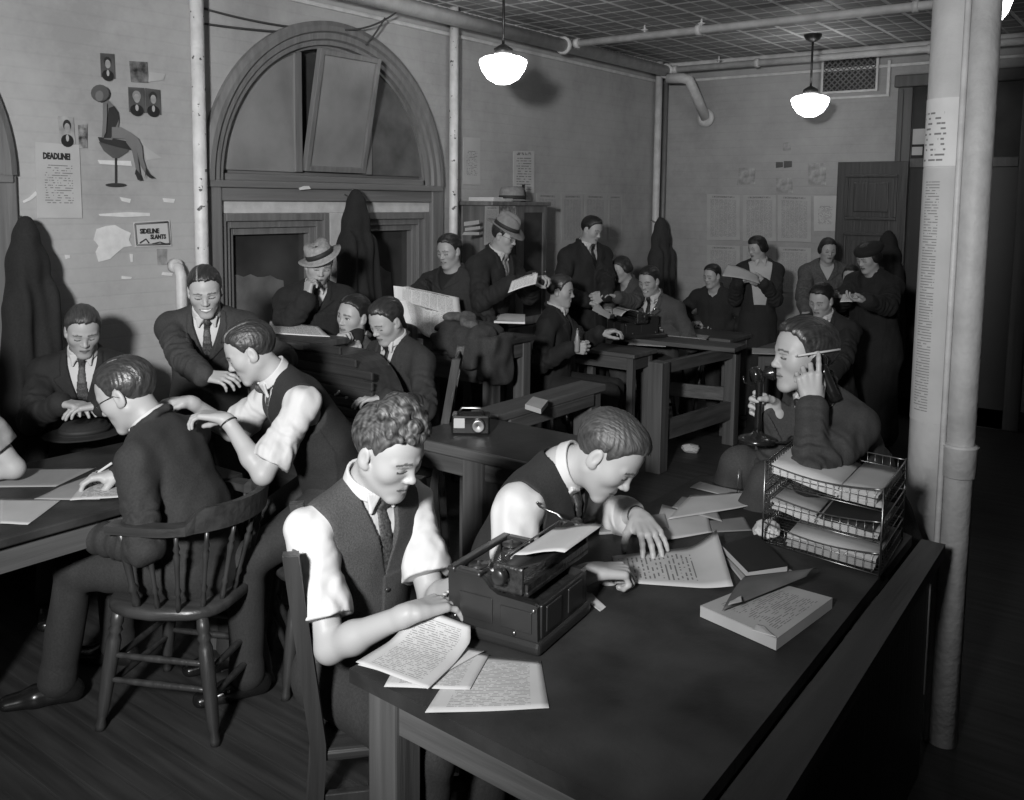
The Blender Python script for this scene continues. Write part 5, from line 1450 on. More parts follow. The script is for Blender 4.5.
# ------------------------------------------------------------------ paper and print
def printed(name, base, ink, rows=30, cols=1, head=.0, words=14, u=(.10, .90), v=(.07, .93), fill=.62, tilt=False):
    """sheet with lines of type laid out in its own UV space"""
    if name in MATS: return MATS[name]
    m = mat(name, base, .8, .08, 7); nt = m.node_tree; N = nt.nodes; L = nt.links; b = N['Principled BSDF']
    def M(op, a, c=None, d=None):
        n = N.new('ShaderNodeMath'); n.operation = op
        for i, q in enumerate((a, c, d)):
            if q is None: continue
            if isinstance(q, (int, float)): n.inputs[i].default_value = q
            else: L.new(q, n.inputs[i])
        return n.outputs[0]
    uv = N.new('ShaderNodeUVMap'); sp = N.new('ShaderNodeSeparateXYZ'); L.new(uv.outputs[0], sp.inputs[0]); U, V = sp.outputs[0], sp.outputs[1]
    rv = M('MULTIPLY', V, rows); line = M('LESS_THAN', M('FRACT', rv), .36); row = M('FLOOR', rv)
    cu = M('FRACT', M('MULTIPLY', M('DIVIDE', M('SUBTRACT', U, u[0]), u[1]-u[0]), cols)); ci = M('FLOOR', M('MULTIPLY', U, cols))
    cb = N.new('ShaderNodeCombineXYZ'); L.new(M('MULTIPLY', U, words*cols), cb.inputs[0]); L.new(M('MULTIPLY_ADD', row, 7.31, M('MULTIPLY', ci, 3.7)), cb.inputs[1])
    nz = N.new('ShaderNodeTexNoise'); nz.inputs['Scale'].default_value = 1.0; nz.inputs['Detail'].default_value = 2; L.new(cb.outputs[0], nz.inputs['Vector'])
    word = M('LESS_THAN', nz.outputs['Fac'], fill-.08)
    k = M('MULTIPLY', line, word)
    for q in (M('GREATER_THAN', U, u[0]), M('LESS_THAN', U, u[1]), M('GREATER_THAN', V, v[0]), M('LESS_THAN', V, v[1]), M('GREATER_THAN', cu, .06), M('LESS_THAN', cu, .94)): k = M('MULTIPLY', k, q)
    if head: k = M('MAXIMUM', M('MULTIPLY', k, M('LESS_THAN', V, 1-head-.03)), M('MULTIPLY', M('MULTIPLY', M('GREATER_THAN', V, 1-head), M('LESS_THAN', V, .965)), M('MULTIPLY', M('GREATER_THAN', U, u[0]+.06), M('MULTIPLY', M('LESS_THAN', U, u[1]-.06), word))))
    src = b.inputs['Base Color'].links[0].from_socket
    mx = N.new('ShaderNodeMix'); mx.data_type = 'RGBA'; L.new(M('MULTIPLY', k, .8), mx.inputs[0]); L.new(src, mx.inputs[6]); mx.inputs[7].default_value = (ink, ink, ink, 1); L.new(mx.outputs[2], b.inputs['Base Color'])
    return m
TYPED = printed('typed_sheet', .50, .16, rows=38, words=20, v=(.07, .91))
LONGT = printed('long_galley', .48, .08, rows=34, words=14, v=(.22, .95), u=(.08, .92))
HAND = printed('handwritten_sheet', .44, .07, rows=24, words=11, fill=.60, v=(.05, .72))
NEWSP = printed('newspaper_page', .72, .10, rows=60, cols=6, words=7, head=.10)
NEWSD = printed('old_newspaper_page', .36, .12, rows=50, cols=6, words=7, head=.07)
NOTICE = printed('typed_notice', .42, .10, rows=30, words=12, v=(.18, .72), u=(.14, .86), fill=.58)
STRIPS = printed('pasted_strips', .46, .10, rows=16, words=10, head=.10)
LISTING = printed('long_name_list', .48, .16, rows=90, words=12, u=(.46, .74), v=(.04, .95), fill=.66)
PLACARD = printed('column_placard', .66, .08, rows=13, words=12, u=(.33, .80), v=(.06, .80), fill=.58)
COVER = printed('directory_cover', .36, .12, rows=30, words=11, u=(.10, .9), v=(.10, .9), fill=.60)

def sheet(name, c, m, parent=None, f=None, n=(14, 10), t=.0012, loc=None, arr=None):
    """thin sheet over four corners (bl, br, tr, tl); f(u, v) adds a bend"""
    c = [Vector(p) for p in c]; nu, nv = n; vs = []; uvs = []
    nor = (c[1]-c[0]).cross(c[3]-c[0]).normalized()
    P = [[None]*(nu+1) for _ in range(nv+1)]
    for j in range(nv+1):
        for i in range(nu+1):
            u, v = i/nu, j/nv
            p = (c[0]*(1-u)+c[1]*u)*(1-v)+(c[3]*(1-u)+c[2]*u)*v
            if f: 
                d = f(u, v); p = p+(Vector(d) if hasattr(d, '__len__') else nor*d)
            P[j][i] = p
    k = (nu+1)*(nv+1); vs = [P[j][i]+nor*t for j in range(nv+1) for i in range(nu+1)]+[P[j][i] for j in range(nv+1) for i in range(nu+1)]
    fs = []; uv = []
    g = lambda i, j: j*(nu+1)+i
    def U(i, j): return (i/nu, j/nv)
    for j in range(nv):
        for i in range(nu):
            fs.append((g(i, j), g(i+1, j), g(i+1, j+1), g(i, j+1))); uv += [U(i, j), U(i+1, j), U(i+1, j+1), U(i, j+1)]
    for j in range(nv):
        for i in range(nu):
            fs.append(tuple(k+q for q in (g(i, j+1), g(i+1, j+1), g(i+1, j), g(i, j)))); uv += [U(i, j+1), U(i+1, j+1), U(i+1, j), U(i, j)]
    rim = [(i, 0) for i in range(nu)]+[(nu, j) for j in range(nv)]+[(i, nv) for i in range(nu, 0, -1)]+[(0, j) for j in range(nv, 0, -1)]
    for q in range(len(rim)):
        a, b_ = rim[q], rim[(q+1) % len(rim)]; fs.append((g(*a), k+g(*a), k+g(*b_), g(*b_))); uv += [(0, 0)]*4
    org = Vector(parent['_org']) if parent is not None else Vector((sum((v.x for v in vs))/len(vs), sum((v.y for v in vs))/len(vs), min(v.z for v in vs)))
    me = bpy.data.meshes.new(name); me.from_pydata([v-org for v in vs], [], fs); me.materials.append(m)
    me.polygons.foreach_set('use_smooth', [f is not None]*(2*nu*nv)+[False]*len(rim))
    lay = me.uv_layers.new(name='UVMap'); lay.data.foreach_set('uv', [q for p in uv for q in p])
    o = bpy.data.objects.new(name, me); COL.objects.link(o)
    if parent is not None: o.parent = parent
    else: o.location = org
    o['_org'] = tuple(org); return o
def flat_paper(name, px, z, m, label, cat='paper', group=None, curl=.0, lift=None):
    """sheet lying at height z over four picked spots, a little wavy"""
    c = [atz(x, y, z) for x, y in px]; s0 = rng.random()*6
    f = lift or (lambda u, v: .0015+.0012*math.sin(5*u+s0)*math.sin(4*v+s0)+curl*max(0, u-.7)**2*10)
    return tag(sheet(name, c, m, f=f), label, cat, group)

TZ = .7605
# --- papers on the copy desk, front corner
flat_paper('typescript_sheet', [(425, 714), (549, 709), (541, 662), (462, 655)], TZ, TYPED, 'bottom typed sheet overhanging the front corner of the copy desk')
flat_paper('typescript_sheet', [(384, 688), (470, 690), (489, 656), (410, 640)], TZ+.004, TYPED, 'creased typed sheet lying over the bottom sheet at the desk corner')
flat_paper('typescript_sheet', [(358, 666), (425, 684), (484, 652), (398, 636)], TZ+.008, TYPED, 'typed sheet sticking out left over the desk edge')
c = [atz(x, y, TZ+.012) for x, y in ((356, 663), (428, 690), (480, 640), (420, 624))]
tag(sheet('typescript_sheet', c, TYPED, f=lambda u, v: Vector((0, 0, .002+.055*max(0, v-.45)**1.6*(1.2-.4*u)*2))+Vector((-.02, -.02, 0))*max(0, v-.8)*4, n=(12, 18)), 'topmost typed sheet curling up beside the typewriter', 'paper')
flat_paper('typescript_sheet', [(572, 590), (600, 612), (606, 608), (592, 594)], TZ, PAPER, 'corner of a blank sheet poking out behind the typewriter')
# --- the writer's papers
c = [atz(x, y, TZ) for x, y in ((618, 583), (733, 591), (716, 545), (612, 557))]
tag(sheet('manuscript_sheet', [c[3], c[0], c[1], c[2]], HAND, f=lambda u, v: Vector((0, 0, .002+.075*max(0, v-.72)**1.5*(1.35-u)*3)), n=(8, 20)), 'long handwritten sheet with a curled right end under the writer\'s fist', 'paper')
flat_paper('copy_paper', [(668, 520), (755, 506), (757, 492), (690, 496)], TZ+.010, PAPER2, 'upper crumpled copy sheet behind the handwritten page', curl=.006)
flat_paper('copy_paper', [(650, 543), (712, 533), (708, 517), (662, 505)], TZ+.003, PAPER2, 'pale copy sheet left of the grey envelope', curl=.0)
flat_paper('copy_paper', [(672, 508), (722, 522), (712, 500), (682, 497)], TZ+.006, NEWS, 'grey copy sheet lying under the crumpled sheet')
flat_paper('envelope', [(712, 533), (752, 531), (744, 517), (706, 521)], TZ, mat('envelope_grey', .17, .8, .1, 5), 'grey envelope beside the wire trays', 'envelope')
flat_paper('copy_paper', [(690, 488), (742, 500), (752, 494), (700, 482)], TZ, NEWS, 'narrow grey strip of paper at the far end of the copy desk')
def block(name, px, z0, z1, m, label, cat, mtop=None, part=None, group=None):
    q = [atz(x, y, z0) for x, y in px]; q = [(p.x, p.y) for p in q]
    cx_ = sum(p[0] for p in q)/4; cy_ = sum(p[1] for p in q)/4
    if mtop is None: return tag(slab_quad(MB(), q, z0, z1).build(name, m), label, cat, group)
    root = thing(name, (cx_, cy_, z0), label, cat, group)
    slab_quad(MB(), q, z0+.001, z1-.003).build('page_block', m, root)
    sheet(part or 'cover', [(x, y, z1-.003) for x, y in q], mtop, root, t=.003, n=(4, 4))
    return root
block('note_pad', [(599, 535), (668, 531), (664, 517), (604, 524)], TZ, TZ+.012, PAPER, 'pad of white paper under the writer\'s left hand', 'pad', mtop=NEWS, part='top_sheet')
r_ = block('ledger', [(748, 579), (787, 573), (757, 541), (722, 552)], TZ+.012, TZ+.034, PAPER2, 'small black-covered ledger lying by the curled manuscript', 'book', mtop=mat('black_book_cloth', .012, .5, .2, 40))
q = [atz(x, y, TZ+.012) for x, y in ((748, 579), (787, 573), (757, 541), (722, 552))]; slab_quad(MB(), [(p.x, p.y) for p in q], TZ+.012, TZ+.015).build('back_cover', MATS['black_book_cloth'], r_)
block('pamphlet', [(746, 587), (796, 577), (757, 553), (726, 562)], TZ, TZ+.0115, PAPER2, 'grey pamphlet under the black ledger', 'book', mtop=NEWS)
block('directory', [(776, 651), (832, 609), (765, 590), (700, 617)], TZ, TZ+.030, PAPER2, 'thick paper-bound directory near the right edge of the copy desk', 'book', mtop=COVER)
c = [atz(x, y, TZ+.034) for x, y in ((722, 612), (806, 582), (818, 574), (745, 578))]
tag(sheet('folder', c, mat('folder_manila_dark', .10, .75, .2, 12), f=lambda u, v: .003+.012*u+.01*math.sin(3*v)), 'dark open folder lying across the directory', 'folder')
flat_paper('paper_slip', [(752, 631), (776, 638), (764, 627), (757, 625)], TZ+.033, PAPER, 'torn white slip on the cover of the directory', n if False else 'paper')
flat_paper('paper_slip', [(728, 606), (742, 602), (741, 597), (730, 602)], TZ+.052, PAPER2, 'small pale slip on the dark folder', 'paper')
# spike file
b0 = atz(737, 496, TZ); root = thing('paper_spike', b0, 'thin upright spike file standing by the copy sheets', 'spike')
mb = MB(); mb.lathe([(.035, 0), (.036, .004), (.012, .008), (.004, .012)], 16, c=b0); mb.build('base', METAL, root); mb = MB(); mb.tube([b0+Vector((0, 0, .01)), b0+Vector((.004, 0, .10))], [.002, .0008], 6); mb.build('spike', METAL, root)

# ------------------------------------------------------------------ wire letter trays
FL, FR, BR = Vector((-1.03, 2.649, 0)), Vector((-.672, 2.602, 0)), Vector((-.702, 2.955, 0)); BL = FL+BR-FR
WIRE_M = mat('tray_wire', .30, .35, .2, 30, metal=1.0)
root = thing('wire_trays', ((FL+BR)/2)+Vector((0, 0, .76)), 'three-tier wire letter tray full of papers beside the column', 'letter tray')
def bil(u, v, z): return (FL*(1-u)+FR*u)*(1-v)+(BL*(1-u)+BR*u)*v+Vector((0, 0, z))
tiers = (.772, .862, .955)
for zb_ in tiers:
    mb = MB(); zt_ = zb_+.062; n = 15
    rim = [(0, 0), (1, 0), (1, 1), (0, 1)]
    def dip(u, v): return -.030*math.sin(math.pi*min(1, max(0, u)))**1.0*(v == 0)*.6
    for k in range(4):
        a, b_ = rim[k], rim[(k+1) % 4]
        top = [bil(a[0]+(b_[0]-a[0])*t/12, a[1]+(b_[1]-a[1])*t/12, zt_+(dip(a[0]+(b_[0]-a[0])*t/12, 0) if k == 0 else 0)) for t in range(13)]
        mb.tube(top, .0023, 6); mb.tube([bil(*a, zb_), bil(*b_, zb_)], .0018, 6); mb.tube([bil(*a, zb_+.031), bil(*b_, zb_+.031)], .0011, 4)
        for t in range(1, n):
            u = a[0]+(b_[0]-a[0])*t/n; v = a[1]+(b_[1]-a[1])*t/n
            mb.tube([bil(u, v, zb_), bil(u, v, zt_+(dip(u, 0) if k == 0 else 0))], .0009, 4)
    for t in range(1, n):
        mb.tube([bil(t/n, 0, zb_), bil(t/n, 1, zb_)], .0011, 4); mb.tube([bil(0, t/n, zb_), bil(1, t/n, zb_)], .0011, 4)
    mb.build('tray', WIRE_M, root)
for u, v in ((0, 0), (1, 0), (1, 1), (0, 1)):
    mb = MB(); mb.tube([bil(u, v, .762), bil(u, v, 1.022)], .0032, 6); mb.build('corner_post', WIRE_M, root)
def stack(u0, v0, u1, v1, z, h, m, label, n=5, tilt=0.0, top=None):
    root = thing('paper_stack', bil((u0+u1)/2, (v0+v1)/2, z), label, 'papers')
    r0 = random.Random(int(u0*100+z*1000)); 
    for i in range(n):
        j = lambda: (r0.random()-.5)*.05
        z0 = z+h*i/n; q = [bil(u0+j(), v0+abs(j()), 0), bil(u1+j(), v0+abs(j()), 0), bil(u1+j(), v1+j(), 0), bil(u0+j(), v1+j(), 0)]
        sheet('sheet_bundle', [Vector((p.x, p.y, z0+tilt*(k in (0, 3)))) for k, p in enumerate(q)], (top if i == n-1 and top else m), root, t=h/n*.85, n=(5, 4), f=lambda u, v: .0015*math.sin(7*u+i)+.003*abs(math.sin(3*v+i))*0)
stack(.05, .03, .62, .9, tiers[2]+.004, .030, PAPER, 'white papers in the top wire tray, left pile', tilt=.028)
stack(.64, .03, .96, .9, tiers[2]+.004, .034, PAPER2, 'grey papers in the top wire tray, right pile')
stack(.06, .03, .45, .9, tiers[1]+.004, .030, PAPER2, 'loose papers at the left of the middle wire tray', top=NEWS, tilt=.012)
stack(.47, .03, .95, .9, tiers[1]+.004, .022, PAPER2, 'papers under a dark sheet in the middle wire tray', top=mat('carbon_sheet', .03, .6))
stack(.22, .03, .95, .9, tiers[0]+.004, .036, NEWS, 'grey bundle filling the bottom wire tray', top=PAPER2)
def crumple(name, c, r, label, m=PAPER, seed=0, cat='paper', res=.004, flat=.7):
    r0 = np.random.RandomState(seed); b = bmesh.new(); bmesh.ops.create_icosphere(b, subdivisions=4, radius=1)
    D = r0.randn(14, 3); D /= np.linalg.norm(D, axis=1)[:, None]
    for v in b.verts:
        p = np.array(v.co); s_ = 1.0
        for d in D: s_ = min(s_, (.62+.25*abs(d[0]))/max(1e-3, p@d) if p@d > .3 else 9)
        s_ *= 1+.05*math.sin(13*p[0]+5*p[1])*math.sin(11*p[2]); v.co = Vector(p*s_)*r
        v.co.z *= flat; v.co += Vector(c)+Vector((0, 0, r*flat*.62))
    mb = MB(); mb.bm(b, False); return tag(mb.build(name, m), label, cat)
crumple('crumpled_paper', bil(-.03, .22, .762), .045, 'crumpled white paper stuffed against the left side of the wire trays', seed=4)
crumple('crumpled_paper', atz(690, 452, 0), .065, 'crumpled white paper ball on the floor behind the copy desk', seed=2)
crumple('crumpled_paper', atz(676, 436, 0), .055, 'dim crumpled paper on the floor by the wooden railing', NEWS, 3)
crumple('crumpled_paper', atz(645, 420, 0), .03, 'tiny scrap of paper on the floor below the plank bench', PAPER2, 5)

# ------------------------------------------------------------------ typewriters
def typewriter(label, loc, rz, sc_=(1, 1, 1)):
    root = thing('typewriter', (0, 0, 0), label, 'typewriter')
    mb = MB(); mb.box((-.20, -.15, .0), (.175, .15, .034), .012, seg=3); mb.build('base', TYPEB, root)
    prof = [(-.125, .032), (-.130, .150), (-.126, .162), (-.035, .166), (-.015, .160), (.010, .138), (.035, .128), (.150, .124), (.160, .118), (.163, .032)]
    for y in (-.132, .132):
        mb = MB(); mb.prism(prof, .016, Matrix.Translation((0, y, 0)))
        s_ = math.copysign(1, y)
        mb.box((-.09, y+s_*.006, .05), (.02, y+s_*.011, .115), .004); mb.box((.045, y+s_*.006, .05), (.145, y+s_*.011, .105), .004)
        sp = mb.build('side_panel', TYPEB, root)
        for x, z in ((-.105, .045), (.09, .042), (.15, .11)):
            mb = MB(); mb.lathe([(.006, 0), (.006, .002), (.003, .004), (.001, .004)], 8, M=Matrix.Translation((x, y+s_*.009, z)) @ Matrix.Rotation(rad(-90*s_), 4, 'X')); mb.build('screw', METAL, sp)
    mb = MB(); mb.box((.150, -.124, .034), (.166, .124, .120), .004); mb.box((.163, -.10, .045), (.169, -.02, .11), .003); mb.box((.163, .02, .045), (.169, .10, .11), .003); mb.build('rear_panel', TYPEB, root)
    mb = MB(); mb.box((-.120, -.124, .034), (.150, .124, .105), .004); mb.build('inner_frame', TYPEG, root)
    mb = MB(); mb.box((-.132, -.145, .158), (-.105, .145, .172), .005); mb.box((-.105, -.145, .158), (-.02, -.118, .172), .005); mb.box((-.105, .118, .158), (-.02, .145, .172), .005); mb.build('top_plate', TYPEB, root)
    for i in range(24):                                   # type bars fanned in the basket
        a = math.pi*(.08+.84*i/23); mb = MB(); mb.tube([(-.005-.065*math.sin(a), .075*math.cos(a), .150), (.005, .012*math.cos(a), .128)], .0016, 4); mb.build('type_bar', METAL, root)
    for y in (-.085, .085):
        mb = MB(); mb.lathe([(.001, 0), (.028, 0), (.028, .004), (.012, .005), (.012, .014), (.028, .015), (.028, .019), (.006, .020), (.005, .028), (.001, .029)], 18, c=(-.065, y, .150)); mb.build('ribbon_spool', TYPEG, root)
    for r0 in range(4):
        for k in range(10+(r0 == 0)):
            x, y, z = -.145-.0165*(3-r0) if False else -.143-.0165*r0, -.094+.019*k+(r0 % 2)*.006, .098-.0165*r0
            mb = MB(); mb.lathe([(.001, .0075), (.0062, .0075), (.0074, .006), (.0074, .003), (.003, .002), (.002, -.012)], 8, c=(x, y, z)); kk = mb.build('key', KEYW if (k+r0) % 1 == 0 else KEYW, root)
    mb = MB(); mb.box((-.212, -.07, .034), (-.204, .07, .043), .003); mb.box((-.205, -.075, .02), (-.19, -.065, .04)); mb.box((-.205, .065, .02), (-.19, .075, .04)); mb.build('space_bar', TYPEB, root)
    oy = .055
    mb = MB(); mb.box((.02, -.175+oy, .128), (.12, .175+oy, .142), .004); mb.box((.015, -.19+oy, .135), (.11, -.175+oy, .205), .006); mb.box((.015, .175+oy, .135), (.11, .19+oy, .205), .006); mb.box((.105, -.175+oy, .142), (.118, .175+oy, .16)); mb.build('carriage', TYPEG, root)
    mb = MB(); mb.tube([(.055, -.175+oy, .185), (.055, .175+oy, .185)], .021, 18); mb.build('platen', mat('platen_rubber', .015, .5), root)
    for s_ in (-1, 1):
        mb = MB(); y = s_*.19+oy; mb.lathe([(.001, 0), (.008, 0), (.008, .012), (.019, .014), (.021, .020), (.021, .034), (.017, .038), (.001, .039)], 18, M=Matrix.Translation((.055, y, .185)) @ Matrix.Rotation(rad(-90*s_), 4, 'X')); mb.build('platen_knob', TYPEB, root)
    mb = MB(); vs_ = [(.080, -.165+oy, .195), (.080, .165+oy, .195), (.150, .165+oy, .222), (.150, -.165+oy, .222)]; mb.add(vs_+[(x+.004, y, z-.003) for x, y, z in vs_], [(0, 1, 2, 3), (7, 6, 5, 4), (0, 4, 5, 1), (1, 5, 6, 2), (2, 6, 7, 3), (3, 7, 4, 0)]); mb.build('paper_table', TYPEB, root)
    mb = MB(); mb.tube([(.03, -.15+oy, .210), (.03, .15+oy, .210)], .003, 8); mb.build('paper_bail', METAL, root)
    mb = MB(); mb.tube([(.03, .185+oy, .200), (.0, .190+oy, .215), (-.03, .185+oy, .222), (-.055, .175+oy, .232), (-.06, .165+oy, .245), (-.05, .155+oy, .250)], .0032, 8); mb.build('return_lever', METAL, root)
    place(root, loc, rz); root.scale = sc_; return root
TWL, TWR, TWS = Vector((-1.318, 1.772, TZ)), rad(7), Vector((.84, .93, .95))
typewriter('large black desk typewriter on the copy desk, seen from its right side', TWL, TWR, TWS)
def tw(x, y, z): return TWL+Matrix.Rotation(TWR, 3, 'Z') @ Vector((x*TWS.x, y*TWS.y, z*TWS.z))
def rollf(w0, w1):
    def g(u, v):
        a = -.9+v*2.1
        return None
    return g
def platen_sheet(name, T, y0, y1, label, m=PAPER, droop=False):
    pts = [(.033, .178), (.034, .200), (.046, .211), (.062, .213), (.084, .2175), (.11, .2265), (.14, .2355), (.175, .2435), (.205, .2455)]
    if droop: pts = pts[:4]+[(.084, .2175), (.110, .2225), (.135, .218), (.165, .198), (.182, .176)]
    vs = []; fs = []; uv = []
    n = 8; k = len(pts)
    root = None; A = [[T(x, y0+(y1-y0)*i/n, z) for i in range(n+1)] for x, z in pts]
    flat = [p for r0 in A for p in r0]; flat2 = [p+Vector((0, 0, -.001)) for p in flat]
    for j in range(k-1):
        for i in range(n):
            a = j*(n+1)+i; fs.append((a, a+1, a+n+2, a+n+1)); b_ = a+k*(n+1); fs.append((b_, b_+n+1, b_+n+2, b_+1))
    for j in range(k-1):
        for i in (0, n):
            a = j*(n+1)+i; b_ = a+k*(n+1); fs.append((a, a+n+1, b_+n+1, b_))
    for j in (0, k-1):
        for i in range(n): a = j*(n+1)+i; b_ = a+k*(n+1); fs.append((a, b_, b_+1, a+1))
    mb = MB(); mb.add(flat+flat2, fs, True); return tag(mb.build(name, m), label, 'paper')
platen_sheet('typing_paper', tw, -.075, .155, 'white sheet rolled into the large typewriter')
T2 = atz(639, 337, .7655)+Vector((-.05, .02, 0)); R2 = rad(237)
typewriter('black typewriter with its back to us beside the uniformed writer', T2, R2)
def tw2(x, y, z): return T2+Matrix.Rotation(R2, 3, 'Z') @ Vector((x, y, z))
platen_sheet('typing_paper', tw2, -.09, .13, 'white sheet in the typewriter beside the uniformed writer', droop=True)

# ------------------------------------------------------------------ telephone
PHB = mat('telephone_black', .012, .2, spec=.7)
b0 = atd(757, 442, 3.18); t0 = atd(760, 372, 3.16); ax = (t0-b0).normalized()
root = thing('telephone', b0, 'black candlestick telephone held up in the caller\'s right hand', 'telephone')
M = Vector((0, 0, 1)).rotation_difference(ax).to_matrix().to_4x4(); M.translation = b0
mb = MB(); mb.lathe([(.062, 0), (.066, .004), (.064, .014), (.045, .022), (.020, .030), (.014, .040)], 28, M=M); mb.build('base', PHB, root)
mb = MB(); mb.lathe([(.014, .038), (.0125, .06), (.0125, .20), (.016, .21), (.018, .225), (.012, .235)], 18, M=M); mb.build('stem', PHB, root)
d = (Vector(PH(5))+Vector((0, 0, .12))).normalized(); M2 = Vector((0, 0, 1)).rotation_difference(d).to_matrix().to_4x4(); M2.translation = b0+ax*.235-d*.02
mb = MB(); mb.lathe([(.001, -.012), (.024, -.01), (.028, 0), (.027, .018), (.014, .026), (.013, .034), (.024, .056), (.030, .066), (.027, .066), (.010, .036), (.001, .036)], 22, M=M2); mb.build('mouthpiece', PHB, root)
h0 = b0+ax*.20; mb = MB(); s_ = Vector(PH(190)); mb.tube([h0, h0+s_*.03, h0+s_*.055+ax*.008, h0+s_*.06+ax*.03], .0035, 8); mb.build('receiver_hook', PHB, root)
if 'phone' in P_:
    P = P_['phone']; ear = Vector(P.hp(.088, -.010, -.004)); A_ = P.arms['l']
    low = ear+Vector(PH(335))*.05+Vector((0, 0, -.115))
    dd = (low-ear).normalized(); out = Vector(P.hlft)
    root2 = thing('telephone_receiver', ear, 'black telephone receiver pressed to the caller\'s ear', 'receiver')
    M = Vector((0, 0, 1)).rotation_difference((out*.8+dd*.6).normalized()).to_matrix().to_4x4(); M.translation = ear+out*.004
    mb = MB(); mb.lathe([(.001, 0), (.030, 0), (.032, .006), (.027, .016), (.017, .026), (.001, .030)], 22, M=M); mb.build('earpiece', PHB, root2)
    e1 = ear+out*.018+dd*.010; mb = MB(); mb.tube([e1, e1+dd*.03, e1+dd*.09, e1+dd*.125], [.017, .016, .018, .021], 14); mb.build('handle', PHB, root2)
    c0 = e1+dd*.125; c1 = b0+Vector((.03, 0, .012)); mb = MB(); mb.tube([c0.lerp(c1, t/14)-Vector((0, 0, .10*4*(t/14)*(1-t/14)*.55)) for t in range(15)], .0035, 6); mb.build('cord', PHB, root)
    e0 = Vector(P.hp(.083, .055, .014)); e2 = Vector(P.hp(.090, -.085, .030))
    root3 = thing('pencil', e0, 'pale pencil tucked behind the caller\'s ear', 'pencil')
    mb = MB(); mb.tube([e0, e2], .0038, 6); mb.build('shaft', PAPER, root3); mb = MB(); mb.tube([e0, e0+(e0-e2).normalized()*.012], [.0038, .0006], 6); mb.build('tip', mat('pencil_wood', .35), root3)
# ------------------------------------------------------------------ left table
LZ = .7605
flat_paper('loose_sheet', [(0, 524), (28, 525), (62, 500), (0, 499)], LZ, PAPER2, 'pale sheet nearest the corner of the left table')
flat_paper('loose_sheet', [(-30, 488), (56, 487), (96, 468), (-30, 470)], LZ, NEWS, 'long grey sheet along the wall side of the left table', lift=lambda u, v: .0012)
flat_paper('loose_sheet', [(34, 500), (100, 500), (104, 471), (60, 487)], LZ+.003, NEWS, 'grey sheet under the handwritten one on the left table')
flat_paper('handwritten_page', [(70, 501), (127, 497), (130, 474), (92, 474)], LZ+.006, HAND, 'handwritten page under the pen of the bespectacled writer')
flat_paper('loose_sheet', [(64, 413), (104, 413), (106, 406), (70, 406)], LZ, NEWS, 'sheet under the hands of the person writing by the wall')
if 'glasses' in P_:
    a, b_ = atz(79, 485, LZ+.008), atz(112, 463, .86); root = thing('fountain_pen', a, 'white-capped pen in the bespectacled writer\'s hand', 'pen')
    mb = MB(); mb.tube([a, a.lerp(b_, .08), a.lerp(b_, .12), b_], [.001, .003, .0045, .0045], 8); mb.build('barrel', PAPER, root); mb = MB(); mb.tube([a.lerp(b_, .55), a.lerp(b_, .6)], .0052, 8); mb.build('clip_band', PHB, root)
root = thing('felt_hat', atz(85, 436, LZ), 'dark felt hat lying on the left table', 'hat')
o_ = Vector(root['_org']); mb = MB(); mb.lathe([(.001, .012), (.10, .008), (.145, .010), (.150, .016), (.145, .018), (.10, .016), (.092, .022), (.088, .045), (.078, .060), (.05, .066), (.001, .056)], 36, c=o_, sy=1.15); mb.build('crown_and_brim', mat('dark_felt', .014, .85, .2, 60, .1, 150), root)
mb = MB(); mb.lathe([(.0935, .024), (.0945, .024), (.0925, .042), (.0915, .042)], 36, c=o_, sy=1.15); mb.build('hat_band', BAND, root)
# ------------------------------------------------------------------ chairs and stools
ch = captains_chair('low-backed captain\'s chair under the bespectacled writer', (-2.79, 1.815, 0), rad(206))
captains_chair('spindle-backed chair under the listener in the black waistcoat', (-2.62, 2.33, 0), rad(240), arms=False)
square_chair('square-posted wooden chair under the typist', (-1.67, 1.72, 0), rad(48), zb=.95)
square_chair('wooden chair under the writer bent over the copy desk', (-1.69, 2.07, 0), rad(19), zb=.90)
square_chair('tall ladder-backed chair beside the roll-top desk', (-3.12, 3.21, 0), rad(217), zb=1.06, slats=3, rake=.10, name='ladder_back_chair')
for k, lb in (('bottle', 'wooden stool under the person holding a bottle'), ('uniform', 'wooden stool under the uniformed writer'), ('boy', 'wooden stool under the dark-haired boy at the back'), ('clerk', 'wooden stool under the clerk in the black suit'), ('phone', 'high wooden stool under the telephone caller'),
              ('newsreader', 'high stool under the newspaper reader'), ('suitwriter', 'wooden stool under the writer against the left wall'), ('thinker', 'stool behind the roll-top desk under the slouched person'), ('edge', 'stool under the person at the left edge')):
    if k in P_: v = P_[k].pv; stool(lb, (v[0], v[1], 0), h=max(.3, v[2]-.105))
root = thing('windsor_chair', (0, 0, 0), 'bow-backed wooden chair standing under the hanging coat at the far left', 'chair')
mb = MB(); mb.box((-.2, -.2, .41), (.2, .2, .445), .02); mb.build('seat', CHAIRH, root)
bow = [(-.20-.05*math.sin(a), .22*math.cos(a), .45+.46*math.sin(a)**.7) for a in np.linspace(0.02, math.pi-.02, 20)]
mb = MB(); mb.tube(bow, .017, 10); mb.build('back_bow', mat('worn_bow_wood', .16, .4), root)
for k in range(7):
    y = -.15+.05*k; a = math.acos(max(-1, min(1, y/.22))); mb = MB(); mb.tube([(-.18, y*.8, .44), (-.20-.05*math.sin(a), y, .45+.46*math.sin(a)**.7)], .007, 6); mb.build('spindle', CHAIRW, root)
for x in (-.16, .16):
    for y in (-.16, .16): mb = MB(); mb.tube([(x*1.2, y*1.2, 0), (x, y, .42)], .016, 8); mb.build('leg', CHAIRW, root)
v = atd(14, 345, 4.0); place(root, (v.x, v.y, 0), rad(37+320)); root.scale = (1.22,)*3

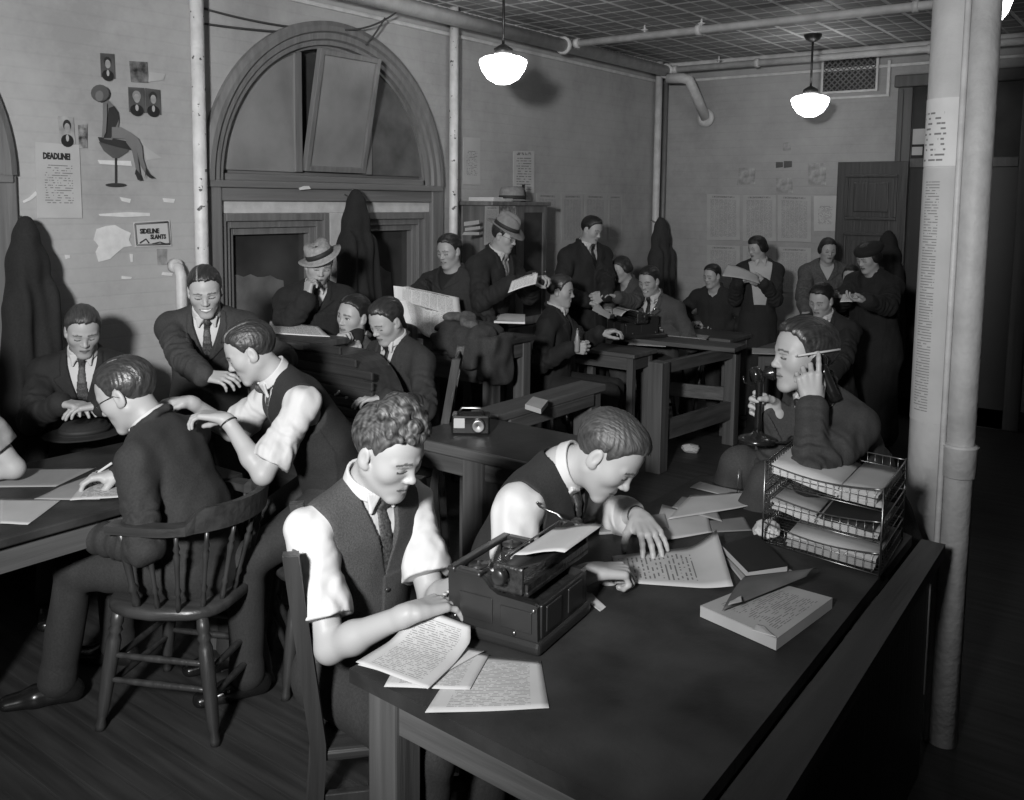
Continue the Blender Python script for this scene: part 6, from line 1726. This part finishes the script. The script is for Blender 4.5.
# ------------------------------------------------------------------ hanging coats
def hung_coat(label, top, zb, w, d, m, seed, face=0.0, lean=0.0, cat='coat', hook=True, res=.008):
    top = np.array(top, float); root = thing('overcoat', (top[0], top[1], zb), label, cat)
    nx = np.array([math.cos(face), math.sin(face), 0]); ny = np.array([-nx[1], nx[0], 0]); r0 = np.random.RandomState(seed); ph = r0.rand(4)*6
    B = Field(); h = top[2]-zb
    def disp(P, hh):
        u = (P-V3(top))@V3(ny); return (.010*np.sin(u*46+ph[0]+2*np.sin(P[:, 2]*3+ph[1]))+.006*np.sin(u*90+ph[2]+P[:, 2]*5))*np.minimum(1, (top[2]-P[:, 2])/.35)
    zs = [0, .05, .16, .34, .66, 1.0]; ws = [.20, .32, .56, .78, .95, 1.0]; ds = [.3, .5, .7, .85, .95, 1]
    for i in range(5):
        a = top+nx*d*.9-np.array([0, 0, h*zs[i]])+ny*lean*zs[i]; b_ = top+nx*d*.9-np.array([0, 0, h*zs[i+1]])+ny*lean*zs[i+1]
        q = lambda k: (max(.03, ws[k]*w), max(.03, ds[k]*d))
        B.ec(a, b_, ny, q(i), q(i+1), .05, disp=disp)
    for sg in (1, -1):
        a = top+nx*d*1.25-np.array([0, 0, h*.30])+ny*sg*w*.50; b_ = top+nx*d*1.3-np.array([0, 0, h*.78])+ny*sg*w*.72+ny*lean*.7; B.rc(a, b_, .050, .05, .05, disp=disp)
    B.fn(lambda P, c: np.maximum(c, zb-P[:, 2]), top-2, top+2, op='m')
    V, Q = B.mesh(res); link_mesh('coat_body', V, Q, m, root)
    if hook: mb = MB(); t = Vector(top); mb.tube([t-Vector(nx)*.02, t+Vector(nx)*.03+Vector((0, 0, -.02)), t+Vector(nx)*.06, t+Vector(nx)*.06+Vector((0, 0, .03))], .005, 6); mb.build('coat_hook', METAL, root)
    return root
v = atx(346, 194, XL+.03); hung_coat('long black overcoat hung on the centre post of the arched window', v, .82, .15, .10, COATB, 1)
v = atx(15, 222, XL+.02); hung_coat('black coat hung on the left wall at the edge of the frame', v, .55, .135, .11, COATB, 2)
v = atx(660, 220, XL+.12); hung_coat('dark coat hanging by the pipe in the far corner', (XL+.12, v.y-.15, v.z), .55, .185, .10, mat('coat_charcoal', .030, .9, .3, 120, .2, 250), 3)
v = aty(893, 262, YB-.03); hung_coat('dark coat hanging on the open door frame behind the cap wearer', (v.x, YB-.13, 1.55), .5, .17, .09, COATB, 4, face=rad(-90))
# coat thrown over the high desk
DX = -.13
root = thing('draped_coat', (-3.35+DX, 4.2, .99), 'dark coat and scarf thrown over the high wooden desk', 'coat')
B = Field()
dsp = lambda P, h: .010*fab_noise(P, .13)+.004*np.sin(P[:, 0]*48+3*np.sin(P[:, 2]*9+P[:, 1]*7))
B.ell((-3.38+DX, 4.28, 1.02), np.eye(3), (.20, .15, .05), .04); B.ec((-3.50+DX, 4.22, 1.03), (-3.2+DX, 4.14, 1.02), (0, 1, 0), (.12, .05), (.10, .05), .04, disp=dsp)
for x, w, zl_ in ((-3.46+DX, .06, .93), (-3.34+DX, .065, .90), (-3.22+DX, .06, .84), (-3.13+DX, .05, .80)): B.ec((x, 4.06, 1.0), (x+.02, 4.045, zl_), (1, 0, 0), (w, .028), (w*.9, .025), .04, disp=dsp)
for y in (4.12, 4.22): B.ec((-3.09+DX, y, 1.0), (-3.075+DX, y, .76), (0, 1, 0), (.06, .025), (.055, .022), .04, disp=dsp)
V, Q = B.mesh(.007); link_mesh('coat_body', V, Q, mat('coat_dark_wool', .040, .9, .3, 120, .2, 250), root)
B = Field(); B.ec((-3.52+DX, 4.22, 1.09), (-3.36+DX, 4.20, 1.10), (0, 1, 0), (.06, .03), (.05, .03), .03, disp=dsp); B.ec((-3.36+DX, 4.2, 1.10), (-3.26+DX, 4.10, 1.07), (0, 1, 0), (.05, .03), (.045, .025), .03, disp=dsp)
V, Q = B.mesh(.006); link_mesh('scarf', V, Q, mat('scarf_grey', .10, .9, .3, 60, .2, 150), root)
tag(block('newspaper', [(494, 323), (525, 324), (525, 316), (499, 315)], 1.03, 1.042, NEWSP, 'folded newspaper on the high desk right of the draped coat', 'newspaper'), 'folded newspaper on the high desk right of the draped coat', 'newspaper')
block('cigarette_box', [(525, 409), (541, 414), (548, 405), (533, 401)], .776, .80, PAPER2, 'small pale box lying on the plank bench', 'box')
# box camera on the dark table
v = atz(471, 432, .757); root = thing('box_camera', v, 'small black box camera with bright fittings on the long dark table', 'camera')
MC = Matrix.Translation(v) @ Matrix.Rotation(rad(37), 4, 'Z')
mb = MB(); mb.box((-.085, -.05, 0), (.085, .05, .085), .008, MC); mb.build('case', PHB, root); mb = MB(); mb.box((-.075, -.056, .03), (-.025, -.049, .075), .003, MC); mb.build('view_window', PAPER, root)
mb = MB(); mb.lathe([(.03, 0), (.03, .02), (.024, .022), (.001, .012)], 20, M=MC @ Matrix.Translation((.035, -.05, .042)) @ Matrix.Rotation(rad(90), 4, 'X')); mb.build('lens', METAL, root); mb = MB(); mb.tube([MC @ Vector(p) for p in ((-.06, 0, .085), (-.04, 0, .11), (.04, 0, .11), (.06, 0, .085))], .006, 8); mb.build('carry_handle', METAL, root)
# ------------------------------------------------------------------ papers in people's hands
def held(name, pts, m, label, cat='newspaper', f=None, n=(14, 8)): return tag(sheet(name, [Vector(p) for p in pts], m, f=f, n=n), label, cat)
root = thing('newspaper', atd(425, 320, 5.5), 'wide newspaper spread open in front of the seated reader', 'newspaper')
sheet('page', [atd(406, 323, 5.42), atd(446, 345, 5.55), atd(452, 315, 5.68), atd(396, 293, 5.46)], NEWSP, root, f=lambda u, v: .02*math.sin(9*u), n=(16, 8)); sheet('page', [atd(394, 299, 5.44), atd(462, 318, 5.66), atd(462, 297, 5.70), atd(392, 286, 5.44)], NEWSP, root, f=lambda u, v: .03*math.sin(4*u+.5)*(v+.4), n=(16, 8))
held('newspaper', [atd(508, 293, 5.55), atd(536, 284, 5.62), atd(538, 273, 5.72), atd(512, 281, 5.66)], NEWSP, 'folded newspaper held by the person in the grey felt hat', f=lambda u, v: .006*math.sin(3*u))
held('copy_sheet', [atd(592, 310, 6.72), atd(609, 319, 6.66), atd(611, 314, 6.76), atd(595, 304, 6.80)], PAPER2, 'narrow paper in the hands of the standing person', 'paper')
held('copy_sheet', [atd(722, 276, 7.13), atd(760, 284, 7.09), atd(758, 276, 7.2), atd(728, 264, 7.24)], PAPER2, 'sheet read by the person in the white blouse', 'paper', f=lambda u, v: .015*math.sin(3*u))
held('newspaper', [atd(840, 302, 6.08), atd(872, 304, 6.02), atd(870, 296, 6.16), atd(843, 294, 6.22)], NEWSP, 'folded paper read by the person in the black cap', f=lambda u, v: .008*math.sin(3*u))
b0 = atd(577, 352, 5.98) if True else None; root = thing('bottle', b0, 'small pale bottle in the hand of the person on the stool', 'bottle')
mb = MB(); mb.lathe([(.001, 0), (.016, 0), (.017, .01), (.017, .085), (.009, .115), (.008, .15), (.001, .15)], 16, c=b0); mb.build('bottle_glass', mat('milk_bottle', .28, .2, spec=.6), root); mb = MB(); mb.lathe([(.010, .143), (.010, .155), (.001, .156)], 12, c=b0); mb.build('cap', METAL, root)
flat_paper('newspaper', [(268, 334), (330, 337), (318, 327), (270, 321)], 1.1365, NEWSP, 'newspaper lying on top of the roll-top desk', 'newspaper')
flat_paper('copy_sheet', [(640, 333), (706, 340), (710, 336), (648, 328)], .768, PAPER2, 'sheet under the hands of the uniformed writer', 'paper')
flat_paper('copy_sheet', [(628, 345), (666, 347), (664, 341), (632, 340)], .7325, PAPER, 'white papers on the small typing table behind the railing', 'paper')
flat_paper('copy_sheet', [(752, 354), (790, 355), (785, 349), (752, 348)], .7625, PAPER2, 'pale sheet on the small table right of the railing', 'paper')
flat_paper('copy_sheet', [(690, 327), (722, 329), (722, 324), (694, 322)], .7625, NEWS, 'grey sheet in front of the dark-haired boy', 'paper')

# ------------------------------------------------------------------ things pinned to the walls
def pinned(name, px, label, m, cat='poster', t=.003, x=None, group=None, wall='L', f=None):
    """flat sheet on the left (L) or back (B) wall; corners bl, br, tr, tl picked from the view"""
    if wall == 'L': c = [atx(p, q, XL+.004) for p, q in px]
    else: c = [aty(p, q, YB-.004) for p, q in px]
    return tag(sheet(name, c, m, f=f, t=t, n=(6, 6)), label, cat, group)
def wtext(s, x, y, h, parent, m=INK, bold=.0, wall='L', squeeze=1.0, d=.009):
    p = atx(x, y, XL+d) if wall == 'L' else aty(x, y, YB-d)
    org = Vector(parent['_org']); M = Matrix(((0, 0, 1), (1, 0, 0), (0, 1, 0))) if wall == 'L' else Matrix(((1, 0, 0), (0, 0, -1), (0, 1, 0)))
    return text_obj('lettering', s, h, m, parent, p-org, M, bold, squeeze=squeeze)
dn = pinned('deadline_notice', [(37, 218), (82, 218), (79, 145), (35, 142)], 'white typed notice headed DEADLINE! pinned on the left wall', NOTICE, 'notice')
wtext('DEADLINE!', 43, 158.5, .040, dn, bold=.0022, squeeze=.66)
o = pinned('sideline_sign', [(135, 247), (171, 246), (169, 220), (133, 222)], 'small framed SIDELINE SLANTS sign pinned on the left wall', PAPER, 'sign', t=.006)
wtext('SIDELINE', 140, 233.5, .034, o, bold=.0015, d=.014, squeeze=.80); wtext('SLANTS', 150.5, 239, .032, o, bold=.0015, d=.014, squeeze=.80)
c = [atx(p, q, XL+.012) for p, q in ((137, 245), (170, 244), (168, 222), (135, 224))]
for k, (a, b_) in enumerate(((0, 1), (1, 2), (2, 3), (3, 0))): mb = MB(); mb.tube([c[a], c[b_]], .005, 4); fr_ = mb.build('frame_edge', INKG, o)
mb = MB(); mb.tube([atx(140, 243, XL+.012), atx(146, 239, XL+.012), atx(149, 243, XL+.012)], .004, 4); mb.build('sketch_stroke', INK, o); mb = MB(); mb.tube([atx(152, 244, XL+.012), atx(160, 242, XL+.012), atx(166, 244, XL+.012)], .003, 4); mb.build('sketch_stroke', INK, o)
PHOTO = mat('photo_print_dark', .09, .35, .3, 14); PALE = mat('photo_pale_tone', .34, .4, .3, 20)
def portrait(px, label, dark=True, hair=.03):
    o = pinned('portrait_photo', px, label, PHOTO if dark else PALE, 'photograph')
    c = [atx(p, q, XL+.009) for p, q in px]; w = (c[1].y-c[0].y); h = c[3].z-c[0].z; y0, z0 = c[0].y, c[0].z
    org = Vector(o['_org'])
    def disc(nm, cy_, cz, ry, rz, m, x): mb = MB(); n = 18; vs = [(x, y0+w*cy_+w*ry*math.cos(2*math.pi*i/n), z0+h*cz+h*rz*math.sin(2*math.pi*i/n)) for i in range(n)]; mb.add(vs+[(x-.002, b, cc) for a, b, cc in vs], [tuple(range(n)), tuple(n+i for i in range(n))[::-1]]+[(i, (i+1) % n, n+(i+1) % n, n+i) for i in range(n)]); mb.build(nm, m, o)
    disc('shoulders', .5, .10, .42, .24, mat('photo_suit', .02, .4), XL+.0095); disc('shirt_front', .5, .20, .10, .13, mat('photo_shirt', .40, .4), XL+.010); disc('hair_shape', .5, .68, .26, .21, mat('photo_hair_%d' % int(hair*100), hair, .4), XL+.0105); disc('face', .5, .58, .19, .18, PALE, XL+.0115)
    return o
portrait([(101, 77), (115, 79), (114, 54), (100, 53)], 'small dark portrait photo pinned highest on the left wall')
portrait([(129, 112), (145, 113), (144, 88), (128, 87)], 'portrait photo of a fair-haired sitter, left of a pair', hair=.25)
portrait([(146, 113), (161, 115), (160, 90), (145, 88)], 'portrait photo of a dark-haired sitter, right of a pair')
portrait([(60, 143), (75, 144), (73, 117), (58, 116)], 'faded portrait photo above the DEADLINE notice', dark=False)
pinned('portrait_photo', [(131, 82), (148, 83), (147, 62), (129, 61)], 'torn group photo pinned above the pair of portraits', mat('photo_mixed', .13, .5, .9, 22), 'photograph')
pinned('paper_slip', [(148, 82), (163, 80), (165, 74), (149, 72)], 'small slip beside the torn group photo', PAPER2, 'paper')
pinned('portrait_photo', [(79, 148), (87, 148), (87, 124), (78, 125)], 'small spotted photo right of the faded portrait', mat('photo_mixed2', .22, .5, .9, 28), 'photograph')
def cutout(name, polys, label, cat, d0=.006):
    """flat printed figure: polygons picked on the left wall, one layer over another"""
    root = None
    for k, (nm, px, m) in enumerate(polys):
        x = XL+d0+.0025*k; pts = [atx(p, q, x) for p, q in px]
        if root is None: root = thing(name, pts[0], label, cat)
        mb = MB(); n = len(pts); mb.add(pts+[p-Vector((.002, 0, 0)) for p in pts], [tuple(range(n)), tuple(n+i for i in range(n))[::-1]]+[(i, (i+1) % n, n+(i+1) % n, n+i) for i in range(n)]); mb.build(nm, m, root)
    return root
FIG = mat('cutout_skin_tone', .16, .6); DK = mat('cutout_dark', .03, .6); MDG = mat('cutout_grey', .09, .6)
def ellp(cx_, cy_, rx, ry, n=16, t=0): return [(cx_+rx*math.cos(2*math.pi*i/n)*math.cos(t)-ry*math.sin(2*math.pi*i/n)*math.sin(t), cy_+rx*math.cos(2*math.pi*i/n)*math.sin(t)+ry*math.sin(2*math.pi*i/n)*math.cos(t)) for i in range(n)]
cutout('pin_up_cutout', [('glass_bowl', [(99, 142), (133, 144), (128, 152), (119, 158), (113, 158), (104, 151)], MDG), ('glass_stem', [(115, 158), (117, 158), (117, 183), (115, 183)], DK), ('glass_foot', ellp(116, 185, 10.5, 2), DK),
        ('glass_rim', [(98, 137), (110, 138), (133, 142), (131, 150), (118, 147), (100, 142)], DK), ('torso', [(103, 103), (108, 100), (114, 106), (118, 112), (119, 122), (117, 132), (112, 140), (104, 139), (105, 124), (106, 114)], FIG), ('bodice', [(109, 108), (114, 106), (118, 112), (119, 119), (116, 126), (111, 138), (104, 138), (105, 124), (108, 116)], DK),
        ('near_leg', [(112, 127), (121, 127), (130, 132), (138, 138), (142, 146), (143, 158), (146, 168), (149, 173), (147, 176), (141, 166), (137, 152), (134, 145), (124, 139), (112, 138)], FIG), ('far_leg', [(128, 136), (134, 142), (137, 152), (139, 166), (140, 174), (137, 174), (135, 164), (132, 150), (126, 142)], FIG),
        ('shoe', [(146, 168), (149, 173), (155, 178), (150, 178), (146, 174), (145, 178)], DK), ('shoe', [(136, 169), (140, 174), (142, 180), (138, 180), (136, 175), (135, 174)], DK), ('arm', [(103, 103), (107, 103), (107, 116), (106, 132), (103, 138), (102, 137), (103, 120)], FIG), ('hair', ellp(100, 93, 9, 8.5), MDG), ('face', ellp(99.5, 96, 4, 5.5), FIG)],
       'cut-out picture of a bare-legged figure perched on a cocktail glass', 'picture')
def scrap(px, label, m=PAPER, x=None):
    pts = [atx(p, q, x or XL+.005) for p, q in px]; n = len(pts); mb = MB(); mb.add(pts+[p-Vector((.004, 0, 0)) for p in pts], [tuple(range(n)), tuple(n+i for i in range(n))[::-1]]+[(i, (i+1) % n, n+(i+1) % n, n+i) for i in range(n)])
    return tag(mb.build('paper_remnant', m), label, 'paper scrap')
SCR = mat('torn_paper', .60, .85, .1, 20)
scrap([(97, 229), (106, 226), (115, 225), (122, 229), (131, 233), (129, 240), (132, 246), (124, 247), (118, 252), (110, 259), (99, 262), (96, 252), (99, 246), (94, 240)], 'large ragged torn patch left of the SIDELINE SLANTS sign', SCR)
scrap([(99, 214), (128, 212), (150, 213), (150, 216), (126, 217), (100, 216)], 'long thin torn strip above the ragged patch', SCR)
scrap([(98, 160), (131, 161), (132, 166), (100, 164)], 'pale strip across the stem of the cocktail glass cut-out', SCR)
scrap([(143, 144), (150, 150), (162, 158), (147, 160)], 'pale torn triangle behind the legs of the cut-out', PAPER2)
scrap([(163, 198), (175, 199), (174, 203), (164, 202)], 'small pale scrap near the pipe', SCR)
scrap([(120, 197), (131, 199), (130, 203), (122, 201)], 'small torn scrap under the glass of the cut-out', SCR)
scrap([(163, 272), (173, 273), (172, 276), (162, 275)], 'small pale scrap low beside the pipe', SCR)
scrap([(122, 276), (132, 277), (131, 279), (122, 279)], 'tiny pale scrap above the short pipe', SCR)
scrap([(65, 255), (70, 255), (70, 258), (66, 259)], 'tiny square scrap under the DEADLINE notice', SCR)
scrap([(23, 201), (30, 197), (36, 191), (37, 195), (31, 200), (24, 203)], 'torn strip left of the DEADLINE notice', SCR)
scrap([(130, 254), (133, 254), (133, 262), (131, 262)], 'narrow scrap under the SIDELINE SLANTS sign', SCR)
scrap([(157, 249), (167, 249), (167, 265), (158, 265)], 'grey label below the SIDELINE SLANTS sign', mat('label_grey', .26, .8, .3, 30))
scrap([(299, 188), (304, 186), (309, 186), (311, 189), (300, 190)], 'torn white scrap on the transom of the arched window', SCR, XL+.05)
pinned('tall_notice', [(463, 184), (480, 185), (480, 138), (463, 137)], 'narrow white notice pinned right of the white riser pipe', NOTICE, 'notice')
pinned('strip_notice', [(513, 192), (534, 193), (534, 151), (513, 151)], 'notice made of pasted paper strips above the bookcase', STRIPS, 'notice')
for i, (px, lb) in enumerate(([[(510, 245), (531, 245), (531, 193), (510, 193)], 'newspaper page hanging behind the bookcase corner'], [[(536, 243), (558, 244), (558, 194), (536, 193)], 'newspaper page pinned left on the left wall'], [[(561, 244), (583, 244), (583, 194), (561, 194)], 'newspaper page pinned second on the left wall'], [[(584, 241), (606, 241), (606, 195), (584, 194)], 'newspaper page pinned behind the standing overcoat'], [[(608, 240), (622, 240), (622, 195), (608, 195)], 'narrow newspaper page pinned last on the left wall'])):
    pinned('wall_newspaper', px, lb, NEWSD, 'newspaper')
for px, lb, m in (([(707, 240), (740, 240), (740, 195), (707, 194)], 'upper left newspaper page on the back wall', NEWSD), ([(743, 241), (776, 241), (776, 195), (743, 195)], 'second upper newspaper page on the back wall', NEWSD), ([(778, 241), (811, 242), (811, 196), (778, 195)], 'third upper newspaper page on the back wall', NEWSD), ([(814, 231), (836, 231), (837, 196), (814, 196)], 'pale printed sheet beside the open door', NOTICE),
                  ([(707, 290), (740, 290), (740, 246), (707, 245)], 'lower left newspaper page behind the boy', NEWSD), ([(743, 290), (776, 290), (776, 246), (743, 246)], 'lower newspaper page behind the white blouse', NEWSD), ([(778, 292), (811, 292), (811, 248), (778, 247)], 'lower right newspaper page on the back wall', NEWSD)):
    pinned('wall_newspaper', px, lb, m, 'newspaper', wall='B')
FADE = mat('faded_clipping', .30, .8, .4, 18)
for px, lb in (([(737, 185), (755, 184), (755, 167), (739, 168)], 'faded clipping pinned above the newspaper pages'), ([(776, 193), (793, 193), (792, 178), (776, 178)], 'small bordered clipping in the middle of the back wall'), ([(808, 185), (826, 185), (826, 163), (808, 163)], 'pale framed sheet high beside the open door'), ([(776, 168), (783, 167), (783, 162), (776, 162)], 'small dark snapshot on the back wall'), ([(784, 168), (792, 167), (792, 161), (784, 161)], 'second small snapshot on the back wall'), ([(783, 151), (791, 150), (790, 142), (783, 143)], 'topmost tiny clipping on the back wall')):
    pinned('clipping', px, lb, FADE if 'snapshot' not in lb else PHOTO, 'clipping', wall='B')
# behind the bookcase glass and on its top
def bc(name, px, m, label, cat): return tag(sheet(name, [atx(p, q, bx+.004) for p, q in px], m, n=(3, 3)), label, cat)
for px, lb in (([(464, 226), (479, 224), (479, 220), (464, 222)], 'topmost pale slip on the left bookcase door'), ([(465, 231), (480, 229), (480, 226), (465, 228)], 'middle pale slip on the left bookcase door'), ([(462, 235), (479, 235), (479, 232), (464, 232)], 'lowest pale slip on the left bookcase door')): bc('paper_slip', px, PAPER, lb, 'paper')
bc('bookcase_poster', [(484, 245), (498, 245), (499, 206), (485, 206)], NEWSD, 'tall clipping pasted on the bookcase between its doors', 'poster'); bc('bookcase_poster', [(500, 222), (516, 222), (516, 206), (500, 206)], mat('photo_clip', .20, .6, .9, 25), 'mottled picture pasted high on the right bookcase door', 'poster')
zt_ = bz+.0305
for i, (y0, y1, h, m, lb) in enumerate(((5.22, 5.34, .03, PAPER, 'pale flat box on the left of the bookcase top'), (5.34, 5.46, .022, PAPER2, 'grey flat box next to it on the bookcase top'))):
    mb = MB(); mb.box((XL+.06, y0, zt_), (bx-.02, y1-.005, zt_+h), .003); tag(mb.build('flat_box', m), lb, 'box')
v = Vector((-4.20, 5.56, zt_)); root = thing('felt_hat', v, 'light felt hat resting on top of the bookcase', 'hat')
mb = MB(); mb.lathe([(.001, .006), (.13, .004), (.150, .010), (.146, .014), (.10, .012), (.094, .018), (.090, .075), (.078, .105), (.05, .112), (.001, .100)], 32, c=v, sy=1.1); mb.build('crown_and_brim', FELT, root); mb = MB(); mb.lathe([(.0955, .018), (.0965, .018), (.0945, .045), (.0935, .045)], 32, c=v, sy=1.1); mb.build('hat_band', BAND, root)
mb = MB(); mb.lathe([(.02, 0), (.022, .005), (.022, .08), (.012, .10), (.012, .13), (.001, .13)], 14, c=(-4.22, 5.73, zt_)); tag(mb.build('ink_bottle', PHB), 'dark bottle standing beside the hat on the bookcase', 'bottle')
# placards pasted round the plaster column
def wrap(name, z0, z1, m, label, a0=150, a1=300, r=cr+.0015, cat='poster'):
    root_ = None; n = 24; vs = []; fs = []; uv = []
    for i in range(n+1):
        a = rad(a0+(a1-a0)*i/n)
        for z in (z0, z1): vs.append((r*math.cos(a), r*math.sin(a), z-z0))
    k = len(vs); vs += [(x*(r-.001)/r, y*(r-.001)/r, z) for x, y, z in vs]
    for i in range(n):
        fs.append((2*i, 2*i+2, 2*i+3, 2*i+1)); uv += [(i/n, 0), ((i+1)/n, 0), ((i+1)/n, 1), (i/n, 1)]; fs.append((k+2*i+1, k+2*i+3, k+2*i+2, k+2*i)); uv += [(i/n, 1), ((i+1)/n, 1), ((i+1)/n, 0), (i/n, 0)]
    me = bpy.data.meshes.new(name); me.from_pydata(vs, [], fs); me.polygons.foreach_set('use_smooth', [True]*len(fs)); me.materials.append(m); lay = me.uv_layers.new(name='UVMap'); lay.data.foreach_set('uv', [q for p in uv for q in p])
    o = bpy.data.objects.new(name, me); COL.objects.link(o); o.location = (cx, cy, z0); return tag(o, label, cat)
zc = lambda y: atd(930, y, 3.10).z
wrap('column_placard', zc(164), zc(93), PLACARD, 'bright lettered placard pasted round the upper part of the white column')
wrap('name_list', zc(440), zc(166), LISTING, 'long strip of small typed lists pasted down the white column', r=cr+.001)
o = cutout if False else None
# ------------------------------------------------------------------ pendant lamps
GLOBE = mat('opal_globe', .8, .4, emit=9.0)
LAMPM = mat('lamp_bronze', .05, .4, metal=.6)
def lamp(p, r, label):
    p = Vector(p); root = thing('pendant_lamp', (p.x, p.y, p.z), label, 'lamp', 'opal pendant lamps')
    mb = MB(); mb.lathe([(.001, -.60*r), (.30*r, -.57*r), (.66*r, -.36*r), (.90*r, -.02*r), (1.0*r, .28*r), (.985*r, .40*r), (.78*r, .52*r), (.42*r, .60*r), (.34*r, .66*r)], 32, c=p); mb.build('globe', GLOBE, root)
    mb = MB(); mb.lathe([(.36*r, .62*r), (.40*r, .66*r), (.40*r, .86*r), (.22*r, .98*r), (.10*r, 1.05*r), (.001, 1.06*r)], 20, c=p); mb.build('fitter', LAMPM, root)
    mb = MB(); mb.tube([p+Vector((0, 0, 1.0*r)), Vector((p.x, p.y, ZC-.05))], .009, 8); mb.build('stem', LAMPM, root)
    mb = MB(); mb.lathe([(.02, -.06), (.055, -.04), (.07, -.012), (.07, 0)], 18, c=(p.x, p.y, ZC)); mb.build('ceiling_canopy', LAMPM, root)
    return root
lamp(atd(503, 70, 5.8), .150, 'glowing opal pendant lamp in front of the left wall')
lamp(atd(810, 106, 7.4), .148, 'glowing opal pendant lamp in front of the back wall vent')
lamp(atd(973, 14, 4.0), .150, 'glowing opal pendant lamp half hidden behind the white column')
# ------------------------------------------------------------------ light
w = bpy.data.worlds.new('world'); sc.world = w; w.use_nodes = True
w.node_tree.nodes['Background'].inputs[0].default_value = (.5, .5, .5, 1); w.node_tree.nodes['Background'].inputs[1].default_value = .03
fl = bpy.data.lights.new('flash_lamp', 'SPOT'); fl.energy = 1250; fl.spot_size = rad(80); fl.spot_blend = 1.0; fl.shadow_soft_size = .19
flo = bpy.data.objects.new('flash_lamp', fl); COL.objects.link(flo); flo.location = (-0.38, -1.2, 2.42)
flo.rotation_euler = (Vector((-3.2, 3.2, 1.72))-Vector(flo.location)).to_track_quat('-Z', 'Y').to_euler()
vs_ = sc.view_settings
vs_.view_transform = 'Standard'; vs_.look = 'None'; vs_.exposure = 0.0; vs_.gamma = 1.0; vs_.use_curve_mapping = False
GROUPS = {'stool': 'wooden stools under the workers', 'wall_newspaper': 'newspaper pages pinned to the walls', 'paper_remnant': 'torn scraps left on the left wall', 'typescript_sheet': 'typed sheets at the desk corner',
          'copy_paper': 'copy sheets at the far end of the copy desk', 'loose_sheet': 'sheets on the left table', 'paper_stack': 'papers in the wire trays', 'portrait_photo': 'photos pinned to the left wall', 'clipping': 'clippings on the back wall',
          'crumpled_paper': 'crumpled papers', 'ceiling_sprinkler': 'sprinkler heads', 'sprinkler_pipe': 'sprinkler pipes', 'vertical_pipe': 'white riser pipes', 'wall_cable': 'cables over the arch', 'overcoat': 'hanging coats', 'side_chair': 'wooden side chairs',
          'person': 'people in the newsroom', 'copy_sheet': 'sheets in use around the room', 'felt_hat': 'felt hats laid down', 'paper_slip': 'small paper slips', 'typewriter': 'typewriters', 'bookcase_poster': 'clippings on the bookcase', 'flat_box': 'boxes on the bookcase'}
for o in sc.objects:
    if '_org' in o: del o['_org']
    g = GROUPS.get(o.name.split('.')[0])
    if g and o.parent is None and 'category' in o and 'group' not in o: o['group'] = g
